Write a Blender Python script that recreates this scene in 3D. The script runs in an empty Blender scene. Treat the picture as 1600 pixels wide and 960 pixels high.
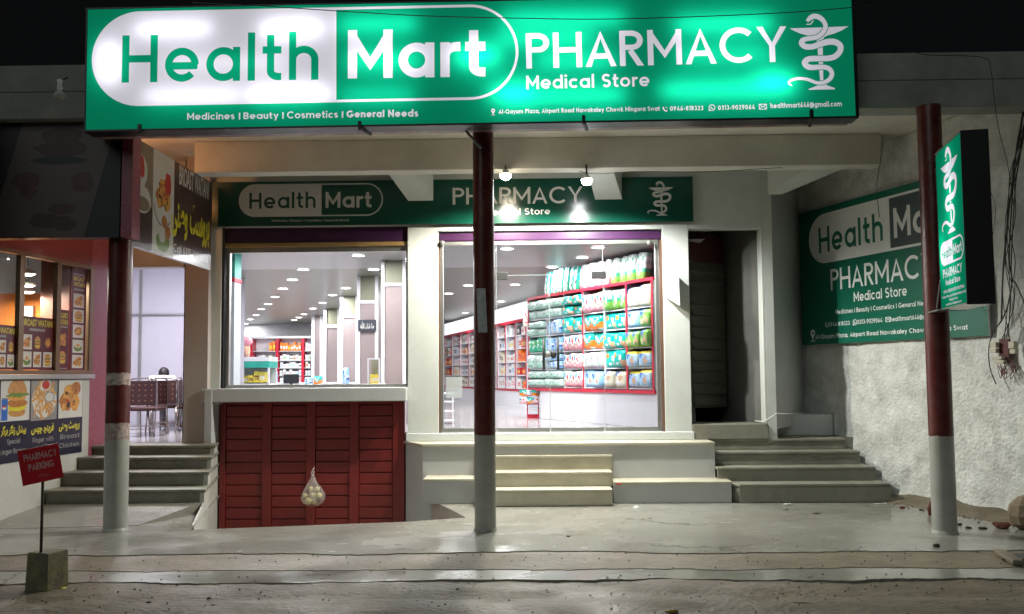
import bpy, bmesh, math, random
from mathutils import Vector, Matrix, noise
from mathutils.geometry import delaunay_2d_cdt
random.seed(11)
S = bpy.context.scene
C = S.collection
R = math.radians
V = Vector

# ---------------------------------------------------------------- camera
F = 1350.0            # focal length in photo pixels (photo 1600 wide)
PY = 501.0            # principal point row
CAM = V((0, 0, 1.7))
cam = bpy.data.cameras.new('camera')
camo = bpy.data.objects.new('camera', cam)
C.objects.link(camo)
cam.sensor_width = 36
cam.lens = F / 1600 * 36
cam.shift_y = (PY - 480) / 1600
cam.clip_end = 500
cam.clip_start = .05
ROT = Matrix.Rotation(R(1.0), 3, 'Z') @ Matrix.Rotation(R(90 + 3.55), 3, 'X') @ Matrix.Rotation(-.008, 3, 'Z')
camo.matrix_world = Matrix.Translation(CAM) @ ROT.to_4x4()
S.camera = camo

# ---------------------------------------------------------------- world: black night sky with a trace of town glow
w = bpy.data.worlds.new('World')
S.world = w
w.use_nodes = True
bg = w.node_tree.nodes['Background']
bg.inputs[0].default_value = (.85, .92, 1.0, 1)
bg.inputs[1].default_value = .0035
S.view_settings.view_transform = 'Standard'
S.view_settings.look = 'None'
S.view_settings.exposure = 0
S.view_settings.gamma = 1
S.cycles.use_denoising = True
try:
    S.cycles.denoiser = 'OPENIMAGEDENOISE'
except Exception:
    pass
S.cycles.max_bounces = 7
S.cycles.diffuse_bounces = 4
S.cycles.glossy_bounces = 3
S.cycles.transmission_bounces = 4
S.cycles.transparent_max_bounces = 12
S.cycles.sample_clamp_indirect = 4
S.cycles.caustics_reflective = False
S.cycles.caustics_refractive = False
S.cycles.use_light_tree = True


# ---------------------------------------------------------------- pixel rays -> points on real planes
def ray(px, py):
    return ROT @ V(((px - 800) / F, -(py - PY) / F, -1))


def at(px, py, Y):
    d = ray(px, py)
    return CAM + d * (Y / d.y)


def atz(px, py, Z):
    d = ray(px, py)
    return CAM + d * ((Z - CAM.z) / d.z)


def atp(px, py, P, n):
    d = ray(px, py)
    return CAM + d * ((P - CAM).dot(n) / d.dot(n))


# ---------------------------------------------------------------- materials
MATS = {}


def nt(name):
    m = bpy.data.materials.new(name)
    m.use_nodes = True
    t = m.node_tree
    for n in list(t.nodes):
        t.nodes.remove(n)
    out = t.nodes.new('ShaderNodeOutputMaterial')
    return m, t, out


def mat(name, col, rough=.6, metal=0, var=.12, scale=4.0, bump=0.0, bscale=30.0, spec=.5, stain=None, stain_amt=.0,
        stain_scale=1.2, rvar=0.0, coat=0.0, stretch=(1, 1, 1), emit=0, cracks=0):
    if name in MATS:
        return MATS[name]
    m, t, out = nt(name)
    N = t.nodes.new
    L = t.links.new
    b = N('ShaderNodeBsdfPrincipled')
    L(b.outputs[0], out.inputs[0])
    tc = N('ShaderNodeTexCoord')
    mp = N('ShaderNodeMapping')
    mp.inputs['Scale'].default_value = stretch
    L(tc.outputs['Object'], mp.inputs[0])
    n1 = N('ShaderNodeTexNoise')
    n1.inputs['Scale'].default_value = scale
    n1.inputs['Detail'].default_value = 6
    n1.inputs['Roughness'].default_value = .65
    L(mp.outputs[0], n1.inputs['Vector'])
    cr = N('ShaderNodeValToRGB')
    cr.color_ramp.elements[0].position = .3
    cr.color_ramp.elements[1].position = .7
    cr.color_ramp.elements[0].color = (*[max(0, c * (1 - var)) for c in col], 1)
    cr.color_ramp.elements[1].color = (*[min(1, c * (1 + var)) for c in col], 1)
    L(n1.outputs['Fac'], cr.inputs[0])
    last = cr.outputs[0]
    if stain:
        n2 = N('ShaderNodeTexNoise')
        n2.inputs['Scale'].default_value = stain_scale
        n2.inputs['Detail'].default_value = 8
        n2.inputs['Roughness'].default_value = .7
        L(mp.outputs[0], n2.inputs['Vector'])
        r2 = N('ShaderNodeValToRGB')
        r2.color_ramp.elements[0].position = .40
        r2.color_ramp.elements[1].position = .74
        r2.color_ramp.elements[0].color = (0, 0, 0, 1)
        r2.color_ramp.elements[1].color = (stain_amt,) * 3 + (1,)
        L(n2.outputs['Fac'], r2.inputs[0])
        mx = N('ShaderNodeMix')
        mx.data_type = 'RGBA'
        L(r2.outputs[0], mx.inputs['Factor'])
        L(last, mx.inputs[6])
        mx.inputs[7].default_value = (*stain, 1)
        last = mx.outputs[2]
    if cracks:
        vn = N('ShaderNodeTexVoronoi')
        vn.feature = 'DISTANCE_TO_EDGE'
        vn.inputs['Scale'].default_value = cracks
        wn = N('ShaderNodeTexNoise')
        wn.inputs['Scale'].default_value = cracks * 2.5
        wn.inputs['Detail'].default_value = 6
        L(tc.outputs['Object'], wn.inputs['Vector'])
        ad = N('ShaderNodeMix')
        ad.data_type = 'RGBA'
        ad.inputs['Factor'].default_value = .22
        L(tc.outputs['Object'], ad.inputs[6])
        L(wn.outputs['Color'], ad.inputs[7])
        L(ad.outputs[2], vn.inputs['Vector'])
        c1 = N('ShaderNodeMapRange')
        c1.inputs[1].default_value = .0
        c1.inputs[2].default_value = .006
        c1.inputs[3].default_value = 1
        c1.inputs[4].default_value = 0
        L(vn.outputs['Distance'], c1.inputs[0])
        n4 = N('ShaderNodeTexNoise')
        n4.inputs['Scale'].default_value = .9
        L(tc.outputs['Object'], n4.inputs['Vector'])
        c2_ = N('ShaderNodeMapRange')
        c2_.inputs[1].default_value = .46
        c2_.inputs[2].default_value = .58
        L(n4.outputs['Fac'], c2_.inputs[0])
        mu = N('ShaderNodeMath')
        mu.operation = 'MULTIPLY'
        L(c1.outputs[0], mu.inputs[0])
        L(c2_.outputs[0], mu.inputs[1])
        mc = N('ShaderNodeMix')
        mc.data_type = 'RGBA'
        L(mu.outputs[0], mc.inputs['Factor'])
        L(last, mc.inputs[6])
        mc.inputs[7].default_value = (*[c * .42 for c in col], 1)
        last = mc.outputs[2]
    L(last, b.inputs['Base Color'])
    b.inputs['Roughness'].default_value = rough
    if rvar:
        mr = N('ShaderNodeMapRange')
        n3 = N('ShaderNodeTexNoise')
        n3.inputs['Scale'].default_value = 1.7
        n3.inputs['Detail'].default_value = 5
        L(mp.outputs[0], n3.inputs['Vector'])
        L(n3.outputs['Fac'], mr.inputs[0])
        mr.inputs[1].default_value = .3
        mr.inputs[2].default_value = .7
        mr.inputs[3].default_value = max(.03, rough - rvar)
        mr.inputs[4].default_value = min(1, rough + rvar)
        L(mr.outputs[0], b.inputs['Roughness'])
    b.inputs['Metallic'].default_value = metal
    b.inputs['Specular IOR Level'].default_value = spec
    b.inputs['Coat Weight'].default_value = coat
    if bump:
        nb = N('ShaderNodeTexNoise')
        nb.inputs['Scale'].default_value = bscale
        nb.inputs['Detail'].default_value = 5
        L(mp.outputs[0], nb.inputs['Vector'])
        bp = N('ShaderNodeBump')
        bp.inputs['Strength'].default_value = 1
        bp.inputs['Distance'].default_value = bump
        L(nb.outputs['Fac'], bp.inputs['Height'])
        L(bp.outputs[0], b.inputs['Normal'])
    if emit:
        b.inputs['Emission Color'].default_value = (*col, 1)
        b.inputs['Emission Strength'].default_value = emit
    MATS[name] = m
    return m


def emis(name, col, s, sample=True):
    if name in MATS:
        return MATS[name]
    m, t, out = nt(name)
    e = t.nodes.new('ShaderNodeEmission')
    e.inputs[0].default_value = (*col, 1)
    e.inputs[1].default_value = s
    t.links.new(e.outputs[0], out.inputs[0])
    if not sample:
        m.cycles.emission_sampling = 'NONE'
    MATS[name] = m
    return m


def backlit(name, col, base, trans):
    """lightbox flex: glows evenly and lets the tubes behind it shine through"""
    m, t, out = nt(name)
    N = t.nodes.new
    L = t.links.new
    e = N('ShaderNodeEmission')
    e.inputs[0].default_value = (*col, 1)
    e.inputs[1].default_value = base
    tr = N('ShaderNodeBsdfTranslucent')
    tr.inputs[0].default_value = (*[c * trans for c in col], 1)
    a = N('ShaderNodeAddShader')
    L(e.outputs[0], a.inputs[0])
    L(tr.outputs[0], a.inputs[1])
    L(a.outputs[0], out.inputs[0])
    MATS[name] = m
    return m


def glass(name, tint=(.94, .97, .96), refl=1.35, rough=0.0):
    if name in MATS:
        return MATS[name]
    m, t, out = nt(name)
    N = t.nodes.new
    L = t.links.new
    fr = N('ShaderNodeFresnel')
    fr.inputs[0].default_value = refl
    tr = N('ShaderNodeBsdfTransparent')
    tr.inputs[0].default_value = (*tint, 1)
    gl = N('ShaderNodeBsdfGlossy')
    gl.inputs['Roughness'].default_value = rough
    gl.inputs[0].default_value = (.9, .9, .9, 1)
    mx = N('ShaderNodeMixShader')
    L(fr.outputs[0], mx.inputs[0])
    L(tr.outputs[0], mx.inputs[1])
    L(gl.outputs[0], mx.inputs[2])
    L(mx.outputs[0], out.inputs[0])
    MATS[name] = m
    return m


def film(name, col, a):
    """thin plastic: partly see-through"""
    m, t, out = nt(name)
    N = t.nodes.new
    L = t.links.new
    tr = N('ShaderNodeBsdfTransparent')
    b = N('ShaderNodeBsdfPrincipled')
    b.inputs['Base Color'].default_value = (*col, 1)
    b.inputs['Roughness'].default_value = .25
    mx = N('ShaderNodeMixShader')
    n = N('ShaderNodeTexNoise')
    n.inputs['Scale'].default_value = 22
    mr = N('ShaderNodeMapRange')
    mr.inputs[3].default_value = max(0, a - .25)
    mr.inputs[4].default_value = min(1, a + .25)
    L(n.outputs[0], mr.inputs[0])
    L(mr.outputs[0], mx.inputs[0])
    L(tr.outputs[0], mx.inputs[1])
    L(b.outputs[0], mx.inputs[2])
    L(mx.outputs[0], out.inputs[0])
    MATS[name] = m
    return m


# ---------------------------------------------------------------- object helpers
def wl(o):
    p = V((0, 0, 0))
    while o is not None:
        p += V(o.location)
        o = o.parent
    return p


def tag(o, label=None, cat=None, group=None, kind=None):
    if label:
        o['label'] = label
    if cat:
        o['category'] = cat
    if group:
        o['group'] = group
    if kind:
        o['kind'] = kind
    return o


def thing(name, label, cat, loc=(0, 0, 0), rz=0, group=None):
    o = bpy.data.objects.new(name, None)
    o.empty_display_size = .1
    C.objects.link(o)
    o.location = loc
    o.rotation_euler = (0, 0, rz)
    return tag(o, label, cat, group)


def copy_tree(o, parent=None):
    c = o.copy()
    C.objects.link(c)
    c.parent = parent
    for ch in list(o.children):
        copy_tree(ch, c)
    return c


class MB:
    def __init__(s):
        s.v = []
        s.f = []
        s.m = []
        s.sm = []

    def add(s, vs, fs, mi=0, smooth=False):
        n = len(s.v)
        s.v += [V(p) for p in vs]
        for f in fs:
            s.f.append([n + i for i in f])
            s.m.append(mi)
            s.sm.append(smooth)
        return s

    def hexa(s, b, t, mi=0):
        """b, t: four bottom and four top points, counter-clockwise from above"""
        return s.add(list(b) + list(t), [(3, 2, 1, 0), (4, 5, 6, 7), (0, 1, 5, 4), (1, 2, 6, 5), (2, 3, 7, 6), (3, 0, 4, 7)], mi)

    def box(s, x0, x1, y0, y1, z0, z1, mi=0):
        x0, x1 = min(x0, x1), max(x0, x1)
        y0, y1 = min(y0, y1), max(y0, y1)
        z0, z1 = min(z0, z1), max(z0, z1)
        q = [(x0, y0), (x1, y0), (x1, y1), (x0, y1)]
        return s.hexa([(x, y, z0) for x, y in q], [(x, y, z1) for x, y in q], mi)

    def slab(s, pts, z0, z1, mi=0):
        """convex polygon (ccw from above) extruded"""
        n = len(pts)
        a = sum(pts[i][0] * pts[(i + 1) % n][1] - pts[(i + 1) % n][0] * pts[i][1] for i in range(n))
        if a < 0:
            pts = pts[::-1]
            z0 = z0[::-1] if isinstance(z0, (list, tuple)) else z0
            z1 = z1[::-1] if isinstance(z1, (list, tuple)) else z1
        z0s = z0 if isinstance(z0, (list, tuple)) else [z0] * n
        z1s = z1 if isinstance(z1, (list, tuple)) else [z1] * n
        vs = [(p[0], p[1], z) for p, z in zip(pts, z0s)] + [(p[0], p[1], z) for p, z in zip(pts, z1s)]
        fs = [tuple(range(n))[::-1], tuple(range(n, 2 * n))] + [(i, (i + 1) % n, n + (i + 1) % n, n + i) for i in range(n)]
        return s.add(vs, fs, mi)

    def bar(s, a, b, w, h, mi=0, up=V((0, 0, 1))):
        a, b = V(a), V(b)
        d = (b - a).normalized()
        if abs(d.dot(up)) > .98:
            up = V((0, 1, 0))
        x = d.cross(up).normalized() * (w / 2)
        y = x.cross(d).normalized() * (h / 2)
        vs = [a - x - y, a + x - y, a + x + y, a - x + y, b - x - y, b + x - y, b + x + y, b - x + y]
        return s.add(vs, [(0, 1, 2, 3), (7, 6, 5, 4), (0, 4, 5, 1), (1, 5, 6, 2), (2, 6, 7, 3), (3, 7, 4, 0)], mi)

    def tube(s, path, r, n=8, mi=0, caps=True):
        path = [V(p) for p in path]
        rs = r if isinstance(r, (list, tuple)) else [r] * len(path)
        base = len(s.v)
        up = V((0, 0, 1))
        for i, p in enumerate(path):
            d = (path[min(i + 1, len(path) - 1)] - path[max(i - 1, 0)]).normalized()
            u = up if abs(d.dot(up)) < .95 else V((0, 1, 0))
            x = d.cross(u).normalized()
            y = x.cross(d).normalized()
            for k in range(n):
                a = 2 * math.pi * k / n
                s.v.append(p + (x * math.cos(a) + y * math.sin(a)) * rs[i])
        for i in range(len(path) - 1):
            for k in range(n):
                a, b = base + i * n + k, base + i * n + (k + 1) % n
                s.f.append([a, b, b + n, a + n][::-1])
                s.m.append(mi)
                s.sm.append(True)
        if caps:
            s.f.append([base + k for k in range(n)])
            s.f.append([base + (len(path) - 1) * n + k for k in range(n)][::-1])
            s.m += [mi, mi]
            s.sm += [False, False]
        return s

    def lathe(s, prof, c=(0, 0, 0), n=24, mi=None, sx=1, sy=1):
        """prof: list of (r, z[, mat])"""
        base = len(s.v)
        for p in prof:
            for k in range(n):
                a = 2 * math.pi * k / n
                s.v.append(V((c[0] + p[0] * math.cos(a) * sx, c[1] + p[0] * math.sin(a) * sy, c[2] + p[1])))
        for i in range(len(prof) - 1):
            for k in range(n):
                a, b = base + i * n + k, base + i * n + (k + 1) % n
                s.f.append([a, b, b + n, a + n])
                s.m.append(prof[i][2] if len(prof[i]) > 2 else (mi or 0))
                s.sm.append(True)
        return s

    def ball(s, c, r, n=12, mi=0, sc=(1, 1, 1)):
        pr = []
        h = n // 2
        for i in range(h + 1):
            a = -math.pi / 2 + math.pi * i / h
            pr.append((max(1e-4, math.cos(a) * r), math.sin(a) * r * sc[2]))
        return s.lathe(pr, c, n, mi, sc[0], sc[1])

    def build(s, name, mats, parent=None, label=None, cat=None, group=None, kind=None, bevel=0, fix=True):
        if not isinstance(mats, (list, tuple)):
            mats = [mats]
        me = bpy.data.meshes.new(name)
        if parent is not None:
            o0 = wl(parent)
        else:
            xs = [p.x for p in s.v]
            ys = [p.y for p in s.v]
            o0 = V(((min(xs) + max(xs)) / 2, (min(ys) + max(ys)) / 2, min(p.z for p in s.v)))
        me.from_pydata([tuple(p - o0) for p in s.v], [], s.f)
        for m in mats:
            me.materials.append(m)
        me.polygons.foreach_set('material_index', s.m)
        me.polygons.foreach_set('use_smooth', s.sm)
        me.update()
        if fix:
            bm = bmesh.new()
            bm.from_mesh(me)
            bmesh.ops.recalc_face_normals(bm, faces=bm.faces)
            bm.to_mesh(me)
            bm.free()
        o = bpy.data.objects.new(name, me)
        C.objects.link(o)
        if parent is not None:
            o.parent = parent
        else:
            o.location = o0
        if bevel:
            md = o.modifiers.new('bevel', 'BEVEL')
            md.width = bevel
            md.segments = 2
            md.limit_method = 'ANGLE'
        return tag(o, label, cat, group, kind)


def worn(o, s=.006, lv=4, size=.12):
    """uneven, chipped cement surface"""
    sd = o.modifiers.new('dice', 'SUBSURF')
    sd.subdivision_type = 'SIMPLE'
    sd.levels = sd.render_levels = lv
    tx = bpy.data.textures.get('chips%.2f' % size)
    if tx is None:
        tx = bpy.data.textures.new('chips%.2f' % size, 'CLOUDS')
        tx.noise_scale = size
        tx.noise_depth = 3
    d = o.modifiers.new('chip', 'DISPLACE')
    d.texture = tx
    d.texture_coords = 'GLOBAL'
    d.strength = s
    d.mid_level = .5
    return o


# ---------------------------------------------------------------- stroke lettering (round geometric sans)
def arc(cx, cy, rx, ry, a0, a1, n=None):
    n = n or max(3, int(abs(a1 - a0) / 360 * SEG))
    return [(cx + rx * math.cos(R(a0 + (a1 - a0) * i / n)), cy + ry * math.sin(R(a0 + (a1 - a0) * i / n))) for i in range(n + 1)]


SEG = 28


def glyph(ch, h):
    X = .72
    c = X / 2
    r = c - h
    if ch == ' ': return .3, []
    if ch == 'a' or ch == 'q' or ch == 'd' or ch == 'g':
        st = [arc(c, c, r, r, 0, 360)]
        if ch == 'a': st.append([(X - h, 0), (X - h, X)])
        if ch == 'd': st.append([(X - h, 0), (X - h, 1.02)])
        if ch == 'q': st.append([(X - h, -.26), (X - h, X)])
        if ch == 'g': st.append([(X - h, X), (X - h, 0)] + arc(c, 0, r, .24 - h, 0, -155)[1:])
        return X, st
    if ch in 'bp':
        return X, [arc(c, c, r, r, 0, 360), [(h, 0 if ch == 'b' else -.26), (h, 1.02 if ch == 'b' else X)]]
    if ch == 'c': return .64, [arc(c, c, r, r, 45, 315)]
    if ch == 'e': return X, [arc(c, c, r, r, 0, 318), [(h, c - h * .3), (X - h * .35, c - h * .3)]]
    if ch == 'f': return .38, [[(.17, 0), (.17, .8)] + arc(.17 + .17, .8, .17, .2 - h + .02, 180, 95)[1:], [(0, X - h), (.36, X - h)]]
    if ch == 'h' or ch == 'n' or ch == 'm':
        q = .29
        top = 1.02 if ch == 'h' else X
        st = [[(h, 0), (h, top)], arc(q + h * .3, X - q, q - h * .7, q - h, 180, 0) + [(2 * q - h * .4, 0)]]
        wd = 2 * q + h * .6
        if ch == 'm':
            st.append(arc(q + h * .3 + 2 * q - h * .7 - h * .7, X - q, q - h * .7, q - h, 180, 0) + [(4 * q - h * 1.8, 0)])
            wd = 4 * q - h * .8
        return wd, st
    if ch in 'ijl':
        st = [[(h, 0), (h, 1.02 if ch == 'l' else X)]]
        if ch != 'l': st.append([(h, .84), (h, .84 + 2 * h)])
        return 2 * h, st
    if ch == 'k': return .58, [[(h, 0), (h, 1.02)], [(.5, X), (h * 1.6, .32)], [(.2, .40), (.52, 0)]]
    if ch == 'o': return X, [arc(c, c, r, r, 0, 360)]
    if ch == 'r': return .38, [[(h, 0), (h, X)], arc(.30 + h * .3, X - .28, .30 - h * .7, .28 - h, 178, 88) + [(.40, X - h)]]
    if ch == 's':
        q = (X - 2 * h) / 4
        return .5, [arc(.25, X - h - q, .25 - h, q, 35, 270) + arc(.25, h + q, .25 - h, q, 90, -145)[1:]]
    if ch == 't': return .40, [[(.17, .96), (.17, .2)] + arc(.17 + .17, .2, .17, .2 - h, 180, 275)[1:] + [(.40, h)], [(0, X - h), (.40, X - h)]]
    if ch == 'u':
        q = .28
        return .56, [[(h, X), (h, q)] + arc(q, q, q - h, q - h, 180, 360)[1:], [(2 * q - h, 0), (2 * q - h, X)]]
    if ch == 'v': return .6, [[(h * .9, X), (.3, h * 1.3), (.6 - h * .9, X)]]
    if ch == 'w': return .92, [[(h * .9, X), (.25, h), (.46, X - h), (.67, h), (.92 - h * .9, X)]]
    if ch == 'x': return .58, [[(h, 0), (.58 - h, X)], [(h, X), (.58 - h, 0)]]
    if ch == 'y': return .6, [[(h * .9, X), (.31, .05)], [(.6 - h * .9, X), (.2, -.27)]]
    if ch == 'z': return .52, [[(0, X - h), (.5 - h * .3, X - h), (h * 1.2, h), (.52, h)]]
    # capitals
    if ch == 'A': return .80, [[(h * .9, 0), (.40, 1 - h * 1.35), (.80 - h * .9, 0)], [(.18, .30), (.62, .30)]]
    if ch in 'BPR':
        q = .27
        wd = .62
        st = [[(h, 0), (h, 1)], [(h, 1 - h), (.34, 1 - h)] + arc(.34, 1 - q - .01, .27 - h * .9, q - h, 90, -90)[1:] + [(h, 1 - 2 * q + h - .01)]]
        if ch == 'R': st.append([(.28, .44), (.62 - h, 0)]); wd = .64
        if ch == 'B': st.append([(h, h), (.36, h)] + arc(.36, .24, .28 - h, .24 - h, -90, 90)[1:])
        return wd, st
    if ch in 'CGO':
        q = .5
        if ch == 'O': return 1.0, [arc(.5, .5, .5 - h, .5 - h, 0, 360)]
        if ch == 'C': return .90, [arc(.5, .5, .5 - h, .5 - h, 45, 315)]
        return .96, [arc(.5, .5, .5 - h, .5 - h, 45, 355), [(.52, .5 - h), (.96, .5 - h)]]
    if ch == 'D': return .76, [[(h, 0), (h, 1)], [(h, 1 - h), (.28, 1 - h)] + arc(.28, .5, .48 - h, .5 - h, 90, -90)[1:] + [(h, h)]]
    if ch in 'EF':
        st = [[(h, 0), (h, 1)], [(h, 1 - h), (.56, 1 - h)], [(h, .52), (.52, .52)]]
        if ch == 'E': st.append([(h, h), (.56, h)])
        return .56, st
    if ch == 'H': return .76, [[(h, 0), (h, 1)], [(.76 - h, 0), (.76 - h, 1)], [(h, .5), (.76 - h, .5)]]
    if ch == 'I': return 2 * h, [[(h, 0), (h, 1)]]
    if ch == 'K': return .68, [[(h, 0), (h, 1)], [(.62, 1), (h * 1.5, .44)], [(.24, .56), (.64, 0)]]
    if ch == 'L': return .52, [[(h, 1), (h, h), (.52, h)]]
    if ch == 'M': return .90, [[(h, 0), (h, 1)], [(.90 - h, 0), (.90 - h, 1)], [(h, 1 - h * 1.5), (.45, .30), (.90 - h, 1 - h * 1.5)]]
    if ch == 'N': return .76, [[(h, 0), (h, 1)], [(.76 - h, 0), (.76 - h, 1)], [(h, 1 - h * 1.5), (.76 - h, h * 1.5)]]
    if ch == 'Q': return 1.0, [arc(.5, .5, .5 - h, .5 - h, 0, 360), [(.6, .28), (.92, 0)]]
    if ch == 'S':
        q = (1 - 2 * h) / 4
        return .62, [arc(.31, 1 - h - q, .31 - h, q, 30, 270) + arc(.31, h + q, .31 - h, q, 90, -150)[1:]]
    if ch == 'T': return .64, [[(0, 1 - h), (.64, 1 - h)], [(.32, 0), (.32, 1)]]
    if ch == 'U': return .72, [[(h, 1), (h, .36)] + arc(.36, .36, .36 - h, .36 - h, 180, 360)[1:] + [(.72 - h, 1)]]
    if ch == 'V': return .76, [[(h * .9, 1), (.38, h * 1.35), (.76 - h * .9, 1)]]
    if ch == 'W': return 1.1, [[(h * .9, 1), (.3, h * 1.3), (.55, 1 - h), (.8, h * 1.3), (1.1 - h * .9, 1)]]
    if ch == 'Y': return .76, [[(h * .9, 1), (.38, .44), (.76 - h * .9, 1)], [(.38, 0), (.38, .46)]]
    # digits and signs
    if ch == '0': return .64, [arc(.32, .5, .32 - h, .5 - h, 0, 360)]
    if ch == '1': return .34, [[(.26, 0), (.26, 1 - h * .3), (0, .8)]]
    if ch == '2': return .58, [arc(.28, .72, .27 - h, .28 - h, 160, -35) + [(h * 1.3, h), (.58, h)]]
    if ch == '3': return .58, [arc(.28, .73, .25 - h, .27 - h, 150, -90), arc(.28, .28, .29 - h, .28 - h, 90, -150)]
    if ch == '4': return .64, [[(.64, .24), (h * 1.3, .24), (.40, 1)], [(.46, 0), (.46, .5)]]
    if ch == '5': return .58, [[(.54, 1 - h), (.12, 1 - h), (.09, .52)] + arc(.28, .33, .29 - h, .33 - h, 125, -150)]
    if ch == '6': return .62, [arc(.31, .31, .31 - h, .31 - h, 0, 360), [(.42, 1), (.07 + h, .42)]]
    if ch == '8': return .6, [arc(.3, .73, .26 - h, .27 - h, 0, 360), arc(.3, .28, .3 - h, .28 - h, 0, 360)]
    if ch == '9': return .62, [arc(.31, .69, .31 - h, .31 - h, 0, 360), [(.20, 0), (.55 - h, .58)]]
    if ch == '7': return .58, [[(0, 1 - h), (.52, 1 - h), (.18, 0)]]
    if ch == '-': return .36, [[(.03, .36), (.33, .36)]]
    if ch == '.': return 2 * h, [[(h, 0), (h, 2 * h)]]
    if ch == ',': return 2 * h, [[(h, 2 * h), (h * .5, -.12)]]
    if ch == '|': return 2 * h, [[(h, 0), (h, .95)]]
    if ch == '(': return .3, [arc(.42, .4, .34, .6, 130, 230)]
    if ch == ')': return .3, [arc(-.12, .4, .34, .6, 50, -50)]
    if ch == '@': return 1.0, [arc(.5, .38, .2, .2, 0, 360), arc(.5, .38, .46, .46, -60, 290) , [(.72, .56), (.72, .25), (.86, .2)]]
    return .5, [[(h, 0), (h, X)]]


def ribbon(pts, w, closed=False):
    """list of quads along a polyline, mitred joints; w may be a list"""
    P = [V(p).to_2d() if len(p) > 2 else V(p) for p in pts]
    n = len(P)
    ws = w if isinstance(w, (list, tuple)) else [w] * n
    if not closed and (P[0] - P[-1]).length < 1e-6 and n > 3:
        closed = True
        P = P[:-1]
        n -= 1
    L_, R_ = [], []
    for i in range(n):
        a = P[(i - 1) % n] if (i or closed) else None
        b = P[(i + 1) % n] if (i < n - 1 or closed) else None
        d1 = (P[i] - a).normalized() if a is not None else None
        d2 = (b - P[i]).normalized() if b is not None else None
        if d1 is None: d1 = d2
        if d2 is None: d2 = d1
        n1 = V((-d1.y, d1.x))
        n2 = V((-d2.y, d2.x))
        m = (n1 + n2)
        m = m.normalized() if m.length > 1e-6 else n1
        k = min(1.45, 1 / max(.1, m.dot(n1)))
        L_.append(P[i] + m * (ws[i] / 2 * k))
        R_.append(P[i] - m * (ws[i] / 2 * k))
    out = []
    for i in range(n if closed else n - 1):
        j = (i + 1) % n
        out.append([R_[i], R_[j], L_[j], L_[i]])
    return out


def clipy(poly, y0, sgn):
    """keep the part of a polygon with sgn*(y-y0) >= 0"""
    out = []
    n = len(poly)
    for i in range(n):
        p, q = V(poly[i]), V(poly[(i + 1) % n])
        a, b = sgn * (p.y - y0), sgn * (q.y - y0)
        if a >= 0:
            out.append(p)
        if (a > 0 > b) or (a < 0 < b):
            out.append(p.lerp(q, a / (a - b)))
    return out


def crom(pts, k=5):
    """catmull-rom through tuples of any length"""
    out = []
    n = len(pts)
    for i in range(n - 1):
        p0, p1, p2, p3 = pts[max(i - 1, 0)], pts[i], pts[i + 1], pts[min(i + 2, n - 1)]
        for j in range(k):
            t = j / k
            out.append(tuple(.5 * (2 * b + (c - a) * t + (2 * a - 5 * b + 4 * c - d) * t * t + (3 * b - a - 3 * c + d) * t ** 3)
                             for a, b, c, d in zip(p0, p1, p2, p3)))
    out.append(tuple(pts[-1]))
    return out


_fc = {}


def font_tris(s, bold=0.0):
    key = (s, bold)
    if key in _fc:
        return _fc[key]
    cu = bpy.data.curves.new('t', 'FONT')
    cu.body = s
    cu.resolution_u = 3
    cu.offset = bold
    o = bpy.data.objects.new('t', cu)
    me = o.to_mesh()
    tr = [[V((me.vertices[i].co.x, me.vertices[i].co.y)) for i in p.vertices] for p in me.polygons]
    o.to_mesh_clear()
    bpy.data.objects.remove(o)
    _fc[key] = tr
    return tr


# ---------------------------------------------------------------- flat printed artwork: one planar mesh, one material per printed area
SNAKE = [(47, 12.5, 2.6), (50, 9.5, 4.2), (53.5, 8, 4.6), (58, 9.5, 4.5), (61.5, 13.5, 4), (62.5, 18, 4), (60, 23, 4),
         (55, 27, 4), (47, 28.3, 4.2), (43, 29.5, 4.5), (42, 32.5, 5), (45, 35.3, 5), (51, 35.5, 5), (57, 33.5, 5.2),
         (64, 31.5, 5.5), (70, 31.8, 5.5), (74.3, 35, 5.2), (74, 40, 5), (70, 44.5, 5), (64, 46.3, 5), (55, 46.3, 5),
         (47, 46.8, 5), (43.8, 50, 5), (46.5, 53.5, 5), (51, 54.3, 4.6), (58, 54, 4.4), (64, 55.5, 4.2), (66.5, 60, 4),
         (64.5, 65, 3.8), (59, 68, 3.3), (53, 68, 3), (46, 65, 2.8), (38, 64, 2.5), (32, 65.5, 2.2), (30, 68, 1.8), (32.5, 70.3, .7)]


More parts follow.
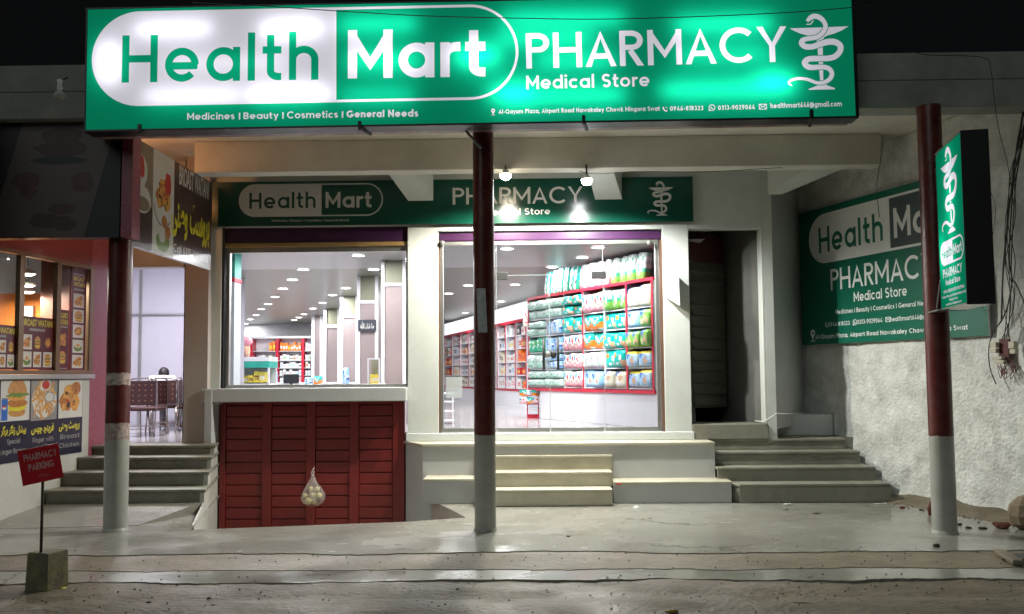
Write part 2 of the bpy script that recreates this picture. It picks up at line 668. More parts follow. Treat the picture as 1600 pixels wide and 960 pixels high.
class Art:
    def __init__(s, O, u, v, W, H, base=0, poly=None):
        s.O, s.u, s.v, s.W, s.H = V(O), V(u).normalized(), V(v).normalized(), W, H
        s.n = s.u.cross(s.v)
        s.p = [([V((0, 0)), V((W, 0)), V((W, H)), V((0, H))] if poly is None else [V(q) for q in poly], base)]

    def px(s, x, y):
        q = atp(x, y, s.O, s.n) - s.O
        return V((q.dot(s.u), q.dot(s.v)))

    def add(s, poly, m):
        s.p.append(([V(q) for q in poly], m))

    def addpx(s, poly, m):
        s.add([s.px(*q) for q in poly], m)

    def rect(s, x0, y0, x1, y1, m):
        s.add([(x0, y0), (x1, y0), (x1, y1), (x0, y1)], m)

    def disc(s, c, r, m, n=20, ry=None):
        ry = ry or r
        s.add([(c[0] + r * math.cos(2 * math.pi * i / n), c[1] + ry * math.sin(2 * math.pi * i / n)) for i in range(n)], m)

    def strip(s, pts, w, m):
        for q in ribbon(pts, w):
            s.p.append((q, m))

    def text(s, t, p0, p1, cap, m, w=.15, gap=.13, seg=20):
        """stroke text from baseline point p0 to p1 (local), cap height"""
        global SEG
        SEG = seg
        h = w / 2
        gl = [glyph(ch, h) for ch in t]
        gap = gap + 0.0
        tot = sum(g[0] for g in gl) + gap * (len(gl) - 1)
        p0, p1 = V(p0), V(p1)
        d = (p1 - p0)
        sx = d.length / tot
        d.normalize()
        up = V((-d.y, d.x))
        x = 0
        for ch, (wd, st) in zip(t, gl):
            diag = ch in 'AVWMNKRYvwxkyz'
            top_ = .72 if ch in 'vwxyz' else (1.02 if ch == 'k' else 1)
            bot_ = -.27 if ch == 'y' else 0
            for pl in st:
                pl = [(a, b) for a, b in pl]
                if diag:
                    for e0, e1 in ((0, 1), (-1, -2)):
                        (ax, ay), (bx, by) = pl[e0], pl[e1]
                        if abs(ax - bx) > .01 and abs(ay - by) > .15 and min(abs(ay - top_), abs(ay - bot_)) < 1e-5:
                            ln = math.hypot(ax - bx, ay - by)
                            pl[e0] = (ax + (ax - bx) / ln * h, ay + (ay - by) / ln * h)
                for q in ribbon(pl, w):
                    if diag:
                        q = clipy(clipy(q, bot_, 1), top_, -1)
                        if len(q) < 3:
                            continue
                    s.p.append(([p0 + d * ((x + a.x) * sx) + up * (a.y * cap) for a in q], m))
            x += wd + gap

    def textpx(s, t, a, b, ctop, m, w=.15, gap=.13, seg=20):
        """a, b = photo points of the baseline ends, ctop = photo row of the cap top at a"""
        p0, p1 = s.px(*a), s.px(*b)
        s.text(t, p0, p1, (s.px(a[0], ctop) - p0).length, m, w, gap, seg)

    def font(s, t, box, m, bold=0.0, slope=None):
        """built-in font text fitted to local box x0,y0,x1,y1"""
        tr = font_tris(t, bold)
        if not tr:
            return
        xs = [q.x for f in tr for q in f]
        ys = [q.y for f in tr for q in f]
        a, b, c, d = min(xs), max(xs), min(ys), max(ys)
        x0, y0, x1, y1 = box
        for f in tr:
            s.p.append(([V((x0 + (q.x - a) / (b - a) * (x1 - x0), y0 + (q.y - c) / (d - c) * (y1 - y0))) for q in f], m))

    def capsule(s, x0, y0, x1, y1, xm, mw, mg, t, seg=26):
        r = (y1 - y0) / 2
        yc = (y0 + y1) / 2
        al = [(x0 + r + r * math.cos(R(a)), yc + r * math.sin(R(a))) for a in [90 + 180 * i / seg for i in range(seg + 1)]]
        ar = [(x1 - r + r * math.cos(R(a)), yc + r * math.sin(R(a))) for a in [-90 + 180 * i / seg for i in range(seg + 1)]]
        s.add(al + ar, mw)
        r2 = r - t
        ar2 = [(x1 - r + r2 * math.cos(R(a)), yc + r2 * math.sin(R(a))) for a in [-90 + 180 * i / seg for i in range(seg + 1)]]
        s.add([(xm, yc + r2), (xm, yc - r2)] + ar2, mg)

    def hygieia(s, x0, y0, x1, y1, mw, mg, k=5):
        """cup and snake emblem fitted to local box"""
        def T(x, y):
            return V((x0 + (x - 28) / 54 * (x1 - x0), y1 - (y - 6) / 69 * (y1 - y0)))
        sc = (y1 - y0) / 69
        bowl = [(32, 18.6), (36, 21), (41, 23.5), (48, 25.6), (54, 26.4), (55.5, 29), (54, 31.5), (59.5, 30.5), (61, 27.2), (64, 25.6), (69, 24.3), (76, 21.5), (82, 17.8), (60, 18.3)]
        s.add([T(*q) for q in bowl], mw)
        s.add([T(*q) for q in [(55, 34), (59.6, 34), (59, 67), (56.4, 67)]], mw)
        s.add([T(*q) for q in [(57, 67.5), (60, 67.5), (62, 70.5), (68.5, 73.2), (68.5, 74.3), (46.5, 74.3), (46.5, 73.5), (53, 71), (56.5, 69)]], mw)
        c = crom(SNAKE, k)
        P = [T(a, b) for a, b, _ in c]
        W = [q[2] * sc for q in c]
        for q in ribbon(P, [x + 1.3 * sc for x in W]): s.p.append((q, mg))
        for q in ribbon(P, W): s.p.append((q, mw))
        s.strip([T(46.5, 15.3), T(50, 15.2), T(52.5, 12)], .9 * sc, mw)

    def pin(s, c, r, m, mb):
        s.disc((c[0], c[1] + r * .5), r * .62, m, 14)
        s.add([(c[0] - r * .55, c[1] + r * .25), (c[0], c[1] - r * .75), (c[0] + r * .55, c[1] + r * .25)], m)
        s.disc((c[0], c[1] + r * .5), r * .27, mb, 10)
        s.rect(c[0] - r * .6, c[1] - r * 1.0, c[0] + r * .6, c[1] - r * .82, m)

    def phone(s, c, r, m):
        s.strip([(c[0] - r * .6, c[1] + r * .7), (c[0] - r * .55, c[1]), (c[0] - r * .1, c[1] - r * .55), (c[0] + r * .6, c[1] - r * .7)], r * .42, m)
        s.strip([(c[0] + r * .05 + r * .55 * math.cos(R(a)), c[1] + r * .05 + r * .55 * math.sin(R(a))) for a in (0, 30, 60, 90)], r * .16, m)

    def chat(s, c, r, m):
        s.strip([(c[0] + r * .85 * math.cos(R(a)), c[1] + r * .85 * math.sin(R(a))) for a in range(0, 361, 24)], r * .2, m)
        s.add([(c[0] - r, c[1] - r), (c[0] - r * .9, c[1] - r * .4), (c[0] - r * .4, c[1] - r * .85)], m)
        s.strip([(c[0] - r * .35, c[1] + r * .35), (c[0] - r * .25, c[1] - r * .1), (c[0] + r * .4, c[1] - r * .4)], r * .26, m)

    def mail(s, c, r, m):
        a, b = r, r * .7
        s.strip([(c[0] - a, c[1] - b), (c[0] + a, c[1] - b), (c[0] + a, c[1] + b), (c[0] - a, c[1] + b), (c[0] - a, c[1] - b)], r * .2, m)
        s.strip([(c[0] - a, c[1] + b), (c[0], c[1] - b * .1), (c[0] + a, c[1] + b)], r * .2, m)
        s.strip([(c[0] - a, c[1] - b), (c[0] - a * .3, c[1])], r * .15, m)
        s.strip([(c[0] + a, c[1] - b), (c[0] + a * .3, c[1])], r * .15, m)

    def mesh(s):
        vs, fs, idx, pr = [], [], {}, []

        def put(pts, m):
            f = []
            for q in pts:
                k = (round(q.x, 5), round(q.y, 5))
                if k not in idx:
                    idx[k] = len(vs)
                    vs.append(V(k))
                i = idx[k]
                if not f or f[-1] != i:
                    f.append(i)
            if len(f) > 1 and f[0] == f[-1]:
                f.pop()
            if len(f) < 3:
                return
            ar = sum(vs[f[i]].x * vs[f[(i + 1) % len(f)]].y - vs[f[(i + 1) % len(f)]].x * vs[f[i]].y for i in range(len(f)))
            if abs(ar) < 2e-9:
                return
            fs.append(f if ar > 0 else f[::-1])
            pr.append(m)
        for poly, m in s.p:
            if len(poly) == 4 and fs:
                put([poly[0], poly[1], poly[2]], m)
                put([poly[0], poly[2], poly[3]], m)
            else:
                put(poly, m)
        V2, _, F2, _, _, OF = delaunay_2d_cdt(vs, [], fs, 0, 1e-6, True)

        def inside(x, y, f):
            c = False
            n = len(f)
            for i in range(n):
                a, b = vs[f[i]], vs[f[i - 1]]
                if (a.y > y) != (b.y > y) and x < (b.x - a.x) * (y - a.y) / (b.y - a.y) + a.x:
                    c = not c
            return c
        pts = [s.O + s.u * q.x + s.v * q.y for q in V2]
        of, om = [], []
        for f, src in zip(F2, OF):
            a = [V2[i] for i in f]
            ar = sum(a[i].x * a[(i + 1) % len(a)].y - a[(i + 1) % len(a)].x * a[i].y for i in range(len(a)))
            if abs(ar) < 1e-9:
                continue
            cx, cy = sum(q.x for q in a) / len(a), sum(q.y for q in a) / len(a)
            if not inside(cx, cy, fs[0]):
                continue
            best = 0
            for k in sorted(src, reverse=True):
                if inside(cx, cy, fs[k]):
                    best = k
                    break
            of.append(list(f) if ar > 0 else list(f)[::-1])
            om.append(pr[best])
        return pts, of, om

    def build(s, name, mats, parent=None, back=0, backmat=None, **kw):
        pts, of, om = s.mesh()
        mb = MB()
        mb.add(pts, of)
        mb.m = om
        if back:
            k = len(mats)
            poly = s.p[0][0]
            n = len(poly)
            fr = [s.O + s.u * q.x + s.v * q.y for q in poly]
            bk = [q - s.n * back for q in fr]
            mb.add(fr + bk, [(i, n + i, n + (i + 1) % n, (i + 1) % n) for i in range(n)] + [tuple(range(n, 2 * n))[::-1]], k)
            mats = list(mats) + [backmat or mats[0]]
        return mb.build(name, mats, parent, fix=False, **kw)


def X(px, Y, py=500):
    return at(px, py, Y).x


def Z(py, Y, px=800):
    return at(px, py, Y).z


# faint, very soft light of the street behind the camera (no disc, night)
sun = bpy.data.lights.new('street_glow', 'SUN')
sun.energy = .45
sun.angle = R(40)
sun.color = (.85, .95, .92)
so = bpy.data.objects.new('street_glow', sun)
C.objects.link(so)
so.rotation_euler = (R(56), 0, R(-30))

# ---------------------------------------------------------------- materials of the place
M = {}
M['white'] = mat('white_emulsion', (.60, .63, .60), .5, var=.05, scale=2.5, bump=.002, bscale=60, stain=(.48, .48, .44), stain_amt=.35, stain_scale=2.2)
M['ceil'] = mat('ceiling_paint', (.74, .72, .65), .7, var=.08, scale=1.5, bump=.003, bscale=25, stain=(.35, .33, .29), stain_amt=.4)
M['beige'] = mat('beige_pier_paint', (.42, .37, .34), .55, var=.05, scale=2, bump=.002)
M['grey'] = mat('grey_wall_paint', (.46, .47, .47), .6, var=.06, scale=2, bump=.002)
M['fascia'] = mat('weathered_fascia', (.27, .28, .25), .85, var=.2, scale=1.6, bump=.006, bscale=14, stain=(.13, .13, .10), stain_amt=.7)
M['step'] = mat('cement_steps', (.25, .245, .20), .55, cracks=1.1, var=.16, scale=3, bump=.004, bscale=40, stain=(.13, .12, .09), stain_amt=.6, rvar=.12)
M['terrazzo'] = mat('pale_terrazzo', (.50, .48, .38), .42, var=.1, scale=4, bump=.002, bscale=70, stain=(.30, .26, .17), stain_amt=.5, rvar=.1)
M['marble'] = mat('marble_threshold', (.66, .69, .68), .25, var=.06, scale=3, stain=(.4, .42, .4), stain_amt=.3)
M['plaza'] = mat('polished_cement', (.265, .262, .23), .22, cracks=.8, var=.14, scale=1.3, bump=.0035, bscale=9, stain=(.22, .20, .16), stain_amt=.7, stain_scale=.9, rvar=.13, stretch=(.8, 1.1, 1))
M['screed'] = mat('rough_screed', (.20, .165, .115), .6, cracks=1.6, var=.25, scale=5, bump=.012, bscale=18, stain=(.10, .085, .06), stain_amt=.8, rvar=.15, stretch=(.8, 1.1, 1))
M['dirt'] = mat('road_dirt', (.15, .122, .082), .62, var=.4, scale=5, bump=.014, bscale=22, stain=(.12, .10, .07), stain_amt=.8, stain_scale=1.6, rvar=.2, stretch=(.8, 1.15, 1))
M['rough'] = mat('whitewashed_rough_plaster', (.70, .71, .68), .9, var=.14, scale=6, bump=.026, bscale=24, stain=(.30, .30, .26), stain_amt=.7, stain_scale=2.6)
M['maroon'] = mat('maroon_gloss_paint', (.085, .014, .012), .32, var=.25, scale=3, bump=.003, bscale=14, rvar=.12, stain=(.20, .09, .075), stain_amt=.35, stain_scale=7)
M['colgrey'] = mat('grey_gloss_paint', (.36, .37, .34), .38, var=.12, scale=3, bump=.002, bscale=20, stain=(.2, .17, .12), stain_amt=.5, rvar=.08)
M['patch'] = mat('scraped_paint', (.40, .34, .31), .6, var=.5, scale=22, bump=.003, stain=(.2, .08, .06), stain_amt=.9, stain_scale=14)
M['redshut'] = mat('red_shutter_paint', (.205, .018, .016), .42, var=.12, scale=2, bump=.001, rvar=.06, stain=(.13, .02, .02), stain_amt=.4)
M['steel'] = mat('brushed_aluminium', (.55, .55, .52), .32, metal=.85, var=.08)
M['dsteel'] = mat('dark_steel', (.012, .012, .013), .5)
M['black'] = mat('black_sheet', (.012, .011, .013), .4, var=.2)
M['purple'] = mat('purple_shutter_box', (.055, .018, .062), .3, var=.25, scale=2)
M['gold'] = mat('gold_shutter_bar', (.42, .27, .11), .45, metal=.3, var=.15)
M['brown'] = mat('brown_frame', (.14, .075, .045), .45)
M['glass'] = glass('clear_glass')
M['olive'] = mat('olive_shutter_slats', (.06, .062, .045), .5, var=.15, stain=(.05, .05, .04), stain_amt=.5)
M['pinkstone'] = mat('pink_mosaic', (.27, .055, .085), .4, var=.35, scale=45, bump=.002, bscale=50, stain=(.36, .15, .18), stain_amt=.6, stain_scale=30)
M['redstone'] = mat('red_mosaic', (.19, .028, .027), .35, var=.35, scale=40, bump=.002, bscale=50, stain=(.18, .04, .04), stain_amt=.6, stain_scale=24)
M['offwhite'] = mat('offwhite_paint', (.52, .52, .48), .6, var=.07, scale=2, bump=.002, stain=(.35, .33, .27), stain_amt=.5)
M['int'] = mat('shop_laminate_white', (.72, .71, .76), .35, var=.03)
M['intgrey'] = mat('shop_wall_grey', (.42, .42, .44), .4, var=.05)
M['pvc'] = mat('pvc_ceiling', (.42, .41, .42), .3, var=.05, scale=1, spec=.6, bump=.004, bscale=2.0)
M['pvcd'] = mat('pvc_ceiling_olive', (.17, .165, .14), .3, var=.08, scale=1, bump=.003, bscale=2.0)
M['floor'] = mat('shop_floor_tile', (.45, .44, .45), .12, var=.05)
M['redtrim'] = mat('red_shelf_trim', (.48, .01, .035), .3, var=.05)
M['lens'] = emis('downlight_lens', (1, .98, 1), 16, sample=False)
M['litpanel'] = emis('lit_shelf_header', (.95, .95, 1), 1.25, sample=False)
M['bulb'] = emis('lit_bulb', (.97, .98, 1), 75)
M['rubber'] = mat('black_cable', (.015, .014, .014), .5)
M['wood'] = mat('brown_wood', (.12, .045, .03), .45, var=.2)

FY = 12.3
FB = 12.52           # back of facade
CZ = 4.86            # porch ceiling
FL = .87             # shop floor


# ---------------------------------------------------------------- ground
def ring(mb, outer, hole, z):
    """rectangle outer=(x0,x1,y0,y1) minus polygon hole, one sheet"""
    a = Art((0, 0, z), (1, 0, 0), (0, 1, 0), 1, 1, poly=[(outer[0], outer[2]), (outer[1], outer[2]), (outer[1], outer[3]), (outer[0], outer[3])])
    a.add(hole, 1)
    p, f, m = a.mesh()
    mb.add(p, [q for q, k in zip(f, m) if k == 0])


pit = [atz(298, 828, 0), atz(636, 815.5, 0), atz(728, 809, 0), atz(702, 795, 0), atz(672, 781, 0)]
gl_x = X(344, FY + .12)
gr_x = X(632, FY + .12)
PIT = [(pit[0].x, pit[0].y), (pit[1].x, pit[1].y), (pit[2].x, pit[2].y), (pit[3].x, pit[3].y), (pit[4].x, pit[4].y), (gr_x + .25, FY + .3), (gl_x, FY + .3)]
mb = MB()
ring(mb, (-60, 60, -30, 70), [(-4.5, 9.6), (.2, 9.6), (.2, 12.7), (-4.6, 12.7)], -.16)
mb.build('ground', M['dirt'], kind='structure', fix=False)

# uneven dirt road in the foreground
mb = MB()
nx, ny = 150, 60
vs = []
for j in range(ny + 1):
    y = 2.5 + (7.45 - 2.5) * j / ny
    for i in range(nx + 1):
        x = -9 + 18 * i / nx
        zz = -.028 + .016 * noise.noise(V((x * .5, y * 2.1, 1))) + .010 * noise.noise(V((x * 2.2, y * 5, 3))) + .006 * noise.noise(V((x * 7, y * 11, 5)))
        rut = math.exp(-((y - 6.35 - .05 * math.sin(x)) / .10) ** 2) * .02 + math.exp(-((y - 6.85 - .04 * math.sin(x * .7 + 1)) / .07) ** 2) * .02
        vs.append((x, y, zz - rut))
fs = [(j * (nx + 1) + i, j * (nx + 1) + i + 1, (j + 1) * (nx + 1) + i + 1, (j + 1) * (nx + 1) + i) for j in range(ny) for i in range(nx)]
mb.add(vs, fs, 0, True)
mb.build('road', M['dirt'], kind='structure', fix=False)


def wavy(y0, x0, x1, amp, seed, n=420):
    out = []
    for i in range(n + 1):
        x = x0 + (x1 - x0) * i / n
        y = y0 + amp * noise.noise(V((x * .8, seed, 0))) + amp * .35 * noise.noise(V((4 * x, seed, 0))) + .022 * noise.noise(V((13 * x, seed, 3))) + .012 * noise.noise(V((37 * x, seed, 5)))
        out.append((x, y))
    return out


def terrace(name, m, yf, yb, zt, zb, seed, holes=(), x0=-9.5, x1=6.6, amp=.05):
    fr = wavy(yf, x0, x1, amp, seed)
    poly = fr + [(x1, yb), (x0, yb)]
    a = Art((0, 0, zt), (1, 0, 0), (0, 1, 0), 1, 1, poly=poly)
    for h in holes:
        a.add(h, 1)
    p, f, mm = a.mesh()
    b = MB()
    b.add(p, [q for q, k in zip(f, mm) if k == 0])
    n = len(fr)
    rnd = [( x, y + .012, zt - .006) for x, y in fr]
    b.add([(x, y, zt) for x, y in fr] + [(x, y - .006, zb) for x, y in fr], [(i + 1, i, n + i, n + i + 1) for i in range(n - 1)])
    return b.build(name, m, kind='structure', fix=False)


terrace('plaza_floor', M['plaza'], 8.36, 13.2, 0, -.2, 1.3, [PIT], amp=.13)
terrace('rough_band', M['screed'], 7.70, 8.6, -.009, -.2, 4.1, amp=.12)
terrace('lower_step', M['plaza'], 7.30, 7.86, -.014, -.2, 7.7, amp=.11)

# sunken driveway in front of the red shutter
P = MB()
zb = -1.15
P.add([(PIT[0][0], PIT[0][1], -.02), (PIT[2][0], PIT[2][1] - .0, -.02), (PIT[2][0], FY + .3, zb), (PIT[0][0] - .6, FY + .3, zb)], [(0, 1, 2, 3)])
q = PIT[:5]
n = len(q)
P.add([(x, y, 0) for x, y in q[1:]] + [(x, y, -1.2) for x, y in q[1:]], [(i, i + 1, n - 1 + i + 1, n - 1 + i) for i in range(n - 2)], 1)
P.build('driveway_ramp', [M['plaza'], M['beige']], kind='structure', fix=False)

# ---------------------------------------------------------------- the pharmacy building
B = thing('pharmacy_building', 'white single storey shop building with glass front, red basement shutter and deep porch', 'building', (0, FY, 0))
xL, xW0, xW1, xD0, xD1, xO0, xO1, xR = [X(p, FY) for p in (325, 345, 637, 685, 1037, 1078, 1192, 1210)]
zWt = Z(354, FY, 490)
zWb = Z(606, FY, 490)
zDt = Z(360, FY, 860)
zDb = Z(690, FY, 860)
zOt = Z(357, FY, 1135)
zOb = Z(663, FY, 1135)
LZ = .76
m = MB()
m.box(xL, xW0, FY, FB, 1.30, CZ)
m.box(xW0, xW1, FY, FB, zWt, CZ)
m.box(xW1, xD0, FY, FB, LZ - .06, CZ)
m.box(xD0, xD1, FY, FB, zDt, CZ)
m.box(xD1, xO0, FY, FB, LZ - .06, CZ)
m.box(xO0, xO1, FY, FB, zOt, CZ)
m.box(xO1 + .031, xR, FY, FB, LZ - .05, CZ)
m.box(xO1, xO1 + .0305, FY, FB, zOb + .001, CZ)
m.build('front_wall', M['white'], B, bevel=.006)
# oblique grey return wall and rear wall piece at right
pr1, pr2 = V((xR + .002, FY + .01)), V((X(1254, 13.6), 13.6))
m = MB()
m.slab([(pr1.x, pr1.y), (pr2.x, pr2.y), (pr2.x - .05, pr2.y + .25), (pr1.x - .02, pr1.y + .21)], .9, CZ)
m.build('return_wall', M['grey'], B)
# marble step under the door
m = MB()
m.box(xW1 - .02, xO0 + .02, FY - .05, FY + .6, LZ, FL + .002)
m.build('threshold', M['marble'], B, bevel=.008)
# floor slab + porch ceiling
m = MB()
m.box(-9.5, 6.2, 9.605, 14.2, CZ, CZ + .16)
m.build('porch_ceiling', M['ceil'], B)
m = MB()
m.box(X(300, 11.4), X(1386, 11.4), 11.4, 11.66, Z(262, 11.4, 1000), CZ - .002)
m.build('cross_beam', M['ceil'], B, bevel=.01)
# roof edge beam above the columns, weathered upper band set back
m = MB()
m.box(-11, 9.5, 9.30, 9.6, Z(168, 9.30, 1450), CZ - .003)
m.build('roof_beam', M['fascia'], B, bevel=.012)
m = MB()
za = CZ + .162
m.slab([(-11, 9.31), (9.5, 9.31), (9.5, 9.6), (-11, 9.6)], CZ + .001, at(1450, 82, 9.31).z)
m.build('roof_fascia', M['fascia'], B, bevel=.012)
m = MB()
m.box(-11, 9.5, 9.61, 32, CZ + .165, CZ + .25)
m.build('roof', M['fascia'], B)


def bracket(fr, bk, yf, yb):
    """haunch from the cross beam down to the wall; fr/bk = (px0,px1,py)"""
    m = MB()
    zf = Z(fr[2], yf, (fr[0] + fr[1]) / 2)
    zb_ = Z(bk[2], yb, (bk[0] + bk[1]) / 2)
    xs = [X(fr[0], yf, fr[2]), X(fr[1], yf, fr[2]), X(bk[1], yb, bk[2]), X(bk[0], yb, bk[2])]
    m.slab([(xs[0], yf), (xs[1], yf), (xs[2], yb), (xs[3], yb)], [zf, zf, zb_, zb_], CZ - .004)
    return m.build('bracket', M['white'], B)


bracket((602, 640, 265), (638, 677, 314), 11.67, FY - .12)
bracket((918, 958, 266), (930, 972, 312), 11.67, FY - .12)
bracket((1262, 1325, 261), (1200, 1222, 304), 11.67, FY - .01)

# window with shutter box, bar, frame, glass and sill
W_ = MB()
W_.box(xW0 + .03, xW1, FY + .06, FY + .3, Z(378, FY, 490), zWt - .002)
W_.build('shutter_box', M['purple'], B, bevel=.02)
W_ = MB()
W_.box(xW0 + .03, xW1 - .005, FY + .04, FY + .12, Z(385, FY, 490), Z(378, FY, 490) - .002)
W_.build('shutter_bar', M['gold'], B, bevel=.01)
zg1, zg0 = Z(393, FY, 490), Z(601, FY, 490)
W_ = MB()
x0, x1 = xW0 + .045, xW1 - .004
W_.box(x0, x1, FY + .08, FY + .16, zg1, Z(385, FY, 490) - .003)
W_.box(x0, x1, FY + .08, FY + .16, zWb, zg0)
W_.box(x0, x0 + .05, FY + .08, FY + .16, zg0, zg1)
W_.box(x1 - .03, x1, FY + .08, FY + .16, zg0, zg1)
wf = W_.build('window_frame', M['steel'], B, bevel=.004)
W_ = MB()
W_.add([(x0 + .05, FY + .12, zg0), (x1 - .03, FY + .12, zg0), (x1 - .03, FY + .12, zg1), (x0 + .05, FY + .12, zg1)], [(0, 1, 2, 3)])
W_.build('pane', M['glass'], wf, fix=False)
W_ = MB()
W_.box(xL - .02, xW1 + .0, FY - .16, FY + .26, Z(628, FY - .16, 490), zWb - .004)
W_.build('window_sill', M['grey'], B, bevel=.01)
W_ = MB()
W_.box(xW0, xW0 + .035, FY + .02, FY + .2, zWb, zWt - .004)
W_.build('shutter_rail', M['dsteel'], B)

# shop door
D = MB()
D.box(xD0 + .005, xD1 - .005, FY + .05, FY + .3, Z(375, FY, 860), zDt - .002)
D.build('shutter_box', M['purple'], B, bevel=.02)
zt = Z(381, FY, 860)
D = MB()
D.box(xD0 + .02, xD1 - .05, FY + .06, FY + .14, zt, Z(375, FY, 860) - .003)
D.box(xD0 + .02, xD0 + .065, FY + .06, FY + .14, FL, zt)
D.box(xD1 - .10, xD1 - .05, FY + .06, FY + .14, FL, zt)
D.build('door_frame', M['steel'], B, bevel=.004)
D = MB()
D.box(xD0 + .001, xD0 + .02, FY + .03, FY + .2, FL, zDt - .15)
D.build('shutter_rail', M['brown'], B)
D = MB()
D.box(xD1 - .03, xD1 - .001, FY + .03, FY + .2, FL, zDt - .15)
D.build('shutter_rail', M['brown'], B)
zh = Z(430, FY + .1, 860)
zr = Z(668, FY + .1, 860)
GY = FY + .1


def pane(px0, px1, za_, zb_, y=GY, name='pane', parent=B):
    a, b = X(px0, y), X(px1, y)
    q = MB()
    q.add([(a, y, za_), (b, y, za_), (b, y, zb_), (a, y, zb_)], [(0, 1, 2, 3)])
    return q.build(name, M['glass'], parent, fix=False)


M['edge'] = mat('glass_edge', (.30, .38, .36), .2, var=.05)


def edge(px, za_, zb_, y=GY - .004, wd=.0045, parent=B):
    q = MB()
    a = X(px, y)
    q.box(a - wd / 2, a + wd / 2, y - .004, y + .004, za_, zb_)
    return q.build('glass_edge', M['edge'], parent)


pane(691, 775.5, zr, zt)
pane(943.2, 1029, zr, zt)
pane(776, 858, zh + .006, zt)
pane(858.6, 942.5, zh + .006, zt)
edge(942.9, zr, zt)
edge(775.8, zr, zt)
q = MB()
q.box(X(776, GY), X(942.5, GY), GY - .005, GY + .002, zh - .001, zh + .003)
q.build('glass_edge', M['edge'], B)
q = MB()
for a, b in ((690, 775), (776, 857.5), (859, 942), (943.5, 1030)):
    q.box(X(a, GY), X(b, GY), GY - .02, GY + .02, FL + .003, zr - .002)
q.build('bottom_rail', M['steel'], B, bevel=.003)
for a, b, hx, pxh in ((776.5, 857.6, 777, (846.5, 851)), (859, 942, 925, (869, 873.5))):
    dl = pane(a, b, zr, zh - .006, name='door_leaf')
    edge(857.9 if a < 800 else 858.7, zr, zh - .006, wd=.004, parent=dl)
    q = MB()
    q.box(X(hx, GY), X(hx + 17 if a < 800 else 948, GY), GY - .025, GY + .02, Z(437, GY, 860), Z(425, GY, 860))
    q.build('hinge', M['dsteel'], dl, bevel=.003)
    q = MB()
    hxm = X(sum(pxh) / 2, GY)
    q.tube([(hxm, GY - .06, Z(578, GY, 860)), (hxm, GY - .06, Z(528, GY, 860))], .018, 10)
    for zz in (Z(572, GY, 860), Z(534, GY, 860)):
        q.tube([(hxm, GY - .06, zz), (hxm, GY, zz)], .009, 8)
    q.build('handle', M['dsteel'], dl)
    q = MB()
    cx = X(855 if a < 800 else 864, GY)
    cz = Z(554.5, GY, 860)
    q.lathe([(.001, -.012), (.045, -.012), (.052, 0), (.045, .012), (.001, .012)], (0, 0, 0), 18)
    q.v = [V((cx + p.x * (.9 if a < 800 else .9), GY - .012 + p.z * .6, cz + p.y * 1.05)) for p in q.v]
    q.build('lock', M['steel'] if a < 800 else M['dsteel'], dl)
for px_, py_ in ((691, 379), (1014, 378)):
    q = MB()
    c = at(px_, py_, FY - .02)
    q.tube([(c.x, FY + .04, c.z), (c.x, FY - .03, c.z - .01)], .035, 12)
    q.ball((c.x, FY - .03, c.z - .01), .036, 12)
    q.build('shutter_pin', M['steel'], B)

# basement shutter
G = thing('basement_shutter', 'dark red steel shutter doors of horizontal planks in the sunken driveway', 'garage door', (X(487, FY + .12), FY + .12, zb))
gy = FY + .12
ztop = Z(628, gy, 490)
x0, x1 = gl_x, gr_x
q = MB()
q.box(x0, x1, gy + .05, gy + .09, zb, ztop + .1)
q.build('backing', M['redshut'], G)
cols = [X(p, gy) for p in (346, 355, 412, 426, 480, 494, 547, 561, 614, 632)]
stiles = [(0, 1), (2, 3), (4, 5), (6, 7), (8, 9)]
for k, (a, b) in enumerate(stiles):
    q = MB()
    q.box(cols[a], cols[b], gy - .012, gy + .048, zb, ztop + .08)
    q.build('stile', M['redshut'], G, bevel=.004)
sp = 17.6 * (gy / 1350)
for a, b in ((1, 2), (3, 4), (5, 6), (7, 8)):
    q = MB()
    zz = zb
    while zz < ztop + .05:
        q.box(cols[a] + .004, cols[b] - .004, gy + .008, gy + .048, zz + .008, zz + sp - .008)
        zz += sp
    q.build('plank_panel', M['redshut'], G, bevel=.007)

# piers beside the shutter, stair side wall, dining entrance pier
m = MB()
m.box(X(288, FY - .12), X(325.5, FY - .12), FY - .12, FB + .1, LZ, CZ - .002)
m.build('entrance_pier', M['beige'], B, bevel=.006)
m = MB()
m.box(X(321, FY - .17), gl_x, FY - .17, FY + .2, LZ - .02, Z(610, FY - .17, 330))
m.build('sill_pier', M['grey'], B, bevel=.006)


def lineX(y):
    """right-hand face of the left steps = left face of the driveway"""
    return gl_x - .005 + (PIT[0][0] - gl_x) * (FY + .12 - y) / (FY + .12 - PIT[0][1])


m = MB()
ys = [10.85, 11.2, 11.54, 11.88, FY + .1]
for k in range(4):
    ya_, yb_s = ys[k] + .035, ys[k + 1] + .034
    m.slab([(lineX(ya_) - .06, ya_), (lineX(ya_), ya_), (lineX(yb_s), yb_s), (lineX(yb_s) - .06, yb_s)], -1.2, (.25, .43, .59, LZ - .042)[k])
m.slab([(lineX(9.95) - .02, 9.95), (lineX(9.95), 9.95), (lineX(10.884), 10.884), (lineX(10.884) - .02, 10.884)], -1.2, [.001, .001, .125, .125])
m.build('stair_side_wall', M['offwhite'], B)

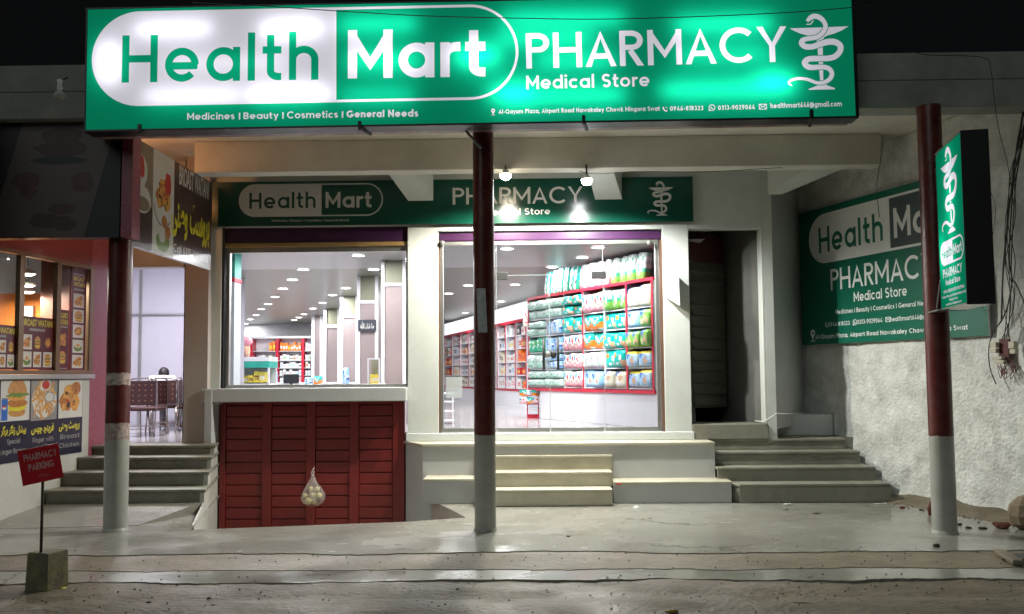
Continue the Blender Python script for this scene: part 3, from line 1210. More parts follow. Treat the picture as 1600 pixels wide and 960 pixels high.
# dark entrance at right with folded shutter gate
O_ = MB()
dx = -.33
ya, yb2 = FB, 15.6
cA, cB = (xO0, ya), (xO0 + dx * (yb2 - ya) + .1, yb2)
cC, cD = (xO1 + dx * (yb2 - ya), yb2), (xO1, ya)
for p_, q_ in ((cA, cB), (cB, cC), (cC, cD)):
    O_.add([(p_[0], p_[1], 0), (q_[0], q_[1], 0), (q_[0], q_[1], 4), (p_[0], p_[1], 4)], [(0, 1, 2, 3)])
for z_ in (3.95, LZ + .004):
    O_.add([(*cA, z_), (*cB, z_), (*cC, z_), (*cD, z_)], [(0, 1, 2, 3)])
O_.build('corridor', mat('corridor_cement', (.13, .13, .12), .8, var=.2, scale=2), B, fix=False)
g = thing('folding_gate', 'olive louvred steel gate leaf folded back inside the dark entrance', 'gate', (xO0 + .3, 13.0, LZ))
q = MB()
ga, gb = V((X(1079, 12.75), 12.75)), V((X(1133, 13.25), 13.25))
zg0_, zg1_ = Z(636, 13.2, 1110), Z(414, 13.2, 1110)
q.slab([(ga.x, ga.y), (gb.x, gb.y), (gb.x, gb.y + .03), (ga.x, ga.y + .03)], zg0_, zg1_)
q.build('sheet', M['olive'], g)
q = MB()
dv = (gb - ga)
for k in range(13):
    za_ = zg0_ + (zg1_ - zg0_) * (k + .12) / 13
    zc = za_ + (zg1_ - zg0_) / 13 * .72
    n_ = V((dv.y, -dv.x)).normalized() * .03
    A_, B_ = ga + dv * .04, ga + dv * .96
    q.add([(A_.x, A_.y, za_), (B_.x, B_.y, za_), (B_.x + n_.x, B_.y + n_.y, za_ + .02), (A_.x + n_.x, A_.y + n_.y, za_ + .02), (A_.x, A_.y, zc), (B_.x, B_.y, zc)],
          [(0, 1, 2, 3), (3, 2, 5, 4)])
q.build('louvres', M['olive'], g, fix=False)
q = MB()
q.slab([(ga.x, ga.y - .01), (gb.x - .02, gb.y - .01), (gb.x - .02, gb.y + .02), (ga.x, ga.y + .02)], zg1_ + .01, Z(368, 13.2, 1110))
q.build('gate_header', mat('dark_red_header', (.05, .008, .008), .5), g)

# ---------------------------------------------------------------- landing, steps
ly = 11.85
ST = thing('entrance_landing', 'pale terrazzo landing with a low ledge in front of the glass shop door', 'landing', (0, ly, 0))
c0 = V((X(634, 12.4), 12.4))
c1 = V((X(660, ly), ly))
xE = X(1322, ly)
m = MB()
m.slab([(c0.x, c0.y), (c1.x, c1.y), (X(1112, ly), ly), (X(1112, ly), 12.5), (c0.x, 12.5)], -1.2, LZ - .04)
m.build('landing_body', M['grey'], ST)
m = MB()
m.slab([(c0.x - .03, c0.y), (c1.x - .02, c1.y - .03), (X(1112, ly), ly - .03), (X(1112, ly), 12.5), (c0.x - .03, 12.5)], LZ - .038, LZ)
worn(m.build('landing_top', M['terrazzo'], ST, bevel=.006))


def stepbox(px0, px1, yf, yb, z0, z1, name, mm, parent, nose=.02, mt=None, px0b=None):
    m = MB()
    a, b = X(px0, yf, 740), X(px1, yf, 740)
    m.box(a, b, yf + nose, yb, z0, z1 - .035)
    if mt is None:
        m.box(a, b + .0, yf, yb, z1 - .033, z1)
        return worn(m.build(name, mm, parent, bevel=.006))
    o = m.build(name, mm, parent)
    m = MB()
    m.box(a, b + .01, yf, yb, z1 - .033, z1)
    worn(m.build('tread', mt, o, bevel=.006))
    return o


# ledges either side of the centre steps
stepbox(661, 743, 11.45, 11.87, 0.004, .33, 'ledge', M['grey'], ST, mt=M['terrazzo'])
stepbox(959, 1143, 11.42, 11.87, 0.004, .28, 'ledge', M['grey'], ST, mt=M['terrazzo'])
CS = thing('concrete_steps', 'three pale cement steps in the middle, below the glass door', 'steps', (X(850, 11.2), 11.2, 0), group='steps up to the shop fronts')
for k, (yf, z1) in enumerate(((11.2, .215), (11.5, .405), (11.78, .60))):
    z0 = (.004, .217, .407)[k]
    stepbox(741, 957, yf, 11.86, z0, z1, 'step', M['terrazzo'], CS)
RS = thing('concrete_steps', 'four grey cement steps at right, climbing along the rough whitewashed wall', 'steps', (X(1270, 11.4), 11.4, 0), group='steps up to the shop fronts')
for (p0, p1, yf, z1, z0) in ((1156, 1392, 11.4, .245, .004), (1133, 1369, 11.7, .43, .247), (1122, 1346, 12.0, .61, .432), (1112, 1323, 12.28, LZ, .612)):
    m = MB()
    a, b = X(p0, yf, 750), X(p1, yf, 750)
    if yf > 11.6: a = X(1112, ly) + .002
    m.slab([(a, yf + .02), (b, yf + .02), (b, 12.6), (X(1112, 12.6), 12.6)] if a < X(1112, 12.6) else [(a, yf + .02), (b, yf + .02), (b, 12.6), (X(1112, ly) + .002, 12.6), (X(1112, ly) + .002, yf + .4)], z0, z1 - .035)
    m.slab([(a, yf), (b, yf), (b, 12.6), (X(1112, ly) + .002, 12.6), (X(1112, ly) + .002, yf + .3)], z1 - .033, z1)
    worn(m.build('step', M['step'], RS, bevel=.006), .009)
m = MB()
m.box(X(1112, ly) + .004, xE + 1.2, 12.602, 16, LZ - .2, LZ - .002)
m.build('rear_landing', M['step'], RS)
m = MB()
yp = 12.9
m.box(X(1192, yp), X(1297, yp), yp, yp + .5, LZ, Z(648, yp, 1240))
m.box(X(1297, yp) + .002, X(1316, yp), yp - .05, yp + .5, LZ, Z(645, yp, 1300))
m.build('plinth', M['grey'], RS, bevel=.01)
m = MB()
m.box(xO0, xO1 + .03, FY - .03, FB + .4, LZ, zOb)
m.build('doorsill', M['step'], RS, bevel=.01)
LS = thing('concrete_steps', 'four dark cement steps at left, rising behind the banded column to the dining room', 'steps', (X(200, 10.85), 10.85, 0), group='steps up to the shop fronts')
for (p0, p1, yf, z1, z0) in ((70, 314, 10.85, .29, .05), (88, 321, 11.2, .47, .292), (102, 326, 11.54, .63, .472), (118, 333, 11.88, LZ, .632)):
    m = MB()
    a, b = X(p0, yf, 750), X(p1, yf, 750)
    m.slab([(a, yf + .03), (lineX(yf) - .062, yf + .03), (lineX(12.4) - .062, 12.4), (a, 12.4)], z0, z1 - .04)
    m.slab([(a - .02, yf), (lineX(yf) + .02, yf), (lineX(12.38) + .02, 12.38), (a - .02, 12.38)], z1 - .038, z1)
    worn(m.build('step', M['step'], LS, bevel=.007), .009)
m = MB()
r0 = atz(205, 826, 0)
m.slab([(-8.5, 9.5), (r0.x, 9.95), (lineX(10.9) - .022, 10.9), (-8.5, 10.9)], -.05, [-.004, .006, .13, .10])
m.build('entry_ramp', M['plaza'], LS)

# ---------------------------------------------------------------- columns
M['patchw'] = mat('scraped_white_band', (.52, .47, .42), .6, var=.6, scale=18, stain=(.2, .06, .05), stain_amt=.9, stain_scale=10)


def column(name, label, pxb, pyb, pxt, r, zs, top, dY=0):
    """zs: list of (z_from, mat index) from bottom"""
    b = atz(pxb, pyb, 0)
    b.y += r * .9
    b.x = b.x * (b.y / (b.y - r * .9))
    t = thing(name, label, 'column', b, group='round porch columns')
    for i, (z0, z1, mm, nm) in enumerate(zs):
        q = MB()
        prof = [(r, z0)]
        k = max(1, int((z1 - z0) / .3))
        prof += [(r * (1 + .012 * noise.noise(V((j, pxb, i)))), z0 + (z1 - z0) * j / k) for j in range(1, k)]
        prof += [(r, z1)]
        q.lathe(prof, (b.x, b.y, 0), 40)
        if i == 0:
            q.lathe([(r * 1.12, 0.001), (r * 1.06, .02), (r * 1.001, .035)], (b.x, b.y, 0), 40)
        for v in q.v:
            for zz in (z0, z1):
                if abs(v.z - zz) < 1e-4 and 0 < zz < RB - .15:
                    an = math.atan2(v.y - b.y, v.x - b.x)
                    v.z += .012 * noise.noise(V((math.cos(an) * 2.5, math.sin(an) * 2.5, zz))) + .006 * noise.noise(V((math.cos(an) * 9, math.sin(an) * 9, zz)))
        q.build(nm, mm, t, fix=True)
    return t, b


RB = Z(168, 9.30, 1450)
zc = lambda py, px: at(px, py, 9.4).z
colL, bL = column('porch_column', 'left porch column, dark maroon with scraped white bands above a grey foot', 180, 832, 0, .128,
                  [(0, zc(690, 180), M['colgrey'], 'grey_foot'), (zc(690, 180), zc(663, 180), M['patch'], 'scraped_band'), (zc(663, 180), zc(602, 180), M['maroon'], 'maroon_shaft'),
                   (zc(602, 180), zc(583, 180), M['patchw'], 'scraped_band'), (zc(583, 180), RB - .1, M['maroon'], 'maroon_shaft')], RB)
colC, bC = column('porch_column', 'middle porch column, dark maroon over grey, standing before the glass door', 758.5, 832, 0, .117,
                  [(0, zc(681, 758), M['colgrey'], 'grey_foot'), (zc(681, 758), RB - .1, M['maroon'], 'maroon_shaft')], RB)
colR, bR = column('porch_column', 'right porch column, maroon over pale grey, carrying the lit blade sign', 1476.5, 836, 0, .122,
                  [(0, at(1476, 683, 9.1).z, M['colgrey'], 'grey_foot'), (at(1476, 683, 9.1).z, RB - .002, M['maroon'], 'maroon_shaft')], RB)
# paper notice curled round the middle column
q = MB()
pts = []
for k in range(7):
    a = R(-125 + 8 * k)
    for zz in (0, 1):
        z_ = at(756, 519 if zz == 0 else 449, 9.3).z
        rr = .117 + .004 + .006 * (k in (0, 6))
        aa = a + (.10 if zz == 0 else -.05)
        pts.append((bC.x + rr * math.cos(aa), bC.y + rr * math.sin(aa), z_))
q.add(pts, [(2 * k, 2 * k + 2, 2 * k + 3, 2 * k + 1) for k in range(6)])
o = q.build('paper_notice', mat('grey_paper', (.42, .45, .46), .7, var=.25, scale=20), label='curling grey paper strip pasted on the middle maroon column', cat='notice')
sm = o.modifiers.new('thick', 'SOLIDIFY'); sm.thickness = .001; sm.offset = 1

# red steel tube behind the big sign, resting on column heads, with scraped patches
q = MB()
M['maroonp'] = mat('maroon_scraped_beam', (.15, .03, .03), .4, var=.2, stain=(.45, .40, .38), stain_amt=1, stain_scale=2.4)
a, b = at(150, 209, 9.3), at(1325, 187, 9.3)
q.bar(a, b, .12, .10)
q.build('sign_support_beam', M['maroonp'], label='scraped maroon steel tube running just under the big green sign', cat='beam')

# ---------------------------------------------------------------- rough whitewashed side wall at right
A0 = atz(1388, 776, 0)
dW = V((X(344, 10) / 10, 1)).normalized()          # heading into the picture
wd2 = V((dW.x, dW.y, 0))
NW = V((-wd2.y, wd2.x, 0))                          # normal towards the porch (left)
if NW.x > 0: NW = -NW


def wallpt(s, z, off=0.0):
    """s metres along wall from A0 (positive = away from camera)"""
    p = A0 + wd2 * s + NW * off
    return V((p.x, p.y, z))


q = MB()
s0, s1 = -4.6, 2.2
nx, nz = 170, 100
for j in range(nz + 1):
    for i in range(nx + 1):
        s = s0 + (s1 - s0) * i / nx
        z = -.15 + 5.0 * j / nz
        k = V((s * 3.1, z * 3.1, 2))
        d = .020 * noise.noise(k) + .014 * noise.noise(k * 2.7) + .009 * abs(noise.noise(k * 6.5)) + .03 * noise.noise(V((s * .6, z * .7, 9)))
        edge_ = max(0, .12 - (z - .0)) * .35
        p = wallpt(s, z, d + edge_)
        q.v.append(p)
for j in range(nz):
    for i in range(nx):
        a = j * (nx + 1) + i
        q.f.append([a, a + 1, a + nx + 2, a + nx + 1])
        q.m.append(0)
        q.sm.append(True)
n0 = len(q.v)
c = [wallpt(s0, -.15, -.02), wallpt(s1, -.15, -.02), wallpt(s1, 4.855, -.02), wallpt(s0, 4.855, -.02)]
d = [p - NW * .25 for p in c]
q.add(c + d, [(4, 5, 6, 7), (0, 4, 7, 3), (3, 7, 6, 2), (1, 2, 6, 5)])
sw = q.build('side_wall', M['rough'], label='rough whitewashed plaster wall along the right side of the porch', cat='wall')

# ================================================================ restaurant next door
RST = thing('restaurant_building', 'fried chicken restaurant next door with red mosaic wall and postered window', 'building', (-6.2, 10, 0))
Pn = at(0, 384.6, 9.93)
Pf = at(137, 418, 11.7)
uw = V((Pf.x - Pn.x, Pf.y - Pn.y, 0)).normalized()
nw = uw.cross(V((0, 0, 1)))


def rw(px, py=600):
    """photo point on the restaurant wall plane"""
    return atp(px, py, Pn, nw)


NE = rw(187, 600)
N0 = Pn - uw * 1.6


def wb(p, q, z0, z1, t=.22, off=0.0):
    """box along the wall from p to q (only xy used)"""
    m = MB()
    a = V((p.x, p.y, 0)) + nw * off
    b = V((q.x, q.y, 0)) + nw * off
    c, d = b - nw * t, a - nw * t
    m.slab([(a.x, a.y), (b.x, b.y), (c.x, c.y), (d.x, d.y)], z0, z1)
    return m


W1 = rw(140)
zs_, zt_ = 1.745, 3.235
wb(N0, W1, -.1, zs_ - .002).build('lower_wall', M['offwhite'], RST)
wb(N0, W1, zt_, CZ - .002).build('upper_wall', M['redstone'], RST)
wb(W1 + uw * .002, NE, -.1, CZ - .002).build('mosaic_pier', M['pinkstone'], RST)
M['bronze'] = mat('bronze_window_bar', (.20, .13, .08), .35, metal=.4)
q = MB()
for px_ in (27.5, 86, 138):
    a = rw(px_)
    e = wb(a - uw * .045, a + uw * .045, zs_, zt_, .06, .03)
    q.add(e.v, e.f)
for z0, z1 in ((zs_, zs_ + .05), (zt_ - .05, zt_)):
    e = wb(N0, rw(138) + uw * .04, z0, z1, .06, .034)
    q.add(e.v, e.f)
q.build('window_frame', M['bronze'], RST)
q = MB()
a, b = N0 - nw * .02, W1 - nw * .02
q.add([(a.x, a.y, zs_), (b.x, b.y, zs_), (b.x, b.y, zt_), (a.x, a.y, zt_)], [(0, 1, 2, 3)])
q.build('pane', M['glass'], RST, fix=False)
wb(N0, rw(141), zs_ - .06, zs_ - .003, .30, .07).build('sill', M['steel'], RST, bevel=.004)

M['orange'] = mat('orange_wall', (.80, .26, .06), .45, var=.08)
M['greyw'] = mat('pale_grey_wall', (.50, .53, .56), .5, var=.04)
M['lilac'] = mat('lilac_white_panel', (.62, .60, .68), .3, var=.03)
q = MB()
xa, yb_ = -13, 12.72
q.add([(xa, yb_, 0), (-6.05, yb_, 0), (-6.05, yb_, 2.96), (xa, yb_, 2.96)], [(0, 1, 2, 3)], 1)
q.add([(xa, yb_, 2.96), (-6.05, yb_, 2.96), (-6.05, yb_, 4.4), (xa, yb_, 4.4)], [(0, 1, 2, 3)], 0)
q.add([(xa, 8, 0), (xa, yb_, 0), (xa, yb_, 4.4), (xa, 8, 4.4)], [(0, 1, 2, 3)], 0)
q.add([(xa, 8, 4.4), (xa, yb_, 4.4), (-6.05, yb_, 4.4), (-6.35, 8, 4.4)], [(0, 1, 2, 3)], 0)
q.add([(xa, 8, .7), (xa, yb_, .7), (-6.05, yb_, .7), (-6.35, 8, .7)], [(0, 1, 2, 3)], 0)
q.build('kitchen_room', [M['greyw'], M['orange']], RST, fix=False)
q = MB()
for px0, px1, yy in ((62, 83, 12.2), (91, 108, 12.0)):
    a, b = X(px0, yy), X(px1, yy)
    q.box(a, b, yy, yy + .15, .8, 4.3)
q.build('room_pillar', M['wood'], RST, bevel=.01)
q = MB()
q.box(X(-20, 12.5), X(75, 12.5), 12.6, 12.68, 2.42, 2.46)
q.build('wall_rail', M['bronze'], RST)


def lamp(name, loc, power, r=.12, col=(1, .97, .92), parent=None, kind='AREA', rot=(0, 0, 0)):
    l = bpy.data.lights.new(name, kind)
    l.energy = power
    l.color = col
    if kind == 'AREA':
        l.shape = 'DISK'
        l.size = r * 2
    else:
        l.shadow_soft_size = r
    o = bpy.data.objects.new(name, l)
    C.objects.link(o)
    if parent is not None:
        o.parent = parent
        o.location = V(loc) - wl(parent)
    else:
        o.location = loc
    o.rotation_euler = rot
    return o


M['shade'] = mat('lamp_shade_white', (.8, .8, .78), .4)
M['glowlens'] = emis('pendant_glow', (1, .93, .8), 10, sample=False)
names = ('highest', 'second highest', 'third highest')
for k, (px_, py_, yy) in enumerate(((43, 428, 11.2), (42.5, 446, 11.7), (42.5, 456, 12.1))):
    c = at(px_, py_, yy)
    t = thing('pendant_lamp', f'{names[k]} of the lit round pendant lamps seen through the restaurant window', 'lamp', c, group='pendant lamps in the restaurant')
    q = MB()
    q.tube([(c.x, c.y, c.z + .04), (c.x, c.y, 4.39)], .006, 6)
    q.build('cord', M['rubber'], t)
    q = MB()
    q.lathe([(.02, .07), (.09, .04), (.11, 0), (.10, -.005)], c, 18)
    q.build('shade', M['shade'], t)
    q = MB()
    q.lathe([(.001, -.03), (.06, -.025), (.095, -.002)], c, 18)
    q.build('bulb', M['glowlens'], t)
    lamp('bulb_light', c - V((0, 0, .06)), 42, .08, (1, .9, .75), t)
c = at(42, 503, 12.6)
t = thing('menu_lightbox', 'small glowing white square board on the orange restaurant wall', 'lightbox', c)
q = MB(); q.box(c.x - .09, c.x + .09, c.y, c.y + .04, c.z - .02, c.z + .24); q.build('casing', M['bronze'], t)
q = MB(); q.box(c.x - .08, c.x + .08, c.y - .004, c.y - .001, c.z - .01, c.z + .23); q.build('face', emis('warm_board', (1, .88, .7), 3, False), t)

# ---------------------------------------------------------------- dining room
q = MB()
dy0, dy1 = 12.75, 17.0
q.add([(-12, dy1, .7), (-5.6, dy1, .7), (-5.6, dy1, 4.2), (-12, dy1, 4.2)], [(0, 1, 2, 3)])
q.add([(-4.97, 12.4, .7), (-6.6, dy1, .7), (-6.6, dy1, 4.2), (-4.97, 12.4, 4.2)], [(0, 1, 2, 3)])
q.add([(-12, 12.75, .7), (-12, dy1, .7), (-12, dy1, 4.2), (-12, 12.75, 4.2)], [(0, 1, 2, 3)])
q.add([(-12, 12.75, 4.2), (-12, dy1, 4.2), (-4.9, dy1, 4.2), (-4.9, 12.75, 4.2)], [(0, 1, 2, 3)])
q.add([(-12, 12.75, .7), (-6.0, 12.75, .7), (-6.0, 12.75, 4.2), (-12, 12.75, 4.2)], [(0, 1, 2, 3)])
q.build('dining_room', M['lilac'], RST, fix=False)
q = MB()
q.slab([(-12, 12.4), (-4.97, 12.4), (-4.97, 17), (-12, 17)], .5, LZ + .002)
q.build('dining_floor', M['floor'], RST)
q = MB()
zl = Z(420, 12.6, 245)
q.box(-6.0, -4.99, 12.42, 12.62, zl, CZ - .002)
q.build('lintel', M['white'], RST)
q = MB()
for px_ in (218.5,):
    q.box(X(px_ - 2, 16.95), X(px_ + 2, 16.95), 16.96, 16.99, LZ, 4.1)
q.box(-9, -6.3, 16.955, 16.985, Z(493, 16.9, 245), Z(490, 16.9, 245))
q.build('panel_strip', M['steel'], RST)
t = thing('ceiling_light', 'lit round ceiling light of the dining room, hidden behind the brown chicken banner', 'light', (-6.3, 14.3, 4.1))
q = MB(); q.lathe([(.001, 0), (.16, .01), (.18, .04), (.18, .09)], (-6.3, 14.3, 4.1), 20); q.build('lens', M['glowlens'], t)
lamp('tube_light', (-6.3, 14.3, 4.06), 190, .2, (.98, .96, 1), t)

# chairs
M['chairfab'] = mat('brown_chair_cloth', (.06, .018, .015), .6, var=.2)
M['chairdot'] = mat('gold_chair_dots', (.32, .14, .06), .5)
M['chrome'] = mat('chair_frame_metal', (.35, .30, .27), .25, metal=.8)


def make_chair(label):
    t = thing('dining_chair', label, 'chair', (0, 0, 0), group='banquet chairs in the dining room')
    q = MB()
    q.box(-.21, .21, -.02, .40, .42, .48)
    q.build('seat', M['chairfab'], t, bevel=.02)
    q = MB()
    xs = [-.20, -.163, -.137, -.063, -.037, .037, .063, .137, .163, .20]
    zs3 = [.52, .588, .612, .678, .702, .768, .792, .858, .882, .94]
    q.add([(x, -.05, z) for z in zs3 for x in xs], [(j * 10 + i, j * 10 + i + 1, j * 10 + i + 11, j * 10 + i + 10) for j in range(9) for i in range(9)])
    q.m = [1 if i % 2 and j % 2 else 0 for j in range(9) for i in range(9)]
    b = q.build('backrest', [M['chairfab'], M['chairdot']], t, fix=False)
    md = b.modifiers.new('thick', 'SOLIDIFY'); md.thickness = .035
    q = MB()
    q.tube(crom([(-.225, -.03, .45), (-.225, -.035, .88), (-.18, -.035, .965), (0, -.035, .985), (.18, -.035, .965), (.225, -.035, .88), (.225, -.03, .45)], 4), .014, 8)
    q.build('back_frame', M['chrome'], t)
    for s in (-1, 1):
        for y_, y2 in ((-.03, -.08), (.36, .40)):
            q = MB()
            q.tube([(s * .21, y_, .45), (s * .215, y2, 0)], .013, 8)
            q.build('leg', M['chrome'], t)
    q = MB()
    q.bar((-.21, -.06, .17), (.21, -.06, .17), .018, .018)
    q.bar((-.21, -.06, .11), (.21, -.06, .11), .012, .012)
    q.build('stretcher', M['chrome'], t)
    return t


ch = make_chair('brown gold-dotted dining chair nearest the banded left column')
places = [(224, 13.75, 0, None), (257, 14.9, .05, 'brown gold-dotted dining chair directly behind the seated person'), (243.5, 14.35, 1.25, 'brown dining chair turned sideways, between the nearest chair and the seated person'),
          (284, 14.7, -1.3, 'brown dining chair turned sideways, right of the seated person against the pier')]
for i, (px_, yy, rz, lb) in enumerate(places):
    o = ch if i == 0 else copy_tree(ch)
    o.location = (X(px_, yy, 640), yy, LZ + .004)
    o.rotation_euler.z = rz
    o.scale.z = .93
    if lb: o['label'] = lb
T_ = thing('dining_table', 'brown rectangular dining table behind the chairs in the dining room', 'table', (X(274, 15.6, 640), 15.6, LZ))
q = MB()
tx, ty = X(275, 15.6, 640), 15.75
q.box(tx - .55, tx + .55, ty - .05, ty + .7, LZ + .72, LZ + .76)
q.build('tabletop', M['wood'], T_, bevel=.006)
for sx_ in (-.5, .5):
    for sy_ in (0, .62):
        q = MB(); q.bar((tx + sx_, ty + sy_, LZ + .004), (tx + sx_, ty + sy_, LZ + .72), .04, .04); q.build('leg', M['chrome'], T_)

# seated person seen from behind
M['skin'] = mat('skin', (.30, .15, .09), .5, var=.05)
M['hair'] = mat('black_hair', (.012, .010, .010), .5, var=.3, scale=60, bump=.003, bscale=120)
M['shirt'] = mat('white_shirt', (.72, .72, .74), .75, var=.04)
M['trouser'] = mat('grey_trousers', (.16, .16, .18), .8)


def skin(name, pts, edges, radii, m, parent, root=0, sub=2):
    me = bpy.data.meshes.new(name)
    me.from_pydata(pts, edges, [])
    o = bpy.data.objects.new(name, me)
    C.objects.link(o)
    o.parent = parent
    md = o.modifiers.new('skin', 'SKIN')
    me.skin_vertices[0].data
    for i, r in enumerate(radii):
        rr = r if isinstance(r, tuple) else (r, r)
        me.skin_vertices[0].data[i].radius = rr
    me.skin_vertices[0].data[root].use_root = True
    md.use_smooth_shade = True
    s2 = o.modifiers.new('sub', 'SUBSURF')
    s2.levels = sub
    s2.render_levels = sub
    me.materials.append(m)
    return o


py_ = 15.35
pz = LZ + .45
ph = at(254, 575, py_)
pt = thing('person', 'man in a white shirt sitting with his back to the street at the dining table', 'person', (ph.x, py_, LZ))
zz = lambda a: a
head_z = ph.z - LZ - .115
nk = head_z - .0
pts = [(0, -.02, .50), (0, -.03, .68), (0, 0, nk - .10), (0, .03, nk - .035), (0, .07, head_z - .01), (0, .075, head_z + .03),
       (-.17, .0, nk - .10), (-.24, .06, nk - .33), (-.16, .34, .80), (-.08, .44, .80),
       (.17, .0, nk - .10), (.24, .06, nk - .33), (.16, .34, .80), (.08, .44, .80),
       (-.10, .0, .50), (-.14, .40, .50), (-.14, .38, .08), (-.14, .50, .04),
       (.10, .0, .50), (.14, .40, .50), (.14, .38, .08), (.14, .50, .04)]
ed = [(0, 1), (1, 2), (2, 3), (3, 4), (4, 5), (2, 6), (6, 7), (7, 8), (8, 9), (2, 10), (10, 11), (11, 12), (12, 13), (0, 14), (14, 15), (15, 16), (16, 17), (0, 18), (18, 19), (19, 20), (20, 21)]
rad = [(.13, .11), (.14, .10), (.13, .09), .055, (.078, .09), (.07, .085), .06, .045, .036, .03, .06, .045, .036, .03, .08, .065, .045, .035, .08, .065, .045, .035]
skin('body', pts, ed, rad, M['skin'], pt)
skin('shirt', [(0, -.02, .48), (0, -.03, .68), (0, 0, nk - .09), (0, .02, nk - .05), (-.17, .0, nk - .10), (-.24, .05, nk - .30), (.17, 0, nk - .10), (.24, .05, nk - .30)],
     [(0, 1), (1, 2), (2, 3), (2, 4), (4, 5), (2, 6), (6, 7)], [(.155, .13), (.165, .12), (.17, .12), .075, .10, .075, .10, .075], M['shirt'], pt)
skin('trousers', [(0, -.02, .49), (-.10, 0, .50), (-.14, .40, .50), (-.14, .38, .12), (.10, 0, .50), (.14, .40, .50), (.14, .38, .12)],
     [(0, 1), (1, 2), (2, 3), (0, 4), (4, 5), (5, 6)], [(.14, .12), .095, .078, .06, .095, .078, .06], M['trouser'], pt)
q = MB()
q.ball((ph.x, py_ + .06, LZ + head_z + .02), .098, 18, 0, (.92, 1.05, 1.12))
q.v = [p + V((noise.noise(p * 40) * .006, 0, noise.noise(p * 30) * .006)) for p in q.v if True]
hz = LZ + head_z - .045
q.v = [V((p.x, p.y, max(p.z, hz))) for p in q.v]
q.build('hair', M['hair'], pt)

# ================================================================ inside the pharmacy
SP = [(-4.42, FB + .01), (-11.3, 32.3), (-2.3, 32.3), (-2.35, 31.2), (.55, 21.3), (.62, 17.0), (2.52, 13.1), (2.14, FB + .01)]
q = MB()
for i in range(len(SP) - 1):
    a, b = SP[i], SP[i + 1]
    q.add([(a[0], a[1], FL - .1), (b[0], b[1], FL - .1), (b[0], b[1], 3.66), (a[0], a[1], 3.66)], [(0, 1, 2, 3)])
q.build('shop_walls', M['intgrey'], B, fix=False)
q = MB()
q.add([(x, y, FL) for x, y in SP], [tuple(range(len(SP)))])
q.build('shop_floor', M['floor'], B, fix=False)
SC = 3.64
q = MB()
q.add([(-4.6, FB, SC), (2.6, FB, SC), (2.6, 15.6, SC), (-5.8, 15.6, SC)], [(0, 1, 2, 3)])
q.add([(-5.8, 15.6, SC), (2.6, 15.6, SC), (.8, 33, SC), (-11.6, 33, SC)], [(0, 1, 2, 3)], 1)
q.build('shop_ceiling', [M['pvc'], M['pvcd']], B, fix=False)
q = MB()
q.add([(xL, FB + .003, zWt - .3), (xR, FB + .003, zWt - .3), (xR, FB + .003, CZ), (xL, FB + .003, CZ)], [(0, 1, 2, 3)])

# downlights
row1 = [(474, 421), (457, 437), (442, 451), (430, 464), (419, 475), (408, 483), (400, 492), (391, 499), (384, 506), (378, 511), (372, 515)]
row2 = [(540, 450), (520, 461), (504, 473), (489, 482), (475, 491), (467, 496), (460, 500), (449, 507), (441, 513), (434, 517), (427, 521), (419, 524), (412, 527)]
row3 = [(560, 399), (584, 421), (596, 454), (571, 434)]
rowd = [(731.7, 446), (701, 458.7), (727, 489), (702, 516.7), (783, 471), (805, 444.7), (863, 417), (866, 429), (910, 402)]
lights = []
for rn, row in (('left row', row1), ('middle row', row2), ('short right row', row3), ('rows seen through the glass door', rowd)):
    for k, (a, b) in enumerate(row):
        if atz(a, b, SC).y > 31.9: continue
        lights.append((rn, k, len(row), a, b))
ords = ['nearest', 'second', 'third', 'fourth', 'fifth', 'sixth', 'seventh', 'eighth', 'ninth', 'tenth', 'eleventh', 'twelfth', 'thirteenth']
l0 = thing('downlight', '', 'light', (0, 0, 0), group='round downlights in the shop ceiling')
q = MB(); q.lathe([(.075, -.012), (.10, -.012), (.105, 0)], (0, 0, 0), 20); q.build('rim', M['shade'], l0)
q = MB(); q.lathe([(.001, -.014), (.05, -.013), (.078, -.008)], (0, 0, 0), 20); q.build('lens', M['lens'], l0)
lsrc = lamp('beam', (0, 0, -.03), 48, .07, (1, .98, 1), l0)
for i, (rn, k, n, a, b) in enumerate(lights):
    o = l0 if i == 0 else copy_tree(l0)
    p = atz(a, b, SC - .002)
    o.location = p
    o.scale = (1.3, 1.3, 1)
    if rn.startswith('rows'):
        o['label'] = ['lit downlight left of the middle column, second lowest there' , 'lit downlight at the left end of the door glass, middle height', 'lit downlight just left of the middle column, low down', 'lowest lit downlight at the left end of the door glass',
                      'lit downlight just right of the middle column, lowest there', 'lit downlight above the black door hinge right of the column', 'upper lit downlight of the close pair over the leaning packs',
                      'lower lit downlight of the close pair over the leaning packs', 'lit downlight near the top of the glass above the right door leaf'][k]
    elif rn == 'short right row':
        o['label'] = ['lit downlight at the top edge of the display window', 'lit downlight between the two nearest framed pillars', 'lit downlight low beside the nearest framed pillar', 'lit downlight behind the second framed pillar'][k]
    else:
        o['label'] = f'{ords[k]} lit downlight of the {rn} seen through the display window' if k else f'nearest and largest lit downlight of the {rn} seen through the display window'

for k, (lx, ly_) in enumerate(((-3.6, 13.25), (-1.9, 13.25), (-.3, 13.25), (1.1, 13.2))):
    o = copy_tree(l0)
    o.location = (lx, ly_, SC - .002)
    o['label'] = 'lit downlight just inside the shop front, hidden above the ' + ['left end of the display window', 'right end of the display window', 'left half of the glass door', 'right half of the glass door'][k]
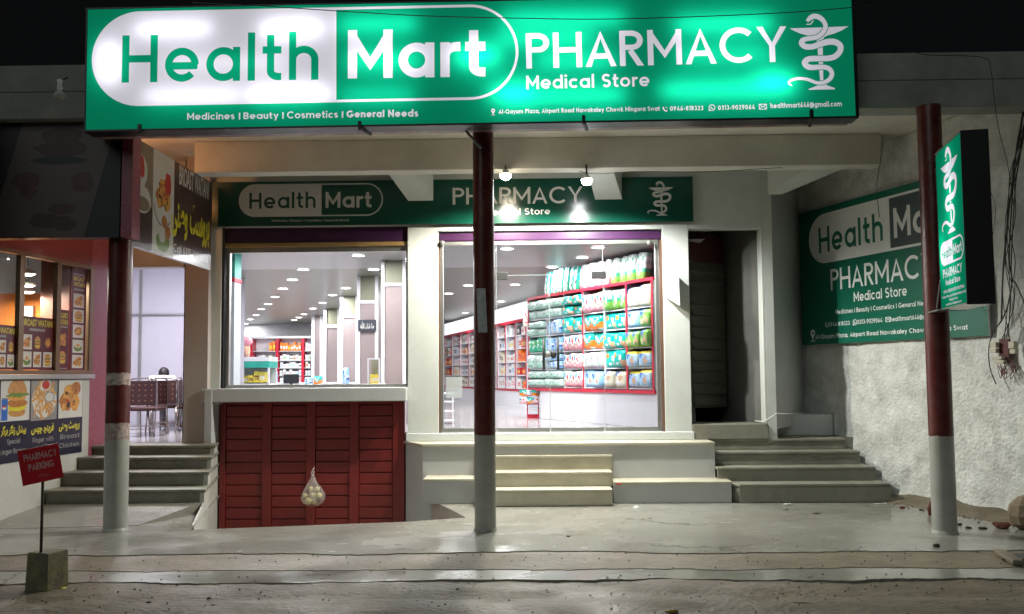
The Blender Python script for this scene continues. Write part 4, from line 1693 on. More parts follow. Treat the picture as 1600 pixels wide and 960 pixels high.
# framed pillars
M['taupe'] = mat('taupe_cladding', (.27, .215, .215), .35, var=.04)
M['oliv'] = mat('olive_cladding', (.21, .21, .15), .35, var=.05)
plab = ['framed taupe pillar nearest the display window, at its right edge', 'second framed taupe pillar, carrying the small dark Arabic plaque', 'third framed taupe pillar from the right in the display window',
        'fourth framed taupe pillar from the right in the display window', 'farthest and narrowest framed taupe pillar in the display window']
for k, (pxc, hw, yy, sy) in enumerate(((615, 19, 14.5, 445), (574.5, 16.5, 16.8, 472), (546, 14.5, 21, 494), (519, 13.5, 25, 510), (496, 9, 28, 470))):
    a, b = X(pxc - hw, yy), X(pxc + hw, yy)
    t = thing('pillar', plab[k], 'pillar', ((a + b) / 2, yy, FL), group='framed pillars inside the shop')
    zs2 = Z(sy, yy, pxc)
    q = MB(); q.box(a + .01, b - .01, yy + .01, yy + .4, FL, zs2); q.build('lower_panel', M['taupe'], t)
    q = MB(); q.box(a + .01, b - .01, yy + .01, yy + .4, zs2, SC - .002); q.build('upper_panel', M['oliv'], t)
    q = MB()
    wv = .055 * yy / 15
    for xx in (a, b - wv):
        q.box(xx, xx + wv, yy - .02, yy + .01, FL, SC - .003)
    q.box(a + wv, b - wv, yy - .015, yy + .009, zs2 - wv / 2, zs2 + wv / 2)
    q.build('corner_trim', M['int'], t)
    if k == 1:
        pla = at(573, 508.5, yy - .05)
# pillar at the left edge of the window
t = thing('poster_pillar', 'grey pillar with teal poster top at the left edge of the display window', 'pillar', (X(357, 13.1), 13.1, FL))
a, b = X(350, 13.1), X(366, 13.1)
q = MB(); q.box(a, b, 13.1, 13.4, FL, Z(441, 13.1, 357)); q.build('shaft', M['greyw'], t)
q = MB(); q.box(a, b, 13.1, 13.4, Z(434, 13.1, 357), SC - .002); q.build('teal_poster', mat('teal_print', (.02, .28, .22), .4, var=.3, scale=12), t)
q = MB(); q.box(a - .01, b + .01, 13.08, 13.4, Z(441, 13.1, 357) + .002, Z(434, 13.1, 357) - .002); q.build('red_band', M['redtrim'], t)

# ---------------------------------------------------------------- boxes and packs
PAL = {'T': (.0, .42, .37), 'W': (.75, .76, .78), 'P': (.72, .30, .36), 'B': (.28, .52, .78), 'G': (.18, .42, .07), 'C': (.74, .70, .55), 'O': (.80, .20, .02), 'D': (.03, .10, .42),
       'S': (.45, .60, .55), 'K': (.05, .05, .06), 'Y': (.75, .60, .08), 'R': (.55, .03, .04), 'E': (.02, .36, .21), 'F': (.55, .33, .22), 'L': (.55, .72, .82), 'N': (.16, .07, .03)}
for k_, c_ in PAL.items():
    M['pk' + k_] = mat('print_' + {'T': 'teal', 'W': 'white', 'P': 'pink', 'B': 'blue', 'G': 'green', 'C': 'cream', 'O': 'orange', 'D': 'navy', 'S': 'silver_green', 'K': 'black', 'Y': 'yellow', 'R': 'red', 'E': 'emerald', 'F': 'tan', 'L': 'pale_blue', 'N': 'brown'}[k_], c_, .28, var=.10, scale=9, bump=.0)
KINDS = {
    'cream': ('cream baby nappy pack', ['DDDCCCCC', 'DDCCFCCC', 'CCCFFFCC', 'CCCFFCCC', 'CWWWCCCC', 'CWWCCCWC', 'CCCCCCCC']),
    'blueyellow': ('pale blue and yellow nappy pack', ['YYYYYYYY', 'BDDBBLLL', 'BDBBFBLL', 'BBBFFBLL', 'LBBFFFBL', 'LLBBFBBB', 'LLLLLLLL']),
    'green': ('green nappy pack with blue badge', ['GDDDGGGG', 'GDDDGGGG', 'GGDGFGGG', 'GGGGFFGG', 'GGCFFFFG', 'GGCFGGFG', 'GGGGGGGG']),
    'blue': ('light blue nappy pack', ['BBBBBBBB', 'BDDBBLLB', 'BBDBLLLB', 'LLBLFLBB', 'LLLLFFBB', 'BLLLLLBB', 'BBBBBBBB']),
    'greenwhite': ('green and white nappy pack', ['WWWDDWWW', 'WEEWWDWW', 'WEEEWWEW', 'GEEGWWEE', 'GGGGGWGG', 'GGGWGGGG', 'GGGGGGGG']),
    'teal': ('teal nappy pack with orange spot', ['TTTTTTTT', 'TOOTTTTT', 'TOOTTWWT', 'TTTTTWWT', 'TTTTTTFF', 'TTTWWTFF', 'TTTTTTTF']),
    'tealorange': ('teal and orange nappy pack', ['TTTTTTTT', 'TWWTTTWT', 'TTWWTWTT', 'OOTWWTTO', 'OOOTTOOO', 'OOOOOOOO', 'WOOOOOWW']),
    'pinkwhite': ('pink and white nappy pack', ['WWWWWWWW', 'WDTDWWRW', 'WWDWWRRW', 'WTWFWWRW', 'WWFFPWWP', 'PWPWPPPP', 'PPPPPPPP']),
    'whitegrey': ('white nappy pack with small dark print', ['WWWWWWWW', 'WSTSWWWW', 'WWSWWKWW', 'WFWWKWSW', 'WFFWWKSW', 'SSWWSSSS', 'PPWWPPWP']),
    'silver': ('silver-green nappy roll', ['SSSSSSSS', 'SWWSSWWS', 'WWSSWWSS', 'SESSSSES', 'SSSSSSSS', 'SSESESSS', 'SSSSSSSS']),
    'emerald': ('emerald green wipes pack', ['EEEEEEEE', 'EWGEEWGE', 'EGGEEGGE', 'EEWEEEWE', 'EWEEEWEE', 'EEEEEEEE', 'EEEEEEEE']),
    'bluewhite': ('blue and white wipes pack', ['WWBBWWBB', 'LDDBLWBB', 'WBDBWLBB', 'LBBDWBLW', 'WBBBWLBD', 'LWBBLWBB', 'WWBBWWBB']),
    'standgreen': ('tall white and green leaning pack', ['WWSSWWSS', 'WESWWESW', 'SWWWSWWS', 'WGEWWWEW', 'SWEEWSEE', 'GGGWGGGG', 'GGGGGGGG']),
    'standteal': ('tall teal and white leaning pack', ['TWWTTTWT', 'TWKTTWWT', 'TWWTTKWT', 'TWKTTWWT', 'EWWEEWKE', 'EWKEEWWE', 'EWWEEWWE']),
    'standpink': ('tall pink and white leaning pack', ['WWSWWWSW', 'WRRWWTWW', 'WRWTWWSW', 'WWSWWWWW', 'PWWPPWPW', 'PPWPPPWP', 'PPPPPPPP']),
}


def pack_mesh(kind):
    rows = KINDS[kind][1]
    nx, nz = len(rows[0]), len(rows)
    letters = sorted(set(''.join(rows)))
    bm = bmesh.new()
    grid = {}
    ny = 3

    def pt(i, j, k):
        if (i, j, k) in grid: return grid[(i, j, k)]
        x, y, z = i / nx * 2 - 1, j / ny * 2 - 1, k / nz * 2 - 1
        fx = 1 - .06 * abs(y) ** 3 - .03 * abs(z) ** 6
        fy = 1 - .16 * abs(x) ** 6 - .22 * abs(z) ** 6
        fz = 1 - .03 * abs(x) ** 6 - .03 * abs(y) ** 2
        n = noise.noise(V((x * 2.5, y * 2, z * 2.5 + ord(kind[0])))) * .06
        v = bm.verts.new((x * fx * .5, (y * fy + n * (1 if y < 0 else 0)) * .5, z * fz * .5 + .5))
        grid[(i, j, k)] = v
        return v
    for i in range(nx):
        for k in range(nz):
            f = bm.faces.new([pt(i, 0, k), pt(i + 1, 0, k), pt(i + 1, 0, k + 1), pt(i, 0, k + 1)])
            f.material_index = letters.index(rows[nz - 1 - k][i])
            f = bm.faces.new([pt(i, ny, k), pt(i, ny, k + 1), pt(i + 1, ny, k + 1), pt(i + 1, ny, k)])
            f.material_index = letters.index(rows[nz - 1 - k][i])
    for j in range(ny):
        for k in range(nz):
            for i, s in ((0, 1), (nx, -1)):
                f = bm.faces.new([pt(i, j, k), pt(i, j, k + 1), pt(i, j + 1, k + 1), pt(i, j + 1, k)][::-s])
                f.material_index = letters.index(rows[nz - 1 - k][0 if i == 0 else nx - 1])
        for i in range(nx):
            for k, s in ((0, -1), (nz, 1)):
                f = bm.faces.new([pt(i, j, k), pt(i + 1, j, k), pt(i + 1, j + 1, k), pt(i, j + 1, k)][::s])
                f.material_index = letters.index(rows[0 if k else nz - 1][i])
    bmesh.ops.recalc_face_normals(bm, faces=bm.faces)
    for f in bm.faces: f.smooth = True
    me = bpy.data.meshes.new('pack_' + kind)
    bm.to_mesh(me)
    bm.free()
    for l_ in letters: me.materials.append(M['pk' + l_])
    return me


PM = {k: pack_mesh(k) for k in KINDS}


class Fr:
    """local frame of a shelf run: a along the front (left to right), b out of the front, c height"""
    def __init__(s, pl, pr, z0):
        s.O = V((pl[0], pl[1], z0))
        d = V((pr[0] - pl[0], pr[1] - pl[1], 0))
        s.L = d.length
        s.u = d.normalized()
        s.n = s.u.cross(V((0, 0, 1)))
        s.rz = math.atan2(s.u.y, s.u.x)

    def p(s, a, b, c):
        return s.O + s.u * a + s.n * b + V((0, 0, c))

    def box(s, m, a0, a1, b0, b1, c0, c1, mi=0):
        q = [s.p(a0, b1, 0), s.p(a1, b1, 0), s.p(a1, b0, 0), s.p(a0, b0, 0)]
        m.slab([(v.x, v.y) for v in q], s.O.z + c0, s.O.z + c1, mi)

    def a(s, px, py=520):
        return (atp(px, py, s.O, s.n) - s.O).dot(s.u)

    def c(s, px, py):
        return atp(px, py, s.O, s.n).z - s.O.z


f1 = Fr((X(823, 16.5), 16.5), (X(1022, 13.0), 13.0), 0)
U1 = thing('display_shelf', 'long red-edged wall shelf of nappy packs beyond the glass door', 'shelf', f1.p(f1.L / 2, 0, FL))
rows_z = [1.47, 1.79, 2.10, 2.41, 2.72]
ztop1 = 3.13
cuts = [f1.a(p) for p in (826, 854, 881, 911, 944.5, 979.5, 1020)]
m = MB(); f1.box(m, cuts[0], cuts[-1], -.42, -.40, 1.44, ztop1); m.build('back_panel', M['int'], U1)
for z in rows_z:
    m = MB(); f1.box(m, cuts[0] + .01, cuts[-1] - .01, -.399, -.012, z - .02, z - .002); m.build('shelf_board', M['int'], U1)
for a in cuts:
    m = MB(); f1.box(m, a - .009, a + .009, -.399, .0, 1.44, ztop1 - .03); m.build('divider', M['int'], U1)
    if a not in (cuts[0], cuts[3], cuts[5], cuts[6]): continue
    m = MB(); f1.box(m, a - (.014 if a not in (cuts[0], cuts[5], cuts[6]) else .022), a + (.014 if a not in (cuts[0], cuts[5], cuts[6]) else .022), .001, .01, 1.44, ztop1 - .03); m.build('red_edging', M['redtrim'], U1)
m = MB()
f1.box(m, cuts[0] - .03, cuts[-1] + .04, -.43, .014, ztop1 - .028, ztop1 + .02)
f1.box(m, cuts[0] - .03, cuts[-1] + .04, -.43, .014, 1.385, 1.438)
m.build('red_rail', M['redtrim'], U1)
m = MB(); f1.box(m, f1.a(842), cuts[-1] + .06, -.43, -.02, FL + .002, 1.383); m.build('base_cabinet', M['int'], U1)

CELLS = {  # column -> shelf rows from bottom to top: (kind, count, stacked)
    5: [('blueyellow', 2, 1), ('blueyellow', 2, 1), ('green', 3, 1), ('blue+green', 2, 1), ('cream', 2, 1)],
    4: [('cream', 2, 1), ('teal', 2, 1), ('teal', 2, 1), ('teal', 2, 1), ('greenwhite', 3, 1)],
    3: [('blue', 2, 1), ('whitegrey', 3, 1), ('tealorange', 2, 1), ('tealorange', 2, 1), ('pinkwhite', 3, 1)],
    2: [('pinkwhite', 3, 1), ('pinkwhite', 3, 1), ('pinkwhite', 3, 1), ('teal', 2, 1), ('teal', 2, 2)],
    1: [('silver', 2, 2), ('bluewhite', 2, 2), ('bluewhite', 2, 1), ('bluewhite', 2, 1), ('silver', 2, 2)],
    0: [('silver', 1, 2), ('silver', 2, 1), ('emerald', 2, 1), ('silver', 2, 2), ('silver', 2, 2)],
}
rown = ['bottom', 'second lowest', 'middle', 'second highest', 'top']
coln = ['leftmost bay', 'second bay', 'third bay', 'third-last bay', 'second-last bay', 'rightmost bay']
posn = {1: ['only'], 2: ['left', 'right'], 3: ['left', 'middle', 'right']}
rnd = random.Random(4)
for cidx, cells in CELLS.items():
    a0, a1 = cuts[cidx] + .02, cuts[cidx + 1] - .02
    for r_, (kd, n, stk) in enumerate(cells):
        zb0 = rows_z[r_]
        zh_ = (rows_z[r_ + 1] if r_ < 4 else ztop1 - .03) - zb0 - .03
        for k in range(n):
            kk = kd.split('+')[min(k, len(kd.split('+')) - 1)]
            for s_ in range(stk):
                o = bpy.data.objects.new('nappy_pack', PM[kk])
                C.objects.link(o)
                wdt = (a1 - a0 + .03) / n * rnd.uniform(.96, 1.03)
                hh = zh_ / stk * rnd.uniform(.86, .99)
                dd = rnd.uniform(.30, .40)
                o.scale = (wdt, dd, hh)
                o.location = f1.p(a0 + (a1 - a0) * (k + .5) / n, -.14 + rnd.uniform(-.02, .04), zb0 + (zh_ / stk) * s_ + .001)
                o.rotation_euler = (rnd.uniform(-.03, .03), 0, f1.rz + rnd.uniform(-.08, .08))
                pos = '' if n == 1 else posn[n][k] + ' '
                lay = '' if stk == 1 else (' lower layer' if s_ == 0 else ' upper layer')
                tag(o, f'{pos}{KINDS[kk][0]}, {rown[r_]} shelf, {coln[cidx]}{"," + lay if lay else ""}', 'nappy pack', 'nappy packs on the red-edged shelf')
# leaning packs on top
tops = [('standteal', 843, 852), ('standteal', 853, 861), ('standteal', 862, 871), ('standteal', 872, 880), ('standteal', 881, 894), ('standpink', 897, 907), ('standpink', 908, 920),
        ('standpink', 923, 933), ('standpink', 934, 944), ('standgreen', 946, 957), ('standgreen', 959, 970), ('standgreen', 971, 983), ('standgreen', 984, 998)]
tn = ['leftmost', 'second', 'third', 'fourth', 'fifth', 'sixth', 'seventh', 'eighth', 'ninth', 'tenth', 'eleventh', 'twelfth', 'rightmost']
for k, (kd, p0, p1) in enumerate(tops):
    o = bpy.data.objects.new('leaning_pack', PM[kd])
    C.objects.link(o)
    a0, a1 = f1.a(p0, 450), f1.a(p1, 450)
    o.scale = ((a1 - a0) * 1.02, .16, .445 + rnd.uniform(-.015, .015))
    o.location = f1.p((a0 + a1) / 2, -.16, ztop1 + .022)
    o.rotation_euler = (R(-4), R(rnd.uniform(2, 9)), f1.rz)
    tag(o, f'{KINDS[kd][0]} on top of the nappy shelf, {tn[k]} of the row', 'nappy pack', 'packs leaning on top of the nappy shelf')

# far wall shelves with small goods
f2 = Fr((X(693, 31), 31), (X(823, 21.3), 21.3), 0)
U2 = thing('medicine_shelf', 'far wall shelf of small cartons with lit white header boards', 'shelf', f2.p(f2.L / 2, 0, FL))
c2px = [694, 706, 719, 732, 745, 777, 790, 805, 822]
c2 = [f2.a(p) for p in c2px]
rz2 = [1.34, 1.68, 2.02, 2.36, 2.70]
m = MB(); f2.box(m, c2[0], c2[-1], -.42, -.40, 1.3, 3.06); m.build('back_panel', M['int'], U2)
for z in rz2:
    m = MB(); f2.box(m, c2[0], c2[-1], -.399, -.01, z - .025, z - .002); m.build('shelf_board', M['int'], U2)
for a in c2:
    m = MB(); f2.box(m, a - .02, a + .02, -.399, .0, 1.3, 3.02); m.build('divider', M['int'], U2)
    m = MB(); f2.box(m, a - .022, a + .022, .001, .012, 1.3, 3.02); m.build('red_edging', M['redtrim'], U2)
m = MB(); f2.box(m, c2[0], c2[-1], -.40, .016, 3.022, 3.09); f2.box(m, c2[0], c2[-1], -.40, .016, 1.26, 1.298); m.build('red_rail', M['redtrim'], U2)
m = MB(); f2.box(m, c2[0], c2[-1], -.40, -.02, FL, 1.258); m.build('base_cabinet', M['int'], U2)
for i in range(len(c2) - 1):
    m = MB(); f2.box(m, c2[i] + .04, c2[i + 1] - .04, -.30, .0, 3.094, 3.50); m.build('lit_header', M['litpanel'], U2)

boxm = {}


def carton(kl):
    """small carton with coloured front band, unit size"""
    if kl in boxm: return boxm[kl]
    a, b = kl
    q = MB()
    q.box(-.5, .5, -.5, .5, 0, 1, 0)
    q.add([(-.4, -.503, .25), (.4, -.503, .25), (.4, -.503, .62), (-.4, -.503, .62)], [(0, 1, 2, 3)], 1)
    q.add([(-.3, -.506, .35), (.1, -.506, .35), (.1, -.506, .45), (-.3, -.506, .45)], [(0, 1, 2, 3)], 0)
    me = bpy.data.meshes.new('carton')
    me.from_pydata([tuple(p) for p in q.v], [], q.f)
    me.polygons.foreach_set('material_index', q.m)
    me.materials.append(M['pk' + a]); me.materials.append(M['pk' + b])
    boxm[kl] = me
    return me


CN = {'W': 'white', 'F': 'tan', 'R': 'red', 'O': 'orange', 'D': 'navy', 'C': 'cream', 'P': 'pink', 'B': 'blue', 'K': 'black', 'G': 'green', 'Y': 'yellow', 'L': 'pale blue', 'N': 'brown', 'T': 'teal', 'S': 'silver-green', 'E': 'emerald'}
rnd = random.Random(7)
ordn = ['first', 'second', 'third', 'fourth', 'fifth', 'sixth', 'seventh', 'eighth']
rown5 = ['lowest', 'second', 'third', 'fourth', 'highest']


def fill(fr, a0, a1, zb0, zh_, n, pal, nm, lab, group, depth=.2, b=-.14):
    x = a0
    w_ = (a1 - a0) / n
    for k in range(n):
        ca, cb = rnd.choice(pal)
        o = bpy.data.objects.new(nm, carton((ca, cb)))
        C.objects.link(o)
        o.scale = (w_ * rnd.uniform(.80, 1.0), depth, zh_ * rnd.uniform(.55, 1.0))
        o.location = fr.p(a0 + w_ * (k + .5), b + rnd.uniform(-.03, .03), zb0)
        o.rotation_euler.z = fr.rz
        ps = {1: [''], 2: ['left ', 'right '], 3: ['left ', 'middle ', 'right ']}.get(n, [o_ + ' ' for o_ in ordn])[k]
        tag(o, f'{ps}{CN[ca]} carton with {CN[cb]} band, {lab}', 'carton', group)


pals = [[('W', 'S'), ('W', 'P'), ('C', 'K')], [('W', 'K'), ('W', 'B'), ('C', 'F')], [('W', 'F'), ('W', 'R'), ('K', 'W')], [('F', 'R'), ('W', 'Y'), ('C', 'O')], [('R', 'Y'), ('O', 'R'), ('W', 'R'), ('N', 'F')]]
bays = ['far left bay', 'second bay', 'third bay', 'bay left of the column', None, 'first bay right of the column', 'second bay right of the column', 'last bay beside the nappy shelf']
for i in range(8):
    if i == 4: continue
    for r_ in range(5):
        pal = pals[4] if i in (0, 7) and r_ < 4 else pals[(i * 2 + r_) % 4]
        fill(f2, c2[i] + .06, c2[i + 1] - .06, rz2[r_], .30, 3, pal, 'carton', f'{rown5[r_]} far shelf, {bays[i]}', 'small cartons on the far wall shelf')

# shelf at the very back, seen through the window
f3 = Fr((X(393, 31), 31), (X(489, 31), 31), 0)
U3 = thing('rear_shelf', 'rear wall shelf with three red posts seen low through the display window', 'shelf', f3.p(f3.L / 2, 0, FL))
rz3 = [1.45, 1.72, 1.99, 2.26, 2.60]
m = MB(); f3.box(m, 0, f3.L, -.42, -.40, FL, 3.05); m.build('back_panel', M['int'], U3)
for z in rz3:
    m = MB(); f3.box(m, 0, f3.L, -.399, -.01, z - .03, z - .002); m.build('shelf_board', M['intgrey'], U3)
c3 = [f3.a(p) for p in (393, 433.5, 473.5, 487)]
for a in c3[:3]:
    m = MB(); f3.box(m, a - .05, a + .05, -.399, .02, FL, 3.04); m.build('red_post', M['redtrim'], U3)
m = MB(); f3.box(m, f3.a(366), f3.L + .1, -.5, .05, 3.052, 3.13); m.build('cornice', M['int'], U3)
for i, (a0, a1) in enumerate(zip(c3[:-1], c3[1:])):
    bay = ('left bay', 'middle bay', 'right bay')[i]
    for r_ in range(5):
        if r_ == 4:
            if i == 1:
                fill(f3, a0 + .08, a1 - .08, rz3[r_], .36, 8, [('O', 'Y'), ('O', 'W')], 'orange_carton', f'top rear shelf, {bay}', 'orange cartons on the top rear shelf')
            elif i == 0:
                fill(f3, a0 + .62, a1 - .08, rz3[r_], .36, 2, [('O', 'Y')], 'orange_carton', f'top rear shelf, {bay}', 'orange cartons on the top rear shelf')
            else:
                fill(f3, a0 + .08, a1 - .03, rz3[r_], .3, 2, [('W', 'P')], 'carton', f'top rear shelf, {bay}', 'small cartons on the rear shelf')
        else:
            fill(f3, a0 + .08, a1 - .05, rz3[r_], .22, (6, 7, 2)[i], [('W', 'S'), ('W', 'K'), ('W', 'P'), ('W', 'G') if r_ == 3 else ('W', 'B'), ('C', 'R')], 'carton', f'{rown5[r_]} rear shelf, {bay}', 'small cartons on the rear shelf')

# counters near the window
t = thing('glass_counter', 'glass display counter with teal header and yellow cartons, low left in the display window', 'counter', (X(393, 17), 17, FL))
a, b = X(366, 17), X(421, 17)
q = MB(); q.box(a, b, 17.02, 17.6, Z(575, 17, 390), Z(565, 17, 390)); q.build('teal_header', mat('teal_header', (.02, .33, .27), .35, var=.2), t)
q = MB(); q.box(a, b, 17.03, 17.6, FL, Z(600, 17, 390)); q.build('base', M['int'], t)
q = MB(); q.box(a, b, 17.5, 17.55, Z(600, 17, 390), Z(575, 17, 390)); q.build('rear_panel', M['greyw'], t)
q = MB(); q.box(a, b, 17.03, 17.6, Z(565, 17, 390) + .002, Z(558, 17, 390)); q.build('counter_top', M['int'], t)
q = MB(); q.box(b - .03, b, 17.02, 17.06, Z(600, 17, 390), Z(575, 17, 390)); q.build('post', M['int'], t)
fc = Fr((a, 17.1), (b, 17.1), 0)
fill(fc, .12, (b - a) - .12, Z(598, 17, 390), .22, 4, [('Y', 'N'), ('Y', 'W')], 'yellow_carton', 'inside the teal-topped glass counter', 'yellow cartons in the glass counter', .2, -.15)
t = thing('soft_toy', 'pink-headed soft toy on the counter at the left of the display window', 'toy', (X(384, 17.3), 17.3, Z(558, 17.3, 384)))
zt0 = Z(558, 17.3, 384)
q = MB(); q.ball((X(384, 17.3), 17.3, zt0 + .13), .11, 14, 0, (.9, .8, 1.2)); q.ball((X(380, 17.3), 17.25, zt0 + .06), .06, 10, 0, (1, 1, 1)); q.ball((X(388, 17.3), 17.25, zt0 + .06), .06, 10, 0, (1, 1, 1)); q.build('body', M['pkF'], t)
q = MB(); q.ball((X(386, 17.3), 17.3, zt0 + .31), .10, 14, 0, (1.2, .8, 1)); q.build('head', M['pkP'], t)
t = thing('monitor', 'black computer monitor low in the middle of the display window', 'monitor', (X(455, 20), 20, 1.5))
a, b = X(443.5, 20), X(467.5, 20)
q = MB(); q.box(a, b, 20, 20.04, Z(599, 20, 455), Z(585, 20, 455)); q.build('screen', M['black'], t, bevel=.006)
q = MB(); q.box((a + b) / 2 - .03, (a + b) / 2 + .03, 20.01, 20.03, 1.35, Z(599, 20, 455)); q.build('stand', M['dsteel'], t)
t = thing('cash_counter', 'white cash counter across the shop behind the display window', 'counter', (X(470, 20), 20, FL))
q = MB(); q.box(X(424, 20), X(560, 20), 20.1, 20.7, FL, 1.5); q.build('body', M['int'], t)
q = MB(); q.box(X(422, 20), X(562, 20), 20.05, 20.75, 1.502, 1.54); q.build('top', M['int'], t)
for k, (p0, p1, py0, py1, cc, lb) in enumerate(((422, 433, 580, 600, 'L', 'pale blue bag stack left of the monitor on the cash counter'), (478, 488, 590, 600, 'D', 'navy bag lying right of the monitor on the cash counter'), (492, 503, 588, 600, 'O', 'orange bag at the foot of the far pillars'),
                                               (536, 545, 575, 600, 'D', 'navy bundle beside the third framed pillar'), (570, 577, 582, 600, 'Y', 'yellow bundle at the foot of the plaque pillar'))):
    o = bpy.data.objects.new('goods_bag', pack_mesh('blue') if cc == 'L' else pack_mesh('bluewhite') if cc == 'D' else pack_mesh('tealorange') if cc == 'O' else pack_mesh('cream'))
    C.objects.link(o)
    yy = 19.6
    o.scale = (X(p1, yy) - X(p0, yy), .25, Z(py0, yy, p0) - Z(py1 + 2, yy, p0))
    o.location = ((X(p1, yy) + X(p0, yy)) / 2, yy, Z(py1 + 2, yy, p0))
    tag(o, lb, 'bag', 'bags of goods around the cash counter')
t = thing('glass_cabinet', 'small white-framed cabinet of yellow goods between the nearest pillars', 'cabinet', (X(584, 15.6), 15.6, FL))
a, b = X(574, 15.6), X(594, 15.6)
zc0, zc1 = Z(600, 15.6, 584), Z(562, 15.6, 584)
q = MB()
for xx in (a, b - .03): q.box(xx, xx + .03, 15.6, 15.63, FL, zc1)
q.box(a, b, 15.6, 15.63, zc1, zc1 + .03)
q.box(a, b, 15.6, 15.9, FL, zc0)
q.build('frame', M['int'], t)
q = MB(); q.box(a + .03, b - .03, 15.85, 15.9, zc0, zc1); q.build('rear_panel', M['oliv'], t)
fcb = Fr((a + .03, 15.62), (b - .03, 15.62), 0)
fill(fcb, .0, b - a - .06, zc0 + .002, .30, 1, [('Y', 'C')], 'yellow_carton', 'inside the white-framed cabinet', 'yellow carton in the cabinet', .15, -.12)

# red stand with orange bags at the end of the nappy shelf; white rack near the left glass
t = thing('crate_stand', 'red stand at the left end of the nappy shelf', 'stand', (X(830, 16.4), 16.4, FL))
a, b = X(822, 16.4), X(841, 16.4)
q = MB(); q.box(a, b, 16.4, 16.7, FL, FL + .06); q.box(a, a + .02, 16.4, 16.7, FL + .06, 1.38); q.box(b - .02, b, 16.4, 16.7, FL + .06, 1.38); q.box(a + .02, b - .02, 16.4, 16.7, 1.12, 1.14)
q.build('frame', M['redtrim'], t)
for k in range(6):
    o = bpy.data.objects.new('orange_bag', PM['tealorange'])
    C.objects.link(o)
    o.data = PM['tealorange'] if k % 2 else PM['pinkwhite']
    o.scale = (.16, .16, .12)
    o.location = (a - .05 + .10 * (k % 3), 16.3, (1.142, 1.28)[k // 3] if True else 0)
    o.rotation_euler.z = .3 * (k - 2)
    tag(o, ['left', 'middle', 'right'][k % 3] + (' bag on the lower' if k < 3 else ' bag on the upper') + ' layer of the red stand beside the nappy shelf', 'bag', 'bags on the red stand')
t = thing('wire_rack', 'low white rack standing inside the left pane of the glass door', 'rack', (X(697, 14.6), 14.6, FL))
a, b = X(691, 14.6), X(707, 14.6)
q = MB()
for z in (FL + .04, FL + .2, FL + .36, FL + .5): q.box(a, b, 14.6, 14.9, z, z + .02)
q.build('tray', M['int'], t)
q = MB()
for xx in (a, b): q.bar((xx, 14.6, FL), (xx, 14.6, FL + .55), .02, .02)
q.build('post', M['int'], t)

# ================================================================ signs
GLIT = backlit('backlit_green_flex', (.004, .47, .235), .30, .8)
WLIT = backlit('backlit_white_flex', (.93, .91, 1.0), .47, .62)
GP = mat('green_flex_print', (.003, .06, .038), .2, var=.05, scale=3, bump=.0006, bscale=3, spec=.5)
GP2 = mat('green_wall_print', (.006, .13, .08), .3, var=.06, scale=3, bump=.0006, bscale=3, spec=.5)
WP = mat('white_flex_print', (.62, .62, .60), .35, var=.03)
WP2 = mat('white_wall_print', (.84, .86, .86), .4, var=.03)
CONTACT = '|'


def lerp(a, b, t): return (a[0] + (b[0] - a[0]) * t, a[1] + (b[1] - a[1]) * t)


# ---- big lit sign
Y0 = 9.02
bl, br, tl = at(134, 203.5, Y0), at(1337, 181.7, Y0), at(138.5, 15.2, Y0)
u = (br - bl).normalized()
vv = V((0, -1, 0)).cross(u) * -1
vv = u.cross(V((0, -1, 0)))
if vv.z < 0: vv = -vv
H = (tl - bl).dot(vv)
A = Art(bl, u, vv, (br - bl).length, H)
cl, cr_, ct, cb, cm = A.px(143.5, 92).x, A.px(810, 84).x, A.px(480, 12.6).y, A.px(480, 161).y, A.px(525.5, 90).x
A.capsule(cl, cb, cr_, ct, cm, 1, 0, .028, 40)
cap = lambda x, yb, yt: yt
A.textpx('Health', (190, 129.5), (497.5, 124.7), 55.8, 0, w=.155, gap=.16, seg=44)
A.textpx('Mart', (543.5, 123), (758.5, 119.8), 47.5, 1, w=.185, gap=.12, seg=44)
A.textpx('PHARMACY', (822.5, 107.5), (1230, 96.5), 52.5, 1, w=.15, gap=.10, seg=44)
A.textpx('Medical Store', (822.5, 139.5), (1015, 135), 118.5, 1, w=.17, gap=.13)
A.textpx('Medicines', (292.5, 187.5), (366.5, 186.5), 177, 1, w=.17)
A.textpx('|', (373.0, 187), (375.2, 187), 176, 1, w=.17)
A.textpx('Beauty', (380.5, 186.3), (435, 185.6), 176, 1, w=.17)
A.textpx('|', (441, 186), (443.2, 186), 175, 1, w=.17)
A.textpx('Cosmetics', (448.5, 185.4), (528, 184.3), 174.5, 1, w=.17)
A.textpx('|', (534, 184.5), (536.2, 184.5), 173.5, 1, w=.17)
A.textpx('General', (541.5, 184), (600.5, 183.2), 173, 1, w=.22)
A.textpx('Needs', (606.5, 183.1), (653.5, 182.4), 171.8, 1, w=.22)
A.textpx('Al-Qayum Plaza, Airport Road Nawakaley Chowk Mingora Swat', (779, 178.2), (1031, 173.2), 171.2, 1, w=.19, gap=.13, seg=12)
A.textpx('0946-818323', (1047, 173.4), (1099, 172.5), 166.3, 1, w=.19, seg=12)
A.textpx('0313-9029064', (1122, 172.3), (1179.5, 171), 165, 1, w=.19, seg=12)
A.textpx('healthmart646@gmail.com', (1204, 169.5), (1315.5, 166.2), 161.5, 1, w=.19, seg=12)
k = .0066
A.pin(A.px(770.5, 175.5), .034, 1, 0)
A.phone(A.px(1039.5, 170.5), .034, 1)
A.chat(A.px(1112.5, 168.5), .037, 1)
A.mail(A.px(1192, 167), .038, 1)
e0, e1 = A.px(1229.5, 142.5), A.px(1325, 21)
A.hygieia(e0.x, e0.y, e1.x, e1.y, 1, 0, 6)
BS = thing('shop_signboard', 'huge backlit green sign spanning the roof edge over the whole porch', 'sign', bl)
face = A.build('face', [GLIT, WLIT], BS)
